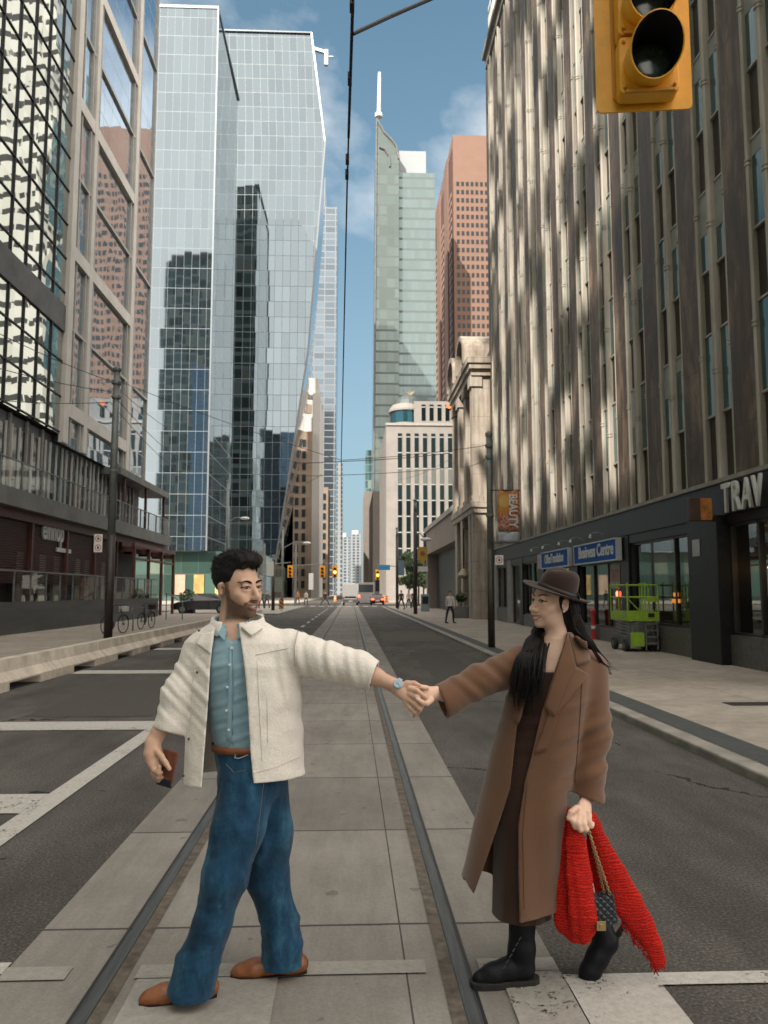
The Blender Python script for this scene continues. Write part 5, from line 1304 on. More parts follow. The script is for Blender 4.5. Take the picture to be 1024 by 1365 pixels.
# ------------------------------------------------------------------ the couple
from mathutils.bvhtree import BVHTree
def W(px, py, Y): return np.array(onY(px, py, Y*PS))
def PX(P, Y0=None):
    """photo column of a point (used only to measure where garment edges run)"""
    d = P-np.array([0, 0, H], np.float32); f = d@np.array(_fw, np.float32); return CX+F*(d@np.array(_rt, np.float32))/f, CY-F*(d@np.array(_up, np.float32))/f
def bvh(V, Fc): return BVHTree.FromPolygons([tuple(v) for v in V], [tuple(f) for f in Fc])
def hit(tr, px, py, off=.004, Y=None):
    d = ray(px, py).normalized(); r = tr.ray_cast(Vector((0, 0, H)), d)
    if r[0] is None: return onY(px, py, Y) if Y else None
    return r[0]-d*off
def on_cloth(tr, poly, name, m, parent, off=.006, th=.006, n=10, Y=None, bevel=0):
    """a piece of cloth lying on a garment: quad patch given by its four corner columns"""
    a, b_, c, d = [Vector((p[0], p[1], 0)) for p in poly]
    rows = []
    for i in range(n+1):
        l, r = a.lerp(d, i/n), b_.lerp(c, i/n); rows.append([hit(tr, *(l.lerp(r, j/n)).xy, off, Y) for j in range(n+1)])
    last = None
    for r in rows:
        for j, p in enumerate(r):
            if p is None: r[j] = last if last is not None else onY(poly[0][0], poly[0][1], Y or 3.2*PS)
            last = r[j]
    b = MB(); b.grid(rows); return b.build(name, m, parent, smooth=True, solid=th)
def seam(tr, pts, r, name, m, parent, n=14, off=.001):
    q = []
    for (a, c) in zip(pts[:-1], pts[1:]):
        for i in range(n): f = i/n; p = hit(tr, a[0]+(c[0]-a[0])*f, a[1]+(c[1]-a[1])*f, off); q += [p] if p is not None else []
    b = MB(); b.tube(q, r, 5); return b.build(name, m, parent, smooth=True)

def frame3(fwd, up=(0, 0, 1), roll=0):
    """rows: right, forward, up of a head that looks along fwd"""
    f = np.array(fwd, float); f /= np.linalg.norm(f); r = np.cross(f, np.array(up, float)); r /= np.linalg.norm(r); u = np.cross(r, f)
    c, s = math.cos(roll), math.sin(roll); r, u = r*c+u*s, u*c-r*s
    return np.stack([r, f, u])
def add_head(fl, c, M, s=1.0, fem=False, neck=None, skinny=1.0):
    L = lambda x, y, z: np.array(c)+s*(M.T@np.array([x, y, z]))
    E = lambda x, y, z, r, k=.02, op='add': fl.ell(L(x, y, z), np.array(r)*s, M, k, op)
    E(0, -.014, .036, (.075, .094, .082), .0)
    E(0, .028, -.022, (.060 if not fem else .056, .064, .086), .03)
    E(0, .03, -.078, (.048 if not fem else .041, .05, .038 if not fem else .032), .03)
    E(0, .074 if not fem else .072, -.101, (.02 if not fem else .015, .017, .016), .022)
    for q in (-1, 1):
        E(q*.043, .058, -.026, (.022, .022, .018), .02)                      # cheekbone
        E(q*.03, .072, -.05, (.02, .016, .018), .02)                          # smiling cheek
        E(q*.079, -.008, -.008, (.008, .019, .031), .006); E(q*.083, -.012, .008, (.007, .013, .014), .006)
        E(q*.082, .0, -.006, (.004, .009, .014), .005, 'cut')
        E(q*.030, .077, .024, (.024, .014, .009 if not fem else .006), .012)  # brow
    fl.cone(L(0, .085, .012), L(0, .112, -.032), .0085*s, .0115*s, .014, raw=True)
    E(0, .112, -.036, (.011, .010, .009), .01)
    for q in (-1, 1): E(q*.0115, .101, -.040, (.008, .010, .0075), .008)
    for q in (-1, 1):
        E(q*.031, .099, .010, (.021, .014, .011), .012, 'cut'); E(q*.031, .078, .009, (.0185, .0125, .0115), .004); E(q*.031, .079, -.007, (.018, .011, .0085), .006); E(q*.031, .094, .0015, (.0165, .012, .0052 if not fem else .0062), .002, 'cut')
    E(0, .091, -.063, (.026, .011, .005), .008); E(0, .088, -.078, (.022, .011, .006), .008)
    fl.chain([L(-.028, .085, -.063), L(-.014, .0965, -.0705), L(0, .100, -.0725), L(.014, .0965, -.0705), L(.028, .085, -.063)], [.0025*s, .0065*s, .008*s, .0065*s, .0025*s], .003, op='cut', raw=True)
    fl.cone(L(0, -.022, -.05), neck, .052*skinny, .056*skinny, .03)
    return L
def face_parts(person, L, M, s, dark, teethm, lipm, fem=False, tr=None):
    X = M.T; f_ = Vector(M[1])
    def on(x, z, off=.001):
        """point of the face seen straight from its front"""
        r = tr.ray_cast(Vector(L(x, .22, z)), -f_); return np.array(r[0]+f_*off) if r[0] is not None else L(x, .08, z)
    for q in (-1, 1):
        cc = L(q*.031, .0735, .002); n, m = 18, 12; R = .0130*s
        gz = np.array([.10*(-1 if not fem else 1)*0, 0, 0])
        rows = [[cc+X@np.array([R*math.sin(math.pi*i/m)*math.cos(2*math.pi*j/n), R*math.cos(math.pi*i/m), R*math.sin(math.pi*i/m)*math.sin(2*math.pi*j/n)]) for j in range(n)] for i in range(m+1)]
        b = MB(); b.grid(rows, True); b.mi = [1 if i < n*3 else 0 for i in range(len(b.f))]
        b.build('eye', [EYEW, IRIS], person, smooth=True)
        h = .0052 if not fem else .0062
        up = [on(q*(.031+.0175*t), .0015+h*(1-t*t)*1.0+.0008, .0012) for t in np.linspace(-1, 1, 9)]
        lo = [on(q*(.031+.0165*t), .0015-h*(1-t*t)*.95, .0006) for t in np.linspace(-1, 1, 9)]
        b = MB(); b.tube(up, np.array([.0012]+[.0021 if fem else .0017]*7+[.0016])*s, 6); b.build('eyelash', dark, person, smooth=True)
        b = MB(); b.tube(lo, np.array([.0005]+[.0008]*7+[.0006])*s, 6); b.build('lower_lid', dark, person, smooth=True)
        br = [on(q*(.011+.044*t), .0215+.010*math.sin(t*2.35)-.003*t-(.002 if not fem else -.001), .0008) for t in np.linspace(0, 1, 11)]
        w_ = np.array((.0016, .0024, .0026, .0026, .0025, .0023, .002, .0018, .0014, .001, .0006))*(s if fem else 1.75*s)
        b = MB(); b.tube(br, w_, 8); b.build('eyebrow', dark, person, smooth=True)
    t = np.linspace(-1, 1, 11)
    b = MB(); b.grid([[L(.026*a, .0925-.0115*a*a, -.0722+dz+.0085*a*a) for a in t] for dz in (.0065, 0, -.0065)]); b.build('teeth', teethm, person, smooth=True)
    w_ = [.0006, .0016, .0020, .0022, .0024, .0022, .0024, .0022, .0020, .0016, .0006]
    b = MB(); b.tube([on(.0315*a, -.0640+.0035*a*a, .0) for a in t], np.array(w_)*s, 8); b.build('upper_lip', lipm, person, smooth=True)
    b = MB(); b.tube([on(.0300*a, -.0822+.0206*a*a, .0) for a in t], np.array(w_)*s*1.35, 8); b.build('lower_lip', lipm, person, smooth=True)
IRIS = mat('iris_dark', (.02, .012, .008), .1, var=0, spec=.9); EYEW = mat('eye_white', (.6, .56, .52), .2, var=.05)
HAIRB = mat('hair_black', (.010, .0085, .0085), .55, var=.5, vs=60, bs=260, bst=.7, bd=.004, spec=.2)
TEETH = mat('teeth', (.62, .58, .5), .25, var=0); LIPM = mat('lip_man', (.33, .13, .105), .5, var=.1); LIPW = mat('lip_woman', (.42, .12, .11), .4, var=.1)
def m_skin(name, base, red, beard=None, cheek=None):
    k = N(name); f = k.noise(38, 5, .6); f2 = k.noise(9, 3, .5)
    c = k.ramp(f2, [(.3, tuple(x*.9 for x in base)), (.7, tuple(min(1, x*1.07) for x in base))]); c = k.mix(k.math('MULTIPLY', k.ramp(f, [(.45, 0.), (.75, 1.)]), .25), c, red)
    def local(cen, M):
        q = k.vmath('SUBTRACT', k.pos, tuple(cen)); o = []
        for r in M:
            d = k.n('ShaderNodeVectorMath', operation='DOT_PRODUCT'); k.put(d.inputs[0], q); d.inputs[1].default_value = tuple(r); o.append(d.outputs['Value'])
        return o
    def blob(v, cen, r):
        e = [k.math('POWER', k.math('ABSOLUTE', k.math('DIVIDE', k.math('SUBTRACT', v[i], cen[i]), r[i])), 2) for i in range(3)]
        return k.math('ADD', k.math('ADD', e[0], e[1]), e[2])
    if cheek:
        v = local(*cheek)
        for q in (-1, 1):
            m = k.math('SUBTRACT', 1.0, blob(v, (q*.04, .07, -.035), (.028, .04, .024)), clamp=True); c = k.mix(k.math('MULTIPLY', m, .45), c, red)
    if beard:
        v = local(*beard); x, y, z = v
        ax = k.math('ABSOLUTE', x)
        # jaw line: below a curve that rises towards the ears
        line = k.math('ADD', -.060, k.math('MULTIPLY', k.math('POWER', k.math('MAXIMUM', k.math('SUBTRACT', .085, y), 0.0), 1.25), .95))
        m = k.math('DIVIDE', k.math('SUBTRACT', line, k.math('ADD', z, k.math('MULTIPLY', k.math('SUBTRACT', f, .5), .02))), .014, clamp=True)
        m = k.math('MULTIPLY', m, k.math('MULTIPLY', k.math('ADD', y, .012), 60, clamp=True))
        m = k.math('MULTIPLY', m, k.math('MULTIPLY', k.math('ADD', z, .135), 60, clamp=True))
        mo = k.math('MULTIPLY', k.math('SUBTRACT', 1.0, blob(v, (0, .1, -.053), (.034, .04, .0095)), clamp=True), 2.2, clamp=True)
        sd = k.math('SUBTRACT', 1.0, k.math('DIVIDE', k.math('ABSOLUTE', k.math('SUBTRACT', y, k.math('ADD', .012, k.math('MULTIPLY', k.math('SUBTRACT', f, .5), .02)))), .017), clamp=True)
        sd = k.math('MULTIPLY', k.math('MULTIPLY', sd, 1.8, clamp=True), k.math('MULTIPLY', k.math('GREATER_THAN', ax, .045), k.math('MULTIPLY', k.math('ADD', z, .075), 30, clamp=True)))
        sd = k.math('MULTIPLY', sd, .8)
        gt = k.math('SUBTRACT', 1.0, k.math('DIVIDE', k.math('ABSOLUTE', k.math('SUBTRACT', ax, .036)), .010), clamp=True)
        gt = k.math('MULTIPLY', k.math('MULTIPLY', gt, 2, clamp=True), k.math('MULTIPLY', k.math('LESS_THAN', z, -.054), k.math('GREATER_THAN', y, .05)))
        mo = k.math('MAXIMUM', mo, gt)
        m = k.math('MAXIMUM', k.math('MAXIMUM', m, mo), sd)
        spk = k.ramp(k.noise(420, 2, .5), [(.3, .72), (.65, 1.0)])
        c = k.mix(k.math('MULTIPLY', k.math('MULTIPLY', m, .9), spk), c, (.028, .018, .013))
    b = k.bsdf(c, .5, 0, k.bump(k.noise(160, 3), .12, .002), .35)
    b.inputs['Subsurface Weight'].default_value = .08; b.inputs['Subsurface Radius'].default_value = (.01, .004, .002); b.inputs['Subsurface Scale'].default_value = .4
    return k.m
def m_cloth(name, col, sc=300, st=.5, var=.12, vs=5, rough=.9, sheen=.3, big=0):
    k = N(name); f = k.noise(vs, 6, .6); c = k.ramp(f, [(.3, tuple(x*(1-var) for x in col)), (.7, tuple(min(1, x*(1+var)) for x in col))])
    fine = k.noise(sc, 4, .7); c = k.mul(c, k.ramp(fine, [(.3, .91), (.7, 1.06)]))
    h = fine if not big else k.math('ADD', fine, k.math('MULTIPLY', k.noise(big, 3, .6), 2))
    k.bsdf(c, rough, 0, k.bump(h, st, .004), .2, sheen=sheen); return k.m
def m_denim():
    k = N('denim'); x, y, z = k.xyz(); f = k.noise(7, 5, .65, vec=k.vmath('MULTIPLY', k.pos, (1.6, 1, .7))); tw = k.noise(420, 2, .6, vec=k.vmath('MULTIPLY', k.pos, (1, 1, .25)))
    c = k.ramp(f, [(.32, (.0045, .027, .062)), (.52, (.011, .058, .116)), (.74, (.05, .145, .225))]); c = k.mul(c, k.ramp(tw, [(.3, .75), (.7, 1.25)]))
    wr = k.noise(6, 2.0, .5, vec=k.vmath('MULTIPLY', k.vmath('ADD', k.pos, k.vmath('SCALE', k.noise(3, 2, .5, color=True), scale=.25)), (1, 1, 2.0)))
    k.bsdf(c, .85, 0, k.bump(wr, .35, .04, k.bump(tw, .4, .002)), .25, sheen=.1); return k.m
JACK = m_cloth('cream_fleece', (.78, .73, .66), 170, .45, .04, 6, .95, .5, big=45); LIN = m_cloth('jacket_lining', (.34, .30, .25), 90, .9, .15)
SHIRT = m_cloth('blue_oxford', (.26, .405, .475), 500, .35, .1, 8, .85, .1); DENIM = m_denim(); BELT = mat('tan_belt', (.22, .07, .025), .5, var=.2, vs=30, bs=120, bst=.2)
SHOE = mat('tan_shoe_leather', (.24, .085, .032), .42, var=.4, vs=14, bs=90, bst=.15); SOLE = mat('dark_sole', (.012, .010, .009), .7, var=.2)
COAT = m_cloth('camel_wool', (.15, .077, .043), 260, .45, .1, 4, .95, .35); COATL = m_cloth('coat_lining', (.045, .026, .019), 200, .3); DRESS = m_cloth('dark_brown_knit', (.05, .025, .017), 320, .4)
HATM = m_cloth('brown_felt', (.032, .017, .014), 300, .4, .15, 8, .9, .2); BOOT = mat('black_boot_leather', (.006, .007, .010), .5, spec=.2, var=.3, vs=20, bs=80, bst=.2)

def tofield(lo, hi, h):
    return Fld(lo, hi, h)
def box_of(*ws, pad=.12):
    A = np.array(ws); return A.min(0)-pad, A.max(0)+pad

# ================================================================= man
YM = 3.25
man_head = W(317.5, 783, 3.262); MH = frame3((.76, -.65, -.03), roll=R_(-3)); sM = 1.02*PS
lo, hi = box_of(W(185, 1345, 3.1), W(575, 725, 3.1), W(185, 1345, 3.5), W(575, 725, 3.5), pad=.05); lo[2] = -.02
def man_body():
    f = Fld(lo, hi, .0043)
    L = add_head(f, man_head, MH, sM, neck=W(309, 846, 3.262))
    # trunk and limbs under the clothes
    f.stack([(W(336, 1030, YM), (.095, 0, 0), (0, .09, 0)), (W(328, 985, YM), (.1, 0, 0), (0, .08, 0)), (W(322, 940, YM), (.11, 0, 0), (0, .085, 0)), (W(318, 895, YM), (.14, 0, 0), (0, .1, 0)), (W(316, 850, YM), (.11, 0, 0), (0, .075, 0)), (W(312, 836, YM), (.055, 0, 0), (0, .055, 0))], .03)
    f.chain([W(276, 864, 3.26), W(312, 852, 3.25), W(385, 866, 3.22)], [.05, .07, .055], .03)
    f.chain([W(276, 864, 3.26), W(240, 925, 3.22), W(212, 976, 3.19)], [.05, .042, .031], .03)
    f.chain([W(385, 866, 3.22), W(440, 882, 3.2), W(498, 901, 3.165), W(527, 914, 3.145)], [.05, .042, .032, .026], .03, )
    f.chain([W(325, 1035, 3.21), W(298, 1168, 3.14), W(268, 1300, 3.15)], [.08, .055, .04], .03); f.chain([W(348, 1035, 3.29), W(358, 1168, 3.36), W(380, 1275, 3.38)], [.08, .055, .04], .03)
    f.chain([W(266, 1300, 3.15), W(240, 1318, 3.14)], [.032, .026], .02); f.chain([W(380, 1275, 3.38), W(355, 1286, 3.37)], [.032, .026], .02)
    # right hand round the phone
    def fing(pts, r): f.chain([W(*p) for p in pts], r, .006)
    f.chain([W(211, 978, 3.19), W(204, 990, 3.175), W(204, 1004, 3.165)], [.028, .028, .034], .015, flat=((.4, -.9, 0), .75))
    f.chain([W(204, 1004, 3.165), W(207, 1016, 3.15)], [.034, .03], .012, flat=((.3, -.95, 0), .55))
    fing([(208, 1000, 3.155), (215, 1008, 3.132), (221, 1017, 3.124), (226, 1025, 3.122)], [.013, .0115, .0105, .009])       # thumb over the case
    fing([(204, 1014, 3.15), (205, 1026, 3.133), (211, 1030, 3.126), (213, 1022, 3.126)], [.0115, .0105, .0095, .008])
    fing([(203, 1016, 3.165), (205, 1031, 3.15), (211, 1036, 3.136), (215, 1030, 3.13)], [.0115, .0105, .0095, .008])
    fing([(205, 1016, 3.178), (206, 1034, 3.168), (212, 1040, 3.152), (216, 1036, 3.142)], [.011, .01, .009, .008])
    fing([(209, 1012, 3.185), (210, 1030, 3.18), (215, 1038, 3.165)], [.01, .009, .0075])
    # left hand clasping hers
    f.chain([W(525, 913, 3.15), W(535, 920, 3.14), W(546, 928, 3.135)], [.026, .03, .033], .014, flat=((.3, -.9, .3), .6))
    fing([(546, 918, 3.125), (556, 921, 3.105), (566, 929, 3.107), (565, 938, 3.13)], [.0115, .0105, .0095, .0085])
    fing([(546, 925, 3.12), (555, 930, 3.10), (563, 938, 3.105), (561, 946, 3.128)], [.0115, .0105, .0095, .0085])
    fing([(544, 932, 3.12), (552, 938, 3.104), (559, 945, 3.11), (557, 951, 3.13)], [.011, .01, .009, .008])
    fing([(541, 937, 3.125), (547, 944, 3.112), (553, 950, 3.118), (552, 955, 3.135)], [.0095, .0088, .008, .007])
    fing([(533, 915, 3.135), (543, 911, 3.135), (552, 911, 3.135), (559, 914, 3.135)], [.014, .0115, .0105, .009])
    return f, L
fm, LM = man_body()
V, Fc = fm.mesh()
SKM = m_skin('skin_man', (.60, .385, .275), (.5, .22, .15), beard=(man_head, MH/sM))
man = skin_obj('person', V, Fc, SKM, None, rel=1); man['_w'] = [0.0, 0.0, 0.0]
tag(man, 'bearded man in cream jacket and blue jeans striding left, looking back and holding her hand', 'person')
face_parts(man, LM, MH, sM, HAIRB, TEETH, LIPM, tr=bvh(V, Fc))
# hair: short sides, full swept-up top
def man_hair():
    c = man_head; f = Fld(c-.2, c+.2, .0036)
    f.ell(LM(0, -.020, .050), np.array((.081, .099, .088))*sM, MH, .0); f.ell(LM(0, .038, .108), np.array((.060, .054, .036))*sM, MH, .03); f.ell(LM(.0, -.035, .098), np.array((.066, .07, .042))*sM, MH, .03); f.ell(LM(-.02, .07, .106), np.array((.036, .028, .028))*sM, MH, .02)
    T = MH; cc = np.array(c)
    def loc(P): return ((P-cc.astype(np.float32))@T.T.astype(np.float32))/sM
    def kp(P):
        q = loc(P); x, y, z = q[..., 0], q[..., 1], q[..., 2]
        line = np.interp(y, [-.1, -.04, -.008, .014, .026, .040, .052, .1], [-.065, -.03, -.012, -.018, .012, .062, .076, .08])+.004*vnoise(q, 120, 8)     # nape, ears, temples, brow
        return (line-z)*.7
    f.keep(kp)
    def wp(P):
        q = loc(P); return .0035*np.sin(q[..., 0]*190+6*vnoise(q, 30, 2))*np.clip(q[..., 2]*12, 0, 1)+.003*vnoise(q, 130, 5)
    f.warp(wp); return f.mesh()
V, Fc = man_hair(); hob = skin_obj('hair', V, Fc, HAIRB, man)
rh = random.Random(3); b = MB(); fwdv, upv = MH[1], MH[2]; cm = V.mean(0)
for _ in range(1500):
    p0 = V[rh.randrange(len(V))]; nn = p0-cm; nn /= np.linalg.norm(nn)
    q = (MH@(p0-np.array(man_head)))/sM; top = max(0., min(1., (q[2]-.05)*14))
    dv = nn*(.25+.2*top)+(-fwdv*.75+upv*.25)*top+(-upv*.8-fwdv*.3)*(1-top)+np.array([rh.gauss(0, .14) for _ in range(3)]); dv /= np.linalg.norm(dv)
    L_ = rh.uniform(.006, .018)*(.35+.65*top); b.tube([p0-nn*.002, p0+dv*L_*.5+nn*.001, p0+dv*L_], [.0013, .0010, .0003], 4, cap=False)
b.build('hair_strands', HAIRB, hob, smooth=True)
# shirt
def edge_fn(pairs):
    ys = [p[1] for p in pairs]; xs = [p[0] for p in pairs]; return lambda py: np.interp(py, ys, xs)
fs = Fld(W(230, 1030, 3.1)-.02, W(420, 815, 3.5)+.02, .0045)
fs.stack([(W(330, 1004, YM), (.123, 0, 0), (0, .103, 0)), (W(328, 985, YM), (.128, 0, 0), (0, .103, 0)), (W(318, 930, YM), (.135, 0, 0), (0, .108, 0)), (W(316, 885, YM), (.15, 0, 0), (0, .118, 0)), (W(315, 855, YM), (.125, 0, 0), (0, .092, 0)), (W(311, 840, YM), (.07, 0, 0), (0, .068, 0))], .02)
fs.warp(lambda P: folds(P, W(345, 880, 3.12), W(300, 1000, 3.12), 95, .0028, .8, 4)*1.0)
VL, VR = edge_fn([(303, 836), (309, 857)]), edge_fn([(320, 836), (310, 857)])
def vneck(P):
    px, py = PX(P); return np.maximum(np.maximum(VL(py)-px, px-VR(py))*.003, P[..., 1]-YM*PS)
fs.cut(vneck); V, Fc = fs.mesh(); shirt = skin_obj('shirt', V, Fc, SHIRT, man, rel=3); TS = bvh(V, Fc)
def ring_band(prof, name, m, parent, th=.006, gap=None, n=40, tilt=(0, 0)):
    """collar: prof = [(centre, rx, ry)], gap=(a0,a1) angles (deg, 270 = towards camera) left open"""
    rows = []
    for c, rx, ry in prof:
        a0, a1 = (gap[1], gap[0]+360) if gap else (0, 360)
        rx, ry = rx*PS, ry*PS
        rows.append([np.array(c)+np.array([rx*math.cos(R_(a)), ry*math.sin(R_(a)), tilt[0]*math.cos(R_(a))+tilt[1]*math.sin(R_(a))]) for a in np.linspace(a0, a1, n)])
    b = MB(); b.grid(rows); return b.build(name, m, parent, smooth=True, solid=th)
ring_band([(W(309, 845, YM), .075, .072), (W(309.5, 834, YM), .071, .067), (W(310, 825, YM), .067, .064)], 'collar', SHIRT, shirt, .005, gap=(255, 292), tilt=(0, .02))
for q4 in ([(288, 827, 3.20), (303, 840, 3.166), (299, 854, 3.150), (288, 842, 3.165)], [(331, 826, 3.19), (317, 840, 3.166), (317, 852, 3.152), (327, 842, 3.158)]):
    b = MB(); b.prism([W(*c) for c in q4], (0, .004, 0)); b.build('collar_point', SHIRT, shirt, bevel=.001)
on_cloth(TS, [(306, 861), (312, 861), (309, 988), (302, 988)], 'placket', SHIRT, shirt, .003, .003, n=16)
for px, py in ((308, 864), (305, 886), (302, 916), (301, 947), (304, 973)):
    p = hit(TS, px+1, py, .008); b = MB(); b.lathe([(.0052, -.0015), (.0052, .0015), (.003, .002)], p, 12, (0, -1, .1)); b.build('button', WHITE, shirt)
# jeans
fj = Fld(W(210, 1335, 3.05)-.03, W(425, 985, 3.55)+.03, .0048)
fj.stack([(W(334, 1056, YM), (.112, 0, 0), (0, .125, 0)), (W(337, 1032, YM), (.130, 0, 0), (0, .122, 0)), (W(332, 1003, YM), (.130, 0, 0), (0, .112, 0)), (W(329, 992, YM), (.130, 0, 0), (0, .11, 0))], .01)
fj.chain([W(330, 1045, 3.2), W(318, 1100, 3.16), W(299, 1168, 3.13), W(283, 1230, 3.135), W(263, 1285, 3.15), W(255, 1318, 3.15)], [.106, .093, .079, .066, .071, .083], .03)
fj.chain([W(350, 1045, 3.29), W(357, 1110, 3.34), W(357, 1168, 3.365), W(373, 1225, 3.38), W(377, 1262, 3.38), W(377, 1296, 3.38)], [.100, .090, .083, .066, .072, .082], .03)
fj.keep(lambda P: np.where(P[..., 1] > 3.265*PS, .035-P[..., 2]+.12*(P[..., 0]-W(377, 1290, 3.38)[0]), .030-P[..., 2]-.28*(P[..., 0]-W(258, 1310, 3.15)[0])*(P[..., 0] < W(262, 1310, 3.15)[0])))
def jw(P):
    Q = P*np.array([1, 1, .55], np.float32)
    a = folds(P, W(312, 1125, 3.08), W(285, 1215, 3.08), 55, .0018, .9, 7)+folds(P, W(272, 1245, 3.08), W(255, 1312, 3.08), 75, .0028, .7, 9)+folds(P, W(365, 1225, 3.32), W(378, 1295, 3.32), 80, .003, .6, 11)
    rdg = lambda v, w_: np.exp(-(v/w_)**2)
    px, py = PX(P)
    a = a-.006*rdg(vnoise(Q, 17, 31), .22)*np.clip(1.25-np.abs(P[..., 2]-.45)*1.6, 0, 1)-.004*rdg(vnoise(Q, 26, 33), .2)     # drape ridges
    a = a-.005*rdg((px-(352-(py-1040)*.02)-10*vnoise(P, 5, 4)), 9)*(py > 1040)*(py < 1150)
    return a+.0012*vnoise(P, 22, 3)
fj.warp(jw)
V, Fc = fj.mesh(); jeans = skin_obj('jeans', V, Fc, DENIM, man); TJ = bvh(V, Fc)
THR = mat('denim_thread', (.14, .13, .11), .8, var=0)
seam(TJ, [(352, 1040), (345, 1100), (338, 1150)], .0016, 'side_seam', THR, jeans); seam(TJ, [(301, 1018), (312, 1030), (330, 1026)], .0014, 'pocket_seam', THR, jeans)
ring_band([(W(329.5, 999, YM), .1365, .1155), (W(329, 990, YM), .1365, .115)], 'belt', BELT, man, .005)
p = hit(TJ, 311, 995, .02); p = onY(312, 995, p.y if p else 3.12*PS); b = MB(); b.box(p.x-.004, p.x+.022, p.y-.006, p.y, p.z-.02, p.z+.02); b.box(p.x+.022, p.x+.03, p.y-.008, p.y+.002, p.z-.018, p.z+.018); b.build('belt_buckle', SILV, man)
b = MB(); q = [hit(TJ, *c, .008) for c in ((314, 1006), (313, 1010), (318, 1011), (324, 1009), (331, 1006))]; b.tube([x for x in q if x is not None], .002, 6); b.build('key_hook', SILV, man)
# shoes
def shoe(heel, toe, name='shoe', h=.0042):
    heel, toe = np.array(heel), np.array(toe); d = toe-heel; d /= np.linalg.norm(d); sd = np.array([-d[1], d[0], 0])
    f = Fld(np.minimum(heel, toe)-.09, np.maximum(heel, toe)+np.array([.09, .09, .14]), h)
    Lh = np.linalg.norm(toe-heel); P = lambda t, z, s=0: heel+d*Lh*t+np.array([0, 0, z])+sd*s
    f.chain([P(.02, .045), P(.14, .05)], [.034, .038], .02); f.chain([P(.1, .045), P(.45, .045), P(.7, .036), P(.9, .03)], [.036, .037, .041, .033], .02, flat=((0, 0, 1), .85)); f.cone(P(.22, .06), P(.16, .12), .042, .046, .03); f.cone(P(.85, .026), P(.97, .022), .032, .022, .015, flat=((0, 0, 1), .8))
    f.keep(lambda Q: .012-Q[..., 2]); V, Fc = f.mesh(); o = skin_obj(name, V, Fc, SHOE, man)
    b = MB(); n = 22; top = []; 
    for i in range(n+1):
        t = -.08+1.13*i/n; wd = .033+.012*math.sin(max(0, min(1, (t-.2)/.8))*math.pi*.8); e = 1 if .0 < t < .9 else max(.25, 1-abs((t-.0 if t < 0 else t-.9))*6); top.append((t, wd*math.sqrt(e)))
    lp = [P(t, .0, w_) for t, w_ in top]+[P(t, .0, -w_) for t, w_ in reversed(top)]
    for q in lp: q[2] = .002
    b.prism(lp, (0, 0, .013)); b.build('sole', SOLE, o); return o
h0 = np.array(onZ(282, 1331, 0)); h0[2] = 0; t0 = np.array(onZ(190, 1341, 0)); t0[2] = 0; shoe(h0, t0)
h0 = np.array(onZ(402, 1299, 0)); h0[2] = 0; t0 = np.array(onZ(312, 1304, 0)); t0[2] = 0; shoe(h0, t0)
# jacket
def jacket():
    f = Fld(W(200, 1060, 3.05)-.03, W(512, 805, 3.5)+.03, .0045)
    rings = [(322, 1046, 83, .172), (322, 1000, 80, .162), (324, 940, 77, .150), (323, 885, 77, .14), (321, 855, 72, .118), (319, 838, 50, .095), (318, 829, 34, .082)]
    f.stack([(W(c, py, YM), (hw*.00306, -.012, 0), (.005, hd, 0)) for c, py, hw, hd in rings], .0)
    f.chain([W(274, 868, 3.26), W(240, 926, 3.22), W(226, 968, 3.2)], [.076, .066, .060], .035)
    f.chain([W(384, 869, 3.24), W(440, 881, 3.2), W(478, 892, 3.18), W(497, 899, 3.165)], [.092, .073, .068, .058], .03)
    def wr(P): return folds(P, W(380, 868, 3.24), W(495, 899, 3.16), 85, .0055, .5, 1)+folds(P, W(268, 875, 3.26), W(226, 970, 3.2), 100, .0055, -.5, 2)+.003*vnoise(P, 26, 6)+.0025*vnoise(P, 60, 7)+folds(P, W(395, 900, 3.2), W(372, 1030, 3.12), 30, .004, .7, 12)
    f.warp(wr); f.shell(.013)
    RE = edge_fn([(316, 815), (319, 840), (326.5, 894), (331, 950), (334, 1005), (338.5, 1050)]); LE = edge_fn([(293, 815), (286, 844), (281, 881), (278, 931), (274, 985), (269, 1050)])
    def opening(P):
        px, py = PX(P); d = np.maximum(LE(py)-px, px-RE(py))*.003; return np.maximum(d, P[..., 1]-YM*PS)
    f.cut(opening)
    f.keep(lambda P: (W(322, 1044, 3.1)[2]-P[..., 2])-.02*(P[..., 0] < W(300, 1000, 3.2)[0]))
    ax = np.array(W(497, 899, 3.165))-np.array(W(470, 889, 3.18)); ax /= np.linalg.norm(ax); e = W(499, 900, 3.163); f.keep(lambda P: np.where(P[..., 0] > e[0]-.15, (P-e.astype(np.float32))@ax.astype(np.float32), -1).astype(np.float32))
    ax2 = np.array(W(226, 968, 3.2))-np.array(W(240, 926, 3.22)); ax2 /= np.linalg.norm(ax2); e2 = W(223, 975, 3.195); box2 = lambda P: (P[..., 0] < W(249, 975, 3.2)[0])&(P[..., 2] < W(249, 950, 3.2)[2])
    f.keep(lambda P: np.where(box2(P), (P-e2.astype(np.float32))@ax2.astype(np.float32), -1).astype(np.float32))
    return f.mesh()
V, Fc = jacket(); jk = skin_obj('jacket', V, Fc, JACK, man, rel=2); TK = bvh(V, Fc)
JSE = mat('jacket_seam', (.56, .51, .445), .95, var=.1)
seam(TK, [(341, 873), (365, 868), (386, 864)], .0017, 'yoke_seam', JSE, jk); seam(TK, [(338, 1031), (370, 1022), (401, 1008)], .0014, 'hem_seam', JSE, jk); seam(TK, [(343, 880), (346, 950), (350, 1020)], .0011, 'placket_seam', JSE, jk)
seam(TK, [(398, 838), (393, 862), (394, 890)], .0028, 'shoulder_seam', JSE, jk)
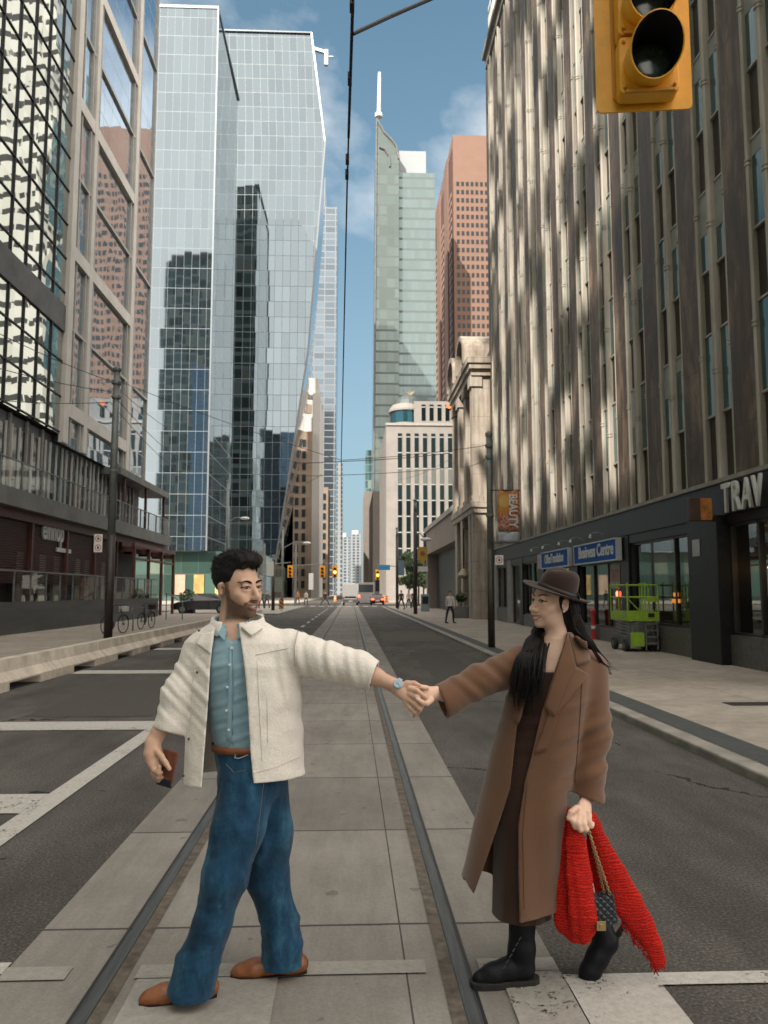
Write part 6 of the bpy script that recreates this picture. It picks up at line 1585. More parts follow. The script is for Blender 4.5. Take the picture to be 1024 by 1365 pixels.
seam(TK, [(262, 846), (258, 900), (250, 1030)], .0011, 'placket_seam', JSE, jk)
seam(TK, [(356, 930), (357, 995)], .0012, 'pocket_seam', JSE, jk)
ring_band([(W(317, 841, YM), .120, .100), (W(317, 831, YM), .106, .092), (W(317, 823, YM), .098, .086)], 'collar', JACK, jk, .012, gap=(238, 296), tilt=(.0, .02))
on_cloth(TK, [(321, 836), (345, 823), (350, 838), (335, 848)], 'collar_point', JACK, jk, .012, .010)
on_cloth(TK, [(285, 842), (268, 846), (262, 858), (281, 872)], 'facing', JACK, jk, .004, .006)
SNAP = mat('snap_stud', (.12, .11, .1), .4, .5, var=.2)
for px, py in ((266, 841), (263, 896), (252, 985), (245, 1034), (402, 842)):
    p = hit(TK, px, py, .002)
    if p is not None: b = MB(); b.lathe([(.006, -.002), (.006, .001), (.003, .003)], p, 10, (0, -1, .1)); b.build('snap_button', SNAP, jk)
# watch
wc = W(529.5, 915, 3.15); wd_ = np.array(W(540, 920, 3.14))-np.array(W(520, 910, 3.15)); wd_ /= np.linalg.norm(wd_)
nrm = np.array([.25, -.93, .3]); nrm -= wd_*(nrm@wd_); nrm /= np.linalg.norm(nrm); sdv = np.cross(wd_, nrm)
b = MB(); rows = []
for s_ in (-.009, .009): rows.append([wc+wd_*s_+nrm*.031*math.cos(a)+sdv*.0345*math.sin(a) for a in np.linspace(0, 2*math.pi, 28)[:-1]])
b.grid(rows, True); wb = b.build('wristwatch', SILV, man, smooth=True, solid=.004)
b = MB(); b.lathe([(.0195, -.004), (.0205, .002), (.018, .006)], wc+nrm*.032, 24, nrm); b.build('watch_case', SILV, wb)
b = MB(); b.lathe([(.0165, .0), (.0165, .001)], wc+nrm*.0395, 24, nrm); b.build('watch_dial', mat('dial_blue', (.3, .42, .5), .25, .2, var=.2, vs=90), wb)
b = MB(); 
for a, l in ((.6, .011), (2.6, .008)): b.bar(wc+nrm*.0412, wc+nrm*.0412+(wd_*math.cos(a)+sdv*math.sin(a))*l, .0016, .0008, nrm)
b.build('watch_hands', BLK, wb)
# phone in leather case
t = thing('phone', tuple(W(221, 1022, 3.14)), 'phone in a brown leather case held in the man\'s lowered right hand', 'phone')
ca, cb_, cc_, cd = W(217, 998, 3.155), W(236, 1003, 3.115), W(227, 1049, 3.115), W(207.5, 1044, 3.155)
n_ = np.cross(cb_-ca, cd-ca); n_ /= np.linalg.norm(n_); n_ = n_*np.sign(n_[1])
b = MB(); b.prism([ca+n_*.003, cb_+n_*.003, cc_+n_*.003, cd+n_*.003], tuple(n_*.009)); b.build('case', mat('case_leather', (.16, .05, .028), .5, var=.3, vs=30, bs=120, bst=.2), t, bevel=.004)
g = lambda u, v: ca+(cb_-ca)*u+(cd-ca)*v
b = MB(); b.prism([g(.03, .82)+n_*.001, g(.97, .82)+n_*.001, g(.97, 1.03)+n_*.001, g(.03, 1.03)+n_*.001], tuple(n_*.012)); b.build('phone_body', mat('phone_dark', (.02, .03, .045), .12, .3, var=.1), t, bevel=.002)
# ================================================================= woman
YW = 3.32
wom_head = W(737, 802, YW); WH = frame3((-.915, -.40, .03), roll=R_(4)); sW = .93*PS
lo, hi = box_of(W(525, 1325, 3.1), W(835, 755, 3.1), W(525, 1325, 3.6), W(835, 755, 3.6), pad=.05); lo[2] = -.02
def woman_body():
    f = Fld(lo, hi, .0043)
    L = add_head(f, wom_head, WH, sW, fem=True, neck=W(741, 868, YW), skinny=.82)
    f.stack([(W(702, 1040, YW), (.135, 0, 0), (0, .1, 0)), (W(716, 970, YW), (.11, 0, 0), (0, .085, 0)), (W(728, 915, YW), (.125, 0, 0), (0, .105, 0)), (W(735, 890, YW), (.13, 0, 0), (0, .098, 0)), (W(739, 868, YW), (.095, 0, 0), (0, .07, 0)), (W(741, 852, YW), (.046, 0, 0), (0, .046, 0))], .03)
    f.chain([W(694, 886, 3.3), W(738, 874, 3.33), W(784, 886, 3.33)], [.036, .046, .04], .03)
    f.chain([W(694, 886, 3.3), W(636, 906, 3.25), W(592, 926, 3.21)], [.045, .036, .026], .03)
    f.chain([W(786, 884, 3.33), W(787, 980, 3.31), W(781, 1068, 3.27)], [.045, .036, .026], .03)
    f.chain([W(700, 1040, 3.3), W(696, 1160, 3.28), W(695, 1280, 3.31)], [.085, .055, .04], .03); f.chain([W(715, 1040, 3.37), W(738, 1165, 3.38), W(790, 1240, 3.38)], [.085, .055, .04], .03)
    f.chain([W(695, 1280, 3.28), W(685, 1296, 3.28)], [.03, .024], .02); f.chain([W(790, 1240, 3.38), W(789, 1262, 3.36)], [.03, .024], .02)
    def fing(pts, r): f.chain([W(*p) for p in pts], r, .005)
    # right hand inside his
    f.chain([W(592, 926, 3.21), W(582, 924, 3.19), W(569, 925, 3.165)], [.024, .025, .031], .014, flat=((.2, -.95, .2), .62))
    fing([(569, 917, 3.15), (558, 915, 3.138), (547, 917, 3.128), (541, 921, 3.128)], [.0105, .0095, .0088, .0075])
    fing([(568, 921, 3.165), (556, 919, 3.16), (546, 922, 3.155), (540, 927, 3.15)], [.0105, .0095, .0085, .0075])
    fing([(567, 928, 3.17), (556, 926, 3.168), (547, 930, 3.165)], [.01, .009, .0078])
    fing([(568, 933, 3.17), (560, 934, 3.168), (553, 937, 3.165)], [.009, .0082, .007])
    fing([(575, 933, 3.15), (569, 938, 3.122), (562, 936, 3.098), (556, 932, 3.09)], [.0125, .0105, .0092, .0078])
    # left hand holding scarf and chain
    f.chain([W(781, 1068, 3.225), W(779, 1078, 3.205), W(776, 1088, 3.185)], [.026, .03, .033], .014, flat=((.25, -.95, .1), .6))
    for q4 in ([(767, 1085, 3.185), (764, 1095, 3.155), (767, 1102, 3.15), (772, 1101, 3.175)], [(773, 1088, 3.175), (771, 1099, 3.143), (774, 1106, 3.14), (778, 1103, 3.165)], [(779, 1088, 3.175), (778, 1099, 3.143), (781, 1106, 3.14), (784, 1103, 3.165)], [(785, 1085, 3.18), (785, 1095, 3.153), (788, 1101, 3.15), (790, 1098, 3.17)]):
        fing(q4, [.0125, .0115, .0105, .0092])
    fing([(769, 1077, 3.18), (761, 1083, 3.16), (758, 1091, 3.155)], [.013, .011, .0095])
    return f, L
fw_, LW = woman_body(); V, Fc = fw_.mesh()
SKW = m_skin('skin_woman', (.74, .50, .375), (.62, .27, .2), cheek=(wom_head, WH/sW))
wom = skin_obj('person', V, Fc, SKW, None, rel=1); wom['_w'] = [0.0, 0.0, 0.0]
tag(wom, 'smiling long haired woman in camel coat and dark hat, walking with red scarf in hand', 'person')
face_parts(wom, LW, WH, sW, HAIRB, TEETH, LIPW, fem=True, tr=bvh(V, Fc))
e = LW(.081, .004, -.034) if True else None
ee = [LW(q*.083, .002, -.036) for q in (-1, 1)]
for q in ee: b = MB(); b.ball(q, .0058); b.build('earring', mat('pearl', (.7, .66, .6), .2, var=0) if 'pearl' not in bpy.data.materials else bpy.data.materials['pearl'], wom, smooth=True)
TWB = bvh(V, Fc)
# dress
def dress():
    f = Fld(W(640, 1240, 3.1)-.03, W(800, 880, 3.6)+.03, .0048)
    f.stack([(W(694, 1229, YW), (.118, 0, 0), (0, .13, 0)), (W(698, 1130, YW), (.125, 0, 0), (0, .125, 0)), (W(702, 1040, YW), (.145, 0, 0), (0, .118, 0)), (W(716, 970, YW), (.118, 0, 0), (0, .1, 0)), (W(727, 920, YW), (.135, 0, 0), (0, .118, 0)), (W(733, 893, YW), (.137, 0, 0), (0, .109, 0))], .01)
    f.warp(lambda P: .004*np.sin(P[..., 0]*95+2*vnoise(P, 6, 3))*np.clip((1.05-P[..., 2])*2, 0, 1)+folds(P, W(725, 930, 3.2), W(700, 1030, 3.2), 60, .003, .5, 4))
    return f.mesh()
V, Fc = dress(); skin_obj('dress', V, Fc, DRESS, wom)
# coat
RE2 = edge_fn([(757, 840), (755, 848), (739, 895), (722, 950), (708, 1010), (700, 1040), (691, 1100), (691, 1166), (693, 1240)])
LE2 = edge_fn([(722, 840), (716, 870), (705, 918), (689, 970), (680, 1052), (670, 1083), (646, 1153), (629, 1200)])
def coat():
    f = Fld(W(570, 1240, 3.02)-.03, W(820, 835, 3.75)+.03, .0047)
    rg = [(1232, 611, 743, .19), (1180, 614, 744, .185), (1110, 631, 752, .175), (1050, 645, 764, .165), (1000, 656, 773, .158), (950, 671, 783, .152), (910, 681, 790, .142), (880, 688, 790, .125), (864, 702, 780, .105), (851, 719, 768, .088), (843, 724, 762, .08)]
    f.stack([(W((a+c)/2, py, YW), ((c-a)/2*.00313, -.01, 0), (.01, hd, 0)) for py, a, c, hd in rg], .0)
    f.chain([W(694, 886, 3.31), W(640, 907, 3.26), W(592, 934, 3.22)], [.078, .062, .072], .035)
    f.chain([W(784, 892, 3.33), W(788, 975, 3.30), W(782, 1030, 3.28), W(781, 1075, 3.27)], [.082, .078, .072, .074], .03)
    def wr(P): return folds(P, W(690, 888, 3.3), W(600, 930, 3.22), 60, .006, .4, 21)+folds(P, W(790, 930, 3.3), W(782, 1070, 3.27), 55, .006, .5, 22)+.004*np.sin(P[..., 0]*42+3*vnoise(P, 3, 5))*np.clip((1.1-P[..., 2])*1.5, 0, 1)+.0025*vnoise(P, 14, 8)
    f.warp(wr); f.shell(.011)
    def opening(P):
        px, py = PX(P); d = np.maximum(LE2(py)-px, px-RE2(py))*.003; return np.maximum(d, P[..., 1]-YW*PS)
    f.cut(opening)
    def hem(P):
        px, py = PX(P); zf = np.interp(px, [612, 634, 690, 745], [W(612, 1177, 3.2)[2], W(634, 1196, 3.2)[2], W(692, 1228, 3.15)[2], W(742, 1223, 3.15)[2]])
        zb = np.interp(px, [612, 655, 690, 745], [W(612, 1160, 3.4)[2], W(655, 1170, 3.45)[2], W(690, 1222, 3.5)[2], W(745, 1212, 3.5)[2]]); return np.where(P[..., 1] < YW*PS-.02, zf, zb)-P[..., 2]
    f.keep(hem)
    e = W(588, 936, 3.22).astype(np.float32); ax = np.array([-.86, -.1, -.28], np.float32); ax /= np.linalg.norm(ax); x1 = W(640, 900, 3.2)[0]
    f.keep(lambda P: np.where((P[..., 0] < x1) & (P[..., 2] > W(600, 985, 3.2)[2]), (P-e)@ax, -1).astype(np.float32))
    e2 = W(781, 1061, 3.27).astype(np.float32); ax2 = np.array([.12, 0, -1], np.float32); ax2 /= np.linalg.norm(ax2); xa = W(757, 1060, 3.2)[0]
    ax2 = np.array([-.38, 0, -1], np.float32); ax2 /= np.linalg.norm(ax2)
    f.keep(lambda P: np.where((P[..., 0] > xa) & (P[..., 2] < W(781, 1040, 3.27)[2]), (P-e2)@ax2, -1).astype(np.float32))
    return f.mesh()
V, Fc = coat()
ct = skin_obj('coat', V, Fc, COAT, wom, rel=2); TC = bvh(V, Fc)
on_cloth(TC, [(757.5, 845), (782, 855), (786, 881), (768, 887)], 'collar', COAT, ct, .012, .012, Y=3.2*PS)
on_cloth(TC, [(757, 846), (768, 886), (738, 956), (726, 944)], 'lapel', COAT, ct, .010, .010, n=14, Y=3.18*PS)
on_cloth(TC, [(767, 888), (782, 898), (777, 908), (738, 956)], 'lapel', COAT, ct, .0105, .010, n=14, Y=3.18*PS)
on_cloth(TC, [(738, 938), (752, 930), (728, 1000), (712, 1004)], 'lapel', COAT, ct, .006, .007, n=12, Y=3.18*PS)
on_cloth(TC, [(713, 880), (694, 905), (686, 960), (692, 965)], 'lapel', COAT, ct, .008, .009, n=12, Y=3.2*PS)
CSE = mat('coat_seam', (.095, .05, .029), .95, var=0)
seam(TC, [(776, 905), (773, 960), (766, 1050)], .0026, 'sleeve_seam', CSE, ct)
seam(TC, [(703, 1040), (697, 1110), (699, 1220)], .0014, 'edge_seam', CSE, ct)
# hat: brim and crown on a tilted axis
hc = np.array(LW(0, -.016, .040)); ax = np.array([.34, -.13, .94]); ax /= np.linalg.norm(ax)
xx = np.cross([0, 1, 0], ax); xx /= np.linalg.norm(xx); yy = np.cross(ax, xx)
fwd = np.array([-.86, -.5, 0]); fwd -= ax*(fwd@ax); fwd /= np.linalg.norm(fwd); sid = np.cross(ax, fwd)
hp = lambda a, rf, rs, z: hc+fwd*math.cos(a)*rf+sid*math.sin(a)*rs+ax*z
n = 48; b = MB(); rows = []
A = [2*math.pi*i/n for i in range(n)]
for rf, rs, z0_, dip in ((.090, .078, .008, 0), (.104, .09, .0, 0), (.125, .108, -.002, .003), (.148, .127, -.002, .006), (.166, .142, .001, .010)):
    rows.append([hp(a, rf, rs, z0_-dip*math.cos(a)*.9+dip*.9*abs(math.sin(a))) for a in A])
b.grid(rows, True); hat = b.build('hat', HATM, wom, smooth=True, solid=.004)
def crown_top(a, k):  # pinched teardrop top
    return 0
rows = []
for k, z in ((1.0, -.004), (1.0, .015), (.985, .035), (.955, .055), (.905, .072), (.83, .086), (.71, .096), (.53, .103), (.3, .106), (.01, .107)):
    rows.append([hp(a, .093*k, .081*k*(1-.30*max(0, math.cos(a))**2*(max(z, 0)/.1)**2), z*(1.10-.07*math.cos(a))-.014*math.exp(-(k*math.sin(a)/.3)**2)*(z > .09)) for a in A])
b = MB(); b.grid(rows, True); b.build('crown', HATM, hat, smooth=True)
b = MB(); b.grid([[hp(a, .0955, .083, z) for a in A] for z in (.002, .012, .024)], True); b.build('hat_band', mat('hat_ribbon', (.018, .01, .009), .6, var=.1), hat, smooth=True, solid=.002)
# hair: soft masses with many fine locks over them
fh = Fld(W(668, 960, 3.05)-.03, W(828, 765, 3.6)+.03, .0045)
LWq = lambda *a: np.array(LW(*a))
fh.ell(LWq(0, -.026, .03), np.array((.083, .094, .088))*sW, WH, .0); fh.ell(LWq(0, -.06, -.05), np.array((.078, .055, .09))*sW, WH, .03)
fh.cut(lambda P: (((P-wom_head.astype(np.float32))@WH.T.astype(np.float32))/sW)[..., 1]*-1+.036+.25*np.clip(np.abs((((P-wom_head.astype(np.float32))@WH.T.astype(np.float32))/sW)[..., 0])-.06, -.06, .05)*-1)
fh.chain([LWq(.04, -.075, -.07), W(723, 848, 3.37), W(713, 862, 3.29), W(704, 884, 3.2), W(702, 905, 3.19), W(701, 920, 3.205)], [.045, .045, .044, .042, .030, .010], .03, flat=((.2, 1, 0), .45))
fh.chain([LWq(-.03, -.07, -.05), W(766, 838, 3.36), W(782, 862, 3.41), W(797, 880, 3.44)], [.045, .04, .032, .018], .03, flat=((.2, 1, 0), .5))
fh.warp(lambda P: .0022*vnoise(P*np.array([1, 1, .25], np.float32), 160, 3)+.003*vnoise(P*np.array([1, 1, .3], np.float32), 60, 4))
V, Fc = fh.mesh(); skin_obj('hair', V, Fc, HAIRB, wom)
# many tapered locks
rnd = random.Random(5)
b = MB()
def lock(pts, r0, jit, n=1, lenj=0):
    for _ in range(n):
        q = [np.array(p)+np.array([rnd.gauss(0, jit*(.5+.5*i/len(pts))), rnd.gauss(0, jit*.7), rnd.gauss(0, jit*.5)]) for i, p in enumerate(pts)]
        # smooth curve through the points
        cur = []
        m = len(q)
        for i in range(m-1):
            p0, p1, p2, p3 = q[max(i-1, 0)], q[i], q[i+1], q[min(i+2, m-1)]
            for t in (0, .25, .5, .75): cur.append(.5*((2*p1)+(-p0+p2)*t+(2*p0-5*p1+4*p2-p3)*t*t+(-p0+3*p1-3*p2+p3)*t**3))
        cur.append(q[-1]); k = len(cur); r = r0*rnd.uniform(.7, 1.2)
        b.tube(cur, [r*(.55+.6*math.sin(math.pi*min(1, i/(k-1)+.15)))*(1 if i < k-2 else .35) for i in range(k)], 6, flat=.6)
LWp = lambda *a: np.array(LW(*a))
# over her right shoulder (left in the picture), falling in front
for i in range(150):
    t = rnd.random(); u = rnd.random()
    x0 = 683+42*t; xe = 687+28*t+rnd.uniform(-6, 6); ye = rnd.uniform(908, 956) if t < .72 else rnd.uniform(890, 935)
    yy_ = 3.19-.05*u+.09*(1-t)*.4
    root = LWp(.045-.02*rnd.random(), -.02-.03*rnd.random(), .03)
    lock([root, LWp(.06, -.07, -.07), W(722+8*t-10*(1-t), 848+6*(1-t), 3.37-.03*u), W(x0+8*(1-t), 876, yy_+.02), W((x0+xe)/2, 908, yy_), W(xe, ye, yy_+.02)], .0036, .008)
# behind, blown to the right
for i in range(110):
    t = rnd.random(); u = rnd.random()
    ye = 868+32*t; xe = 790+22*t+rnd.uniform(-4, 5)
    root = LWp(-.05-.02*rnd.random(), -.05-.03*rnd.random(), .03)
    lock([root, W(757+8*u, 820, 3.33+.05*u), W(768+10*(t-.3), 843, 3.35+.05*u), W(785+10*(t-.5), 864, 3.38+.04*u), W(xe, ye, 3.38+.05*u)], .0042, .006)
for i in range(10): lock([LWp(-.07, -.05, .0), W(766, 836, 3.27), W(786, 860, 3.25), W(800, 880, 3.26), W(808+rnd.uniform(-2, 10), 893+rnd.uniform(-6, 8), 3.3)], .004, .005)
# cap of hair on the skull and beside the face
for i in range(60):
    q = rnd.choice((-1, 1)); a = rnd.uniform(-.02, .05)
    lock([LWp(q*.03, .02+a*.2, .108), LWp(q*.068, -.0+a*.3, .06), LWp(q*.080, -.03-a*.3, .01), LWp(q*.078, -.045-a*.4, -.04), LWp(q*.07, -.055, -.09)], .0085, .003)
for i in range(26): lock([LWp(rnd.uniform(-.05, .05), -.06, .09), LWp(rnd.uniform(-.06, .06), -.1, .03), LWp(rnd.uniform(-.065, .065), -.1, -.04), LWp(rnd.uniform(-.065, .065), -.085, -.11)], .01, .004)
for i in range(0): lock([LWp(.05, .045, .06), LWp(.062, .07, .0), W(712+i, 838, 3.25), W(712+2*i, 862, 3.22)], .0028, .002)
for i in range(70):
    t = rnd.random(); lock([LWp(.05, -.05, .0), W(720-8*t, 850, 3.32), W(690+36*t, 880, 3.19), W(686+36*t+rnd.uniform(-5, 5), 915, 3.175), W(684+36*t+rnd.uniform(-9, 9), rnd.uniform(920, 962), 3.185)], .0013, .009)
    lock([LWp(-.06, -.06, .02), W(762, 830, 3.33), W(783+8*t, 858, 3.36), W(800+14*t+rnd.uniform(-6, 8), 880+14*t, 3.4)], .0013, .008)
b.build('hair_locks', HAIRB, wom, smooth=True)
# boots
def boot(name, pts, rs, sole_pts, keepz=None, flatd=None):
    P_ = np.array([np.array(p) for p in pts]); f = Fld(P_.min(0)-.09, P_.max(0)+.09, .0042)
    f.chain(pts[:4], rs[:4], .022, flat=((0, 1, .2), .92)); f.chain(pts[3:], rs[3:], .02)
    f.warp(lambda P: .0012*vnoise(P, 60, 3)+.002*vnoise(P, 25, 4))
    if keepz is not None: f.keep(lambda Q: keepz-Q[..., 2])
    V, Fc = f.mesh(); return skin_obj(name, V, Fc, BOOT, wom)
YB = 3.47; G = lambda px, Y, z: np.array([onY(px, 1310, YB).x, YB+Y-3.31, z])
o = boot('boot', [G(638, 3.285, .035), G(656, 3.29, .048), G(676, 3.30, .062), G(697, 3.31, .065), G(697, 3.31, .14), W(695, 1268, 3.28), W(697, 1218, 3.28)], [.028, .04, .043, .046, .048, .049, .056], None, .028)
b = MB(); lp = []
for t in np.linspace(-1, 1, 15): lp.append((-.5+t*.5, .0))
prof = [(-.245, .012), (-.235, .032), (-.2, .043), (-.14, .046), (-.08, .04), (-.02, .04), (.025, .04), (.045, .025), (.05, .0)]
loop = [(x, y) for x, y in prof]+[(x, -y) for x, y in reversed(prof)]
hx = onY(703, 1310, YB).x
b.prism([(hx+x, YB-.01+y+x*.08, .002) for x, y in loop], (0, 0, .03)); b.build('sole', SOLE, o, bevel=.003)
b = MB()
for i in range(6): p0 = G(668+i*4.2, 3.255, .085+.022*i); b.tube([p0+np.array([0, -.0, 0]), p0+np.array([.012, .006, .012])], .0028, 5)
b.build('laces', DMET, o)
toe, heel = W(783, 1308, 3.30), W(819, 1248, 3.33)
ball = toe+(heel-toe)*.28; mid = toe+(heel-toe)*.62
up_ = np.array([-.86, -.1, -.45]); up_ /= np.linalg.norm(up_)
o = boot('boot', [toe+up_*.012, ball+up_*.024, mid+up_*.034, heel+up_*.045, W(797, 1226, 3.375), W(776, 1198, 3.38), W(758, 1170, 3.38)], [.03, .041, .044, .046, .048, .05, .054], None)
d = heel-toe; L_ = np.linalg.norm(d); d /= L_; sdv = np.cross(d, up_)
b = MB(); prof = [(-.03, .014), (-.015, .03), (.02, .042), (.09, .045), (.15, .04), (.2, .04), (.25, .037), (.27, .02)]
lp = [toe+d*x+sdv*y for x, y in prof]+[toe+d*x-sdv*y for x, y in reversed(prof)]
b.prism([q-up_*.028 for q in lp], tuple(up_*.022)); b.build('sole', SOLE, o, bevel=.003)
b = MB()
for i in range(11):
    x = -.015+i*.027
    for s_ in (-1, 1): b.obox(toe+d*x-up_*.033+sdv*s_*.026, d*.008, sdv*.016, up_*.006)
b.build('lugs', SOLE, o)
# ------------------------------------------------------------------ scarf and bag
def m_knit():
    k = N('red_knit'); x, y, z = k.xyz(); w1 = k.n('ShaderNodeTexWave', wave_type='BANDS', bands_direction='Z'); k.put(w1.inputs['Vector'], k.vmath('ADD', k.pos, k.vmath('SCALE', k.noise(9, 2, .5, color=True), scale=.05)))
    w1.inputs['Scale'].default_value = 27; w1.inputs['Distortion'].default_value = 5.0; w1.inputs['Detail'].default_value = 1; w1.inputs['Detail Scale'].default_value = 8
    f = w1.outputs['Fac']; fz = k.noise(320, 3, .7)
    c = k.ramp(k.math('ADD', k.math('MULTIPLY', f, .7), k.math('MULTIPLY', fz, .3)), [(.15, (.5, .009, .005)), (.6, (.84, .028, .016))])
    k.bsdf(c, .95, 0, k.bump(k.math('ADD', f, k.math('MULTIPLY', fz, .5)), .9, .008), .1, sheen=.05); return k.m
KNIT = m_knit()
sc = thing('scarf', tuple(W(770, 1090, 3.2)), 'chunky red knitted scarf with fringe trailing from the woman\'s hand', 'scarf')
def scarf():
    f = Fld(np.array([W(730, 1200, 3.2)[0], W(800, 1200, 3.0)[1], W(800, 1318, 3.3)[2]])-.03, W(905, 1060, 3.5)+.03, .0043); fl = ((0, 1, 0), .42)
    f.chain([W(763, 1090, 3.185), W(768, 1125, 3.165), W(772, 1170, 3.155), W(777, 1215, 3.155), W(776, 1236, 3.165)], [.022, .040, .050, .056, .05], .012, flat=fl)
    f.chain([W(756, 1084, 3.22), W(751, 1130, 3.225), W(750, 1180, 3.215), W(755, 1225, 3.205)], [.026, .036, .045, .05], .012, flat=fl)
    f.chain([W(757, 1230, 3.2), W(772, 1243, 3.18), W(783, 1232, 3.16)], [.045, .048, .045], .02, flat=fl)
    f.chain([W(763, 1090, 3.19), W(772, 1092, 3.2), W(788, 1094, 3.21)], [.022, .022, .022], .012, flat=fl)
    f.chain([W(788, 1090, 3.215), W(800, 1125, 3.235), W(818, 1165, 3.245), W(836, 1203, 3.25), W(856, 1232, 3.25), W(870, 1258, 3.25), W(878, 1281, 3.25)], [.024, .036, .050, .062, .050, .036, .030], .012, flat=fl)
    f.chain([W(792, 1100, 3.26), W(796, 1150, 3.28), W(800, 1190, 3.29)], [.03, .05, .045], .01, flat=((0, 1, 0), .3))
    # creases along the length and a chunky rib across
    def wr(P):
        px, py = PX(P)
        cr = np.minimum(np.abs(px-(757+(py-1082)*.05)-6*np.clip((py-1150)/80, 0, 1)), 6)/6
        return .0013*np.sin(P[..., 2]*260+2.5*vnoise(P, 14, 2))+.005*vnoise(P*np.array([1, 1, .35], np.float32), 40, 6)+.008*(1-cr)*(P[..., 1] < 3.2*PS)
    f.warp(wr); return f.mesh()
V, Fc = scarf(); skin_obj('knit', V, Fc, KNIT, sc)
b = MB()
for i in range(26):
    t = i/25; p0 = W(828+48*t, 1222+62*t, 3.25+.01*rnd.random()); L_ = rnd.uniform(10, 17)
    b.tube([p0, p0+np.array([rnd.uniform(-.012, .006), -.004, -.02]), p0+np.array([rnd.uniform(-.012, .02), 0, -L_*.0031])], [.0042, .0036, .0022], 5)
for i in range(9):
    p0 = W(868+i*2, 1282+rnd.uniform(-3, 2), 3.25); b.tube([p0, p0+np.array([.004, 0, -.018]), p0+np.array([rnd.uniform(-.004, .008), 0, -.034])], [.0045, .004, .002], 5)
b.build('fringe', KNIT, sc, smooth=True)
b = MB(); a, c = W(789, 1178, 3.22), W(792, 1192, 3.22); b.bar(a, c, .012, .002, (0, -1, 0)); b.build('tag', WHITE, sc)
def m_quilt():
    k = N('quilted_leather'); x, y, z = k.xyz(); u = k.math('ADD', k.math('MULTIPLY', x, 34), k.math('MULTIPLY', z, 34)); v = k.math('SUBTRACT', k.math('MULTIPLY', x, 34), k.math('MULTIPLY', z, 34))
    q = lambda t: k.math('ABSOLUTE', k.math('SINE', k.math('MULTIPLY', t, 3.1416)))
    h = k.math('POWER', k.math('MULTIPLY', q(u), q(v)), .4); k.bsdf((.012, .02, .028), .28, 0, k.bump(h, .9, .008), .6); return k.m
bg_ = thing('handbag', tuple(W(806, 1215, 3.17)), 'small black quilted handbag on a gold chain beside the red scarf', 'bag')
a, c, d_, e_ = W(789, 1198, 3.15), W(818, 1191, 3.15), W(824.5, 1231, 3.15), W(800, 1241, 3.15)
b = MB(); b.prism([a, c, d_, e_], (0.012, .06, 0)); b.build('body', m_quilt(), bg_, bevel=.009)
g = lambda u, v: a+(c-a)*u+(e_-a)*v+((d_-c)-(e_-a))*u*v
b = MB(); b.prism([g(.02, .0)+np.array([0, -.006, 0]), g(.98, .0)+np.array([0, -.006, 0]), g(.97, .62)+np.array([0, -.006, 0]), g(.5, .74)+np.array([0, -.006, 0]), g(.05, .66)+np.array([0, -.006, 0])], (0, .006, 0)); b.build('flap', bpy.data.materials['quilted_leather'], bg_, bevel=.003)
GOLD = mat('gold_metal', (.45, .33, .17), .35, .8, var=.15)
p = W(801.5, 1234, 3.135); b = MB(); b.box(p[0]-.019, p[0]+.019, p[1]-.004, p[1]+.006, p[2]-.019, p[2]+.017); b.box(p[0]-.009, p[0]+.009, p[1]-.008, p[1]-.004, p[2]-.009, p[2]+.009); b.build('clasp', GOLD, bg_, bevel=.003)
b = MB(); c0, c1 = W(784, 1106, 3.165), W(813, 1192, 3.155)
def links(c0, c1, n):
    for i in range(n):
        q = c0+(c1-c0)*((i+.5)/n); dd = (c1-c0)/np.linalg.norm(c1-c0); sd = np.array([dd[2], 0, -dd[0]]) if i % 2 else np.array([0, 1, 0])
        L_ = np.linalg.norm(c1-c0)/n*.68; b.tube([q+dd*L_*math.cos(t)+sd*.0052*math.sin(t) for t in np.linspace(0, 6.283, 11)], .0019, 5, cap=False)
links(c0, c1, 26); links(c0+np.array([.006, .01, 0]), c1+np.array([-.02, .01, .004]), 26); b.build('chain', GOLD, bg_, smooth=True)
# ring on her finger
b = MB(); p = W(785, 1103, 3.185); b.tube([p+np.array([.0095*math.cos(t), .0085*math.sin(t), .003*math.cos(t)]) for t in np.linspace(0, 6.283, 17)], .0018, 6); b.build('ring', SILV, wom, smooth=True)
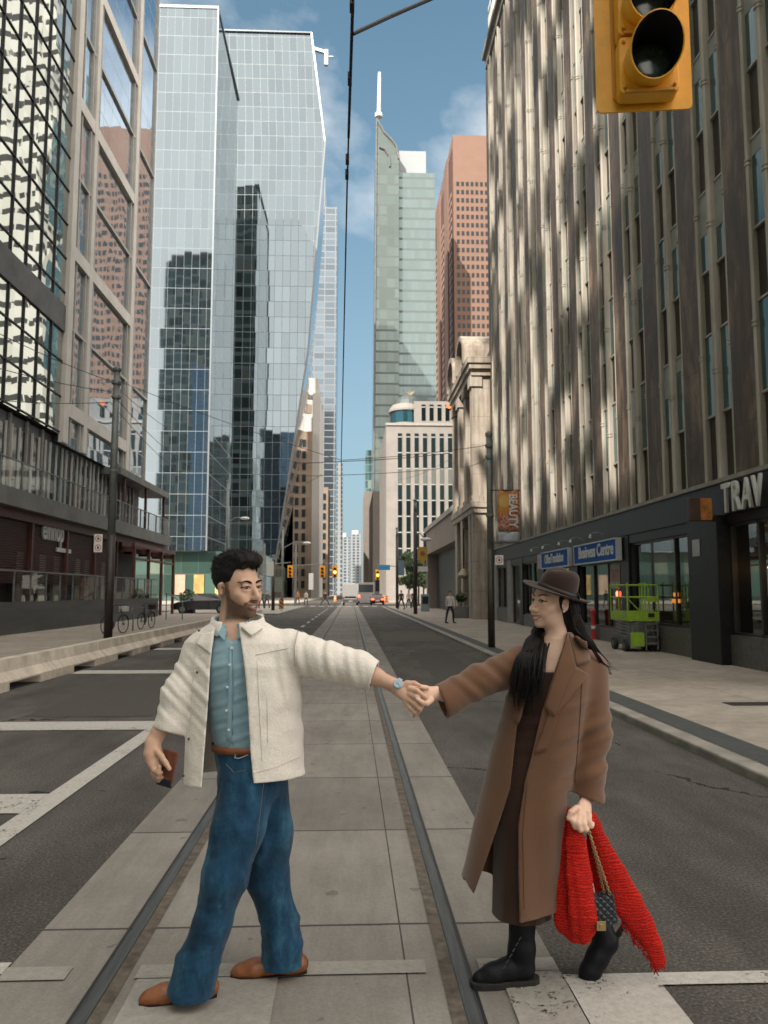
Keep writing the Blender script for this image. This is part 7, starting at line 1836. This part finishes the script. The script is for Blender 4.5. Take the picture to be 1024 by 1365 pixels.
# ------------------------------------------------------------------ people farther up the street
TOPS = {}
def walker(px, py_feet, Y, hgt, label, top, legs, face=1, stride=.5, z0=.09, bag=None, skin=(.5, .33, .25), seed=0, away=True):
    base = np.array([onY(px, 800, Y).x, Y, z0]); h = hgt/1.75; rnd = random.Random(seed)
    sx = face; P_ = lambda x, y, z: base+np.array([x*sx, y, z])*h
    lo, hi = P_(-.6, -.5, 0), P_(.6, .5, 1.8); lo, hi = np.minimum(lo, hi), np.maximum(lo, hi)
    f = Fld(lo, hi, .018); K = dict(raw=True)
    s = stride*.5
    f.ell(P_(0, 0, 1.63), np.array((.08, .095, .115))*h, None, .0); f.cone(P_(0, 0, 1.55), P_(0, 0, 1.42), .055*h, .06*h, .03, raw=True)
    f.chain([P_(0, 0, 1.36), P_(0, 0, 1.15), P_(0, 0, .95)], [.14*h, .125*h, .13*h], .05, raw=True, flat=((0, 1, 0), .7)); f.cone(P_(-.15, 0, 1.37), P_(.15, 0, 1.37), .065*h, .065*h, .05, raw=True)
    for q in (-1, 1):
        f.chain([P_(q*.18, 0, 1.37), P_(q*.22, -q*s*.25, 1.1), P_(q*.2+.02, -q*s*.5, .86)], [.055*h, .045*h, .035*h], .02, raw=True)
        sw = q*s
        f.chain([P_(q*.08, 0, .92), P_(q*.09+sw*.5, sw*.2, .5), P_(q*.09+sw*.75-.03, sw*.3+.02, .08)], [.085*h, .062*h, .045*h], .02, raw=True); f.cone(P_(q*.09+sw*.75-.03, sw*.3, .045), P_(q*.09+sw*.75+.1, sw*.3-.02, .035), .042*h, .035*h, .02, raw=True)
    f.keep(lambda P: z0-P[..., 2]); V, Fc = f.mesh()
    zc = (V[Fc].mean(1)-base)/h; mi = np.zeros(len(Fc), int)
    mi[zc[:, 2] < 1.44] = 1; mi[zc[:, 2] < .93] = 2; mi[zc[:, 2] < .08] = 3
    hand = (np.abs(zc[:, 0]) > .15) & (zc[:, 2] < .9) & (zc[:, 2] > .78); mi[hand] = 0
    nm = 'walker_%d' % seed
    o = skin_obj('person', V, Fc, [mat(nm+'_skin', skin, .6, var=.1), mat(nm+'_top', top, .85, var=.2, vs=9), mat(nm+'_legs', legs, .85, var=.2, vs=9), BLK], None, mi=mi); tag(o, label, 'person')
    b = MB(); b.ball(P_(0, .012, 1.665), np.array((.09, .1, .1))*h); b.build('hair', mat(nm+'_hair', (.05, .035, .025), .7, var=.3), o, smooth=True)
    if bag: b = MB(); b.ball(P_(0, .17 if not away else -.16, 1.2), (.15*h, .09*h, .21*h)); b.build('backpack', mat(nm+'_bag', bag, .8), o, smooth=True)
    return o
p = onZ(600, 832, .09); walker(600, 832, 40.2, 1.62, 'person in white top and black trousers walking on the right pavement', (.62, .6, .57), (.02, .02, .022), 1, .35, .09, None, seed=1)
walker(433.5, 807, 97, 1.75, 'dark dressed person striding across the far crossing, left of the van', (.03, .03, .035), (.025, .025, .03), 1, 1.1, .02, seed=2)
walker(535, 812, 74, 1.75, 'dark dressed pedestrian beside the slim right pole', (.04, .045, .05), (.03, .03, .035), -1, .5, .09, seed=3)
walker(545, 808, 83, 1.72, 'pedestrian in white and dark skirt between the two right poles', (.5, .48, .45), (.06, .05, .05), 1, .4, .09, seed=4)
walker(551.5, 809, 80, 1.78, 'pedestrian in dark red coat next to the pole with the yellow sign', (.14, .03, .03), (.03, .025, .025), -1, .4, .09, seed=5)
walker(349, 808, 78, 1.75, 'pedestrian in teal jacket right of the man, left one of the two', (.05, .12, .13), (.03, .03, .04), 1, .4, .11, seed=6)
walker(356, 808, 80, 1.7, 'pedestrian in grey green jacket right of the man, right one of the two', (.1, .14, .13), (.03, .03, .03), -1, .4, .11, seed=7)
walker(408, 806, 100, 1.72, 'person in pale top by the far left crossing', (.55, .5, .42), (.05, .05, .06), 1, .3, .11, seed=8)
walker(397, 806, 101, 1.75, 'person in orange work vest by the far left crossing', (.65, .2, .03), (.05, .05, .06), 1, .3, .11, seed=9)
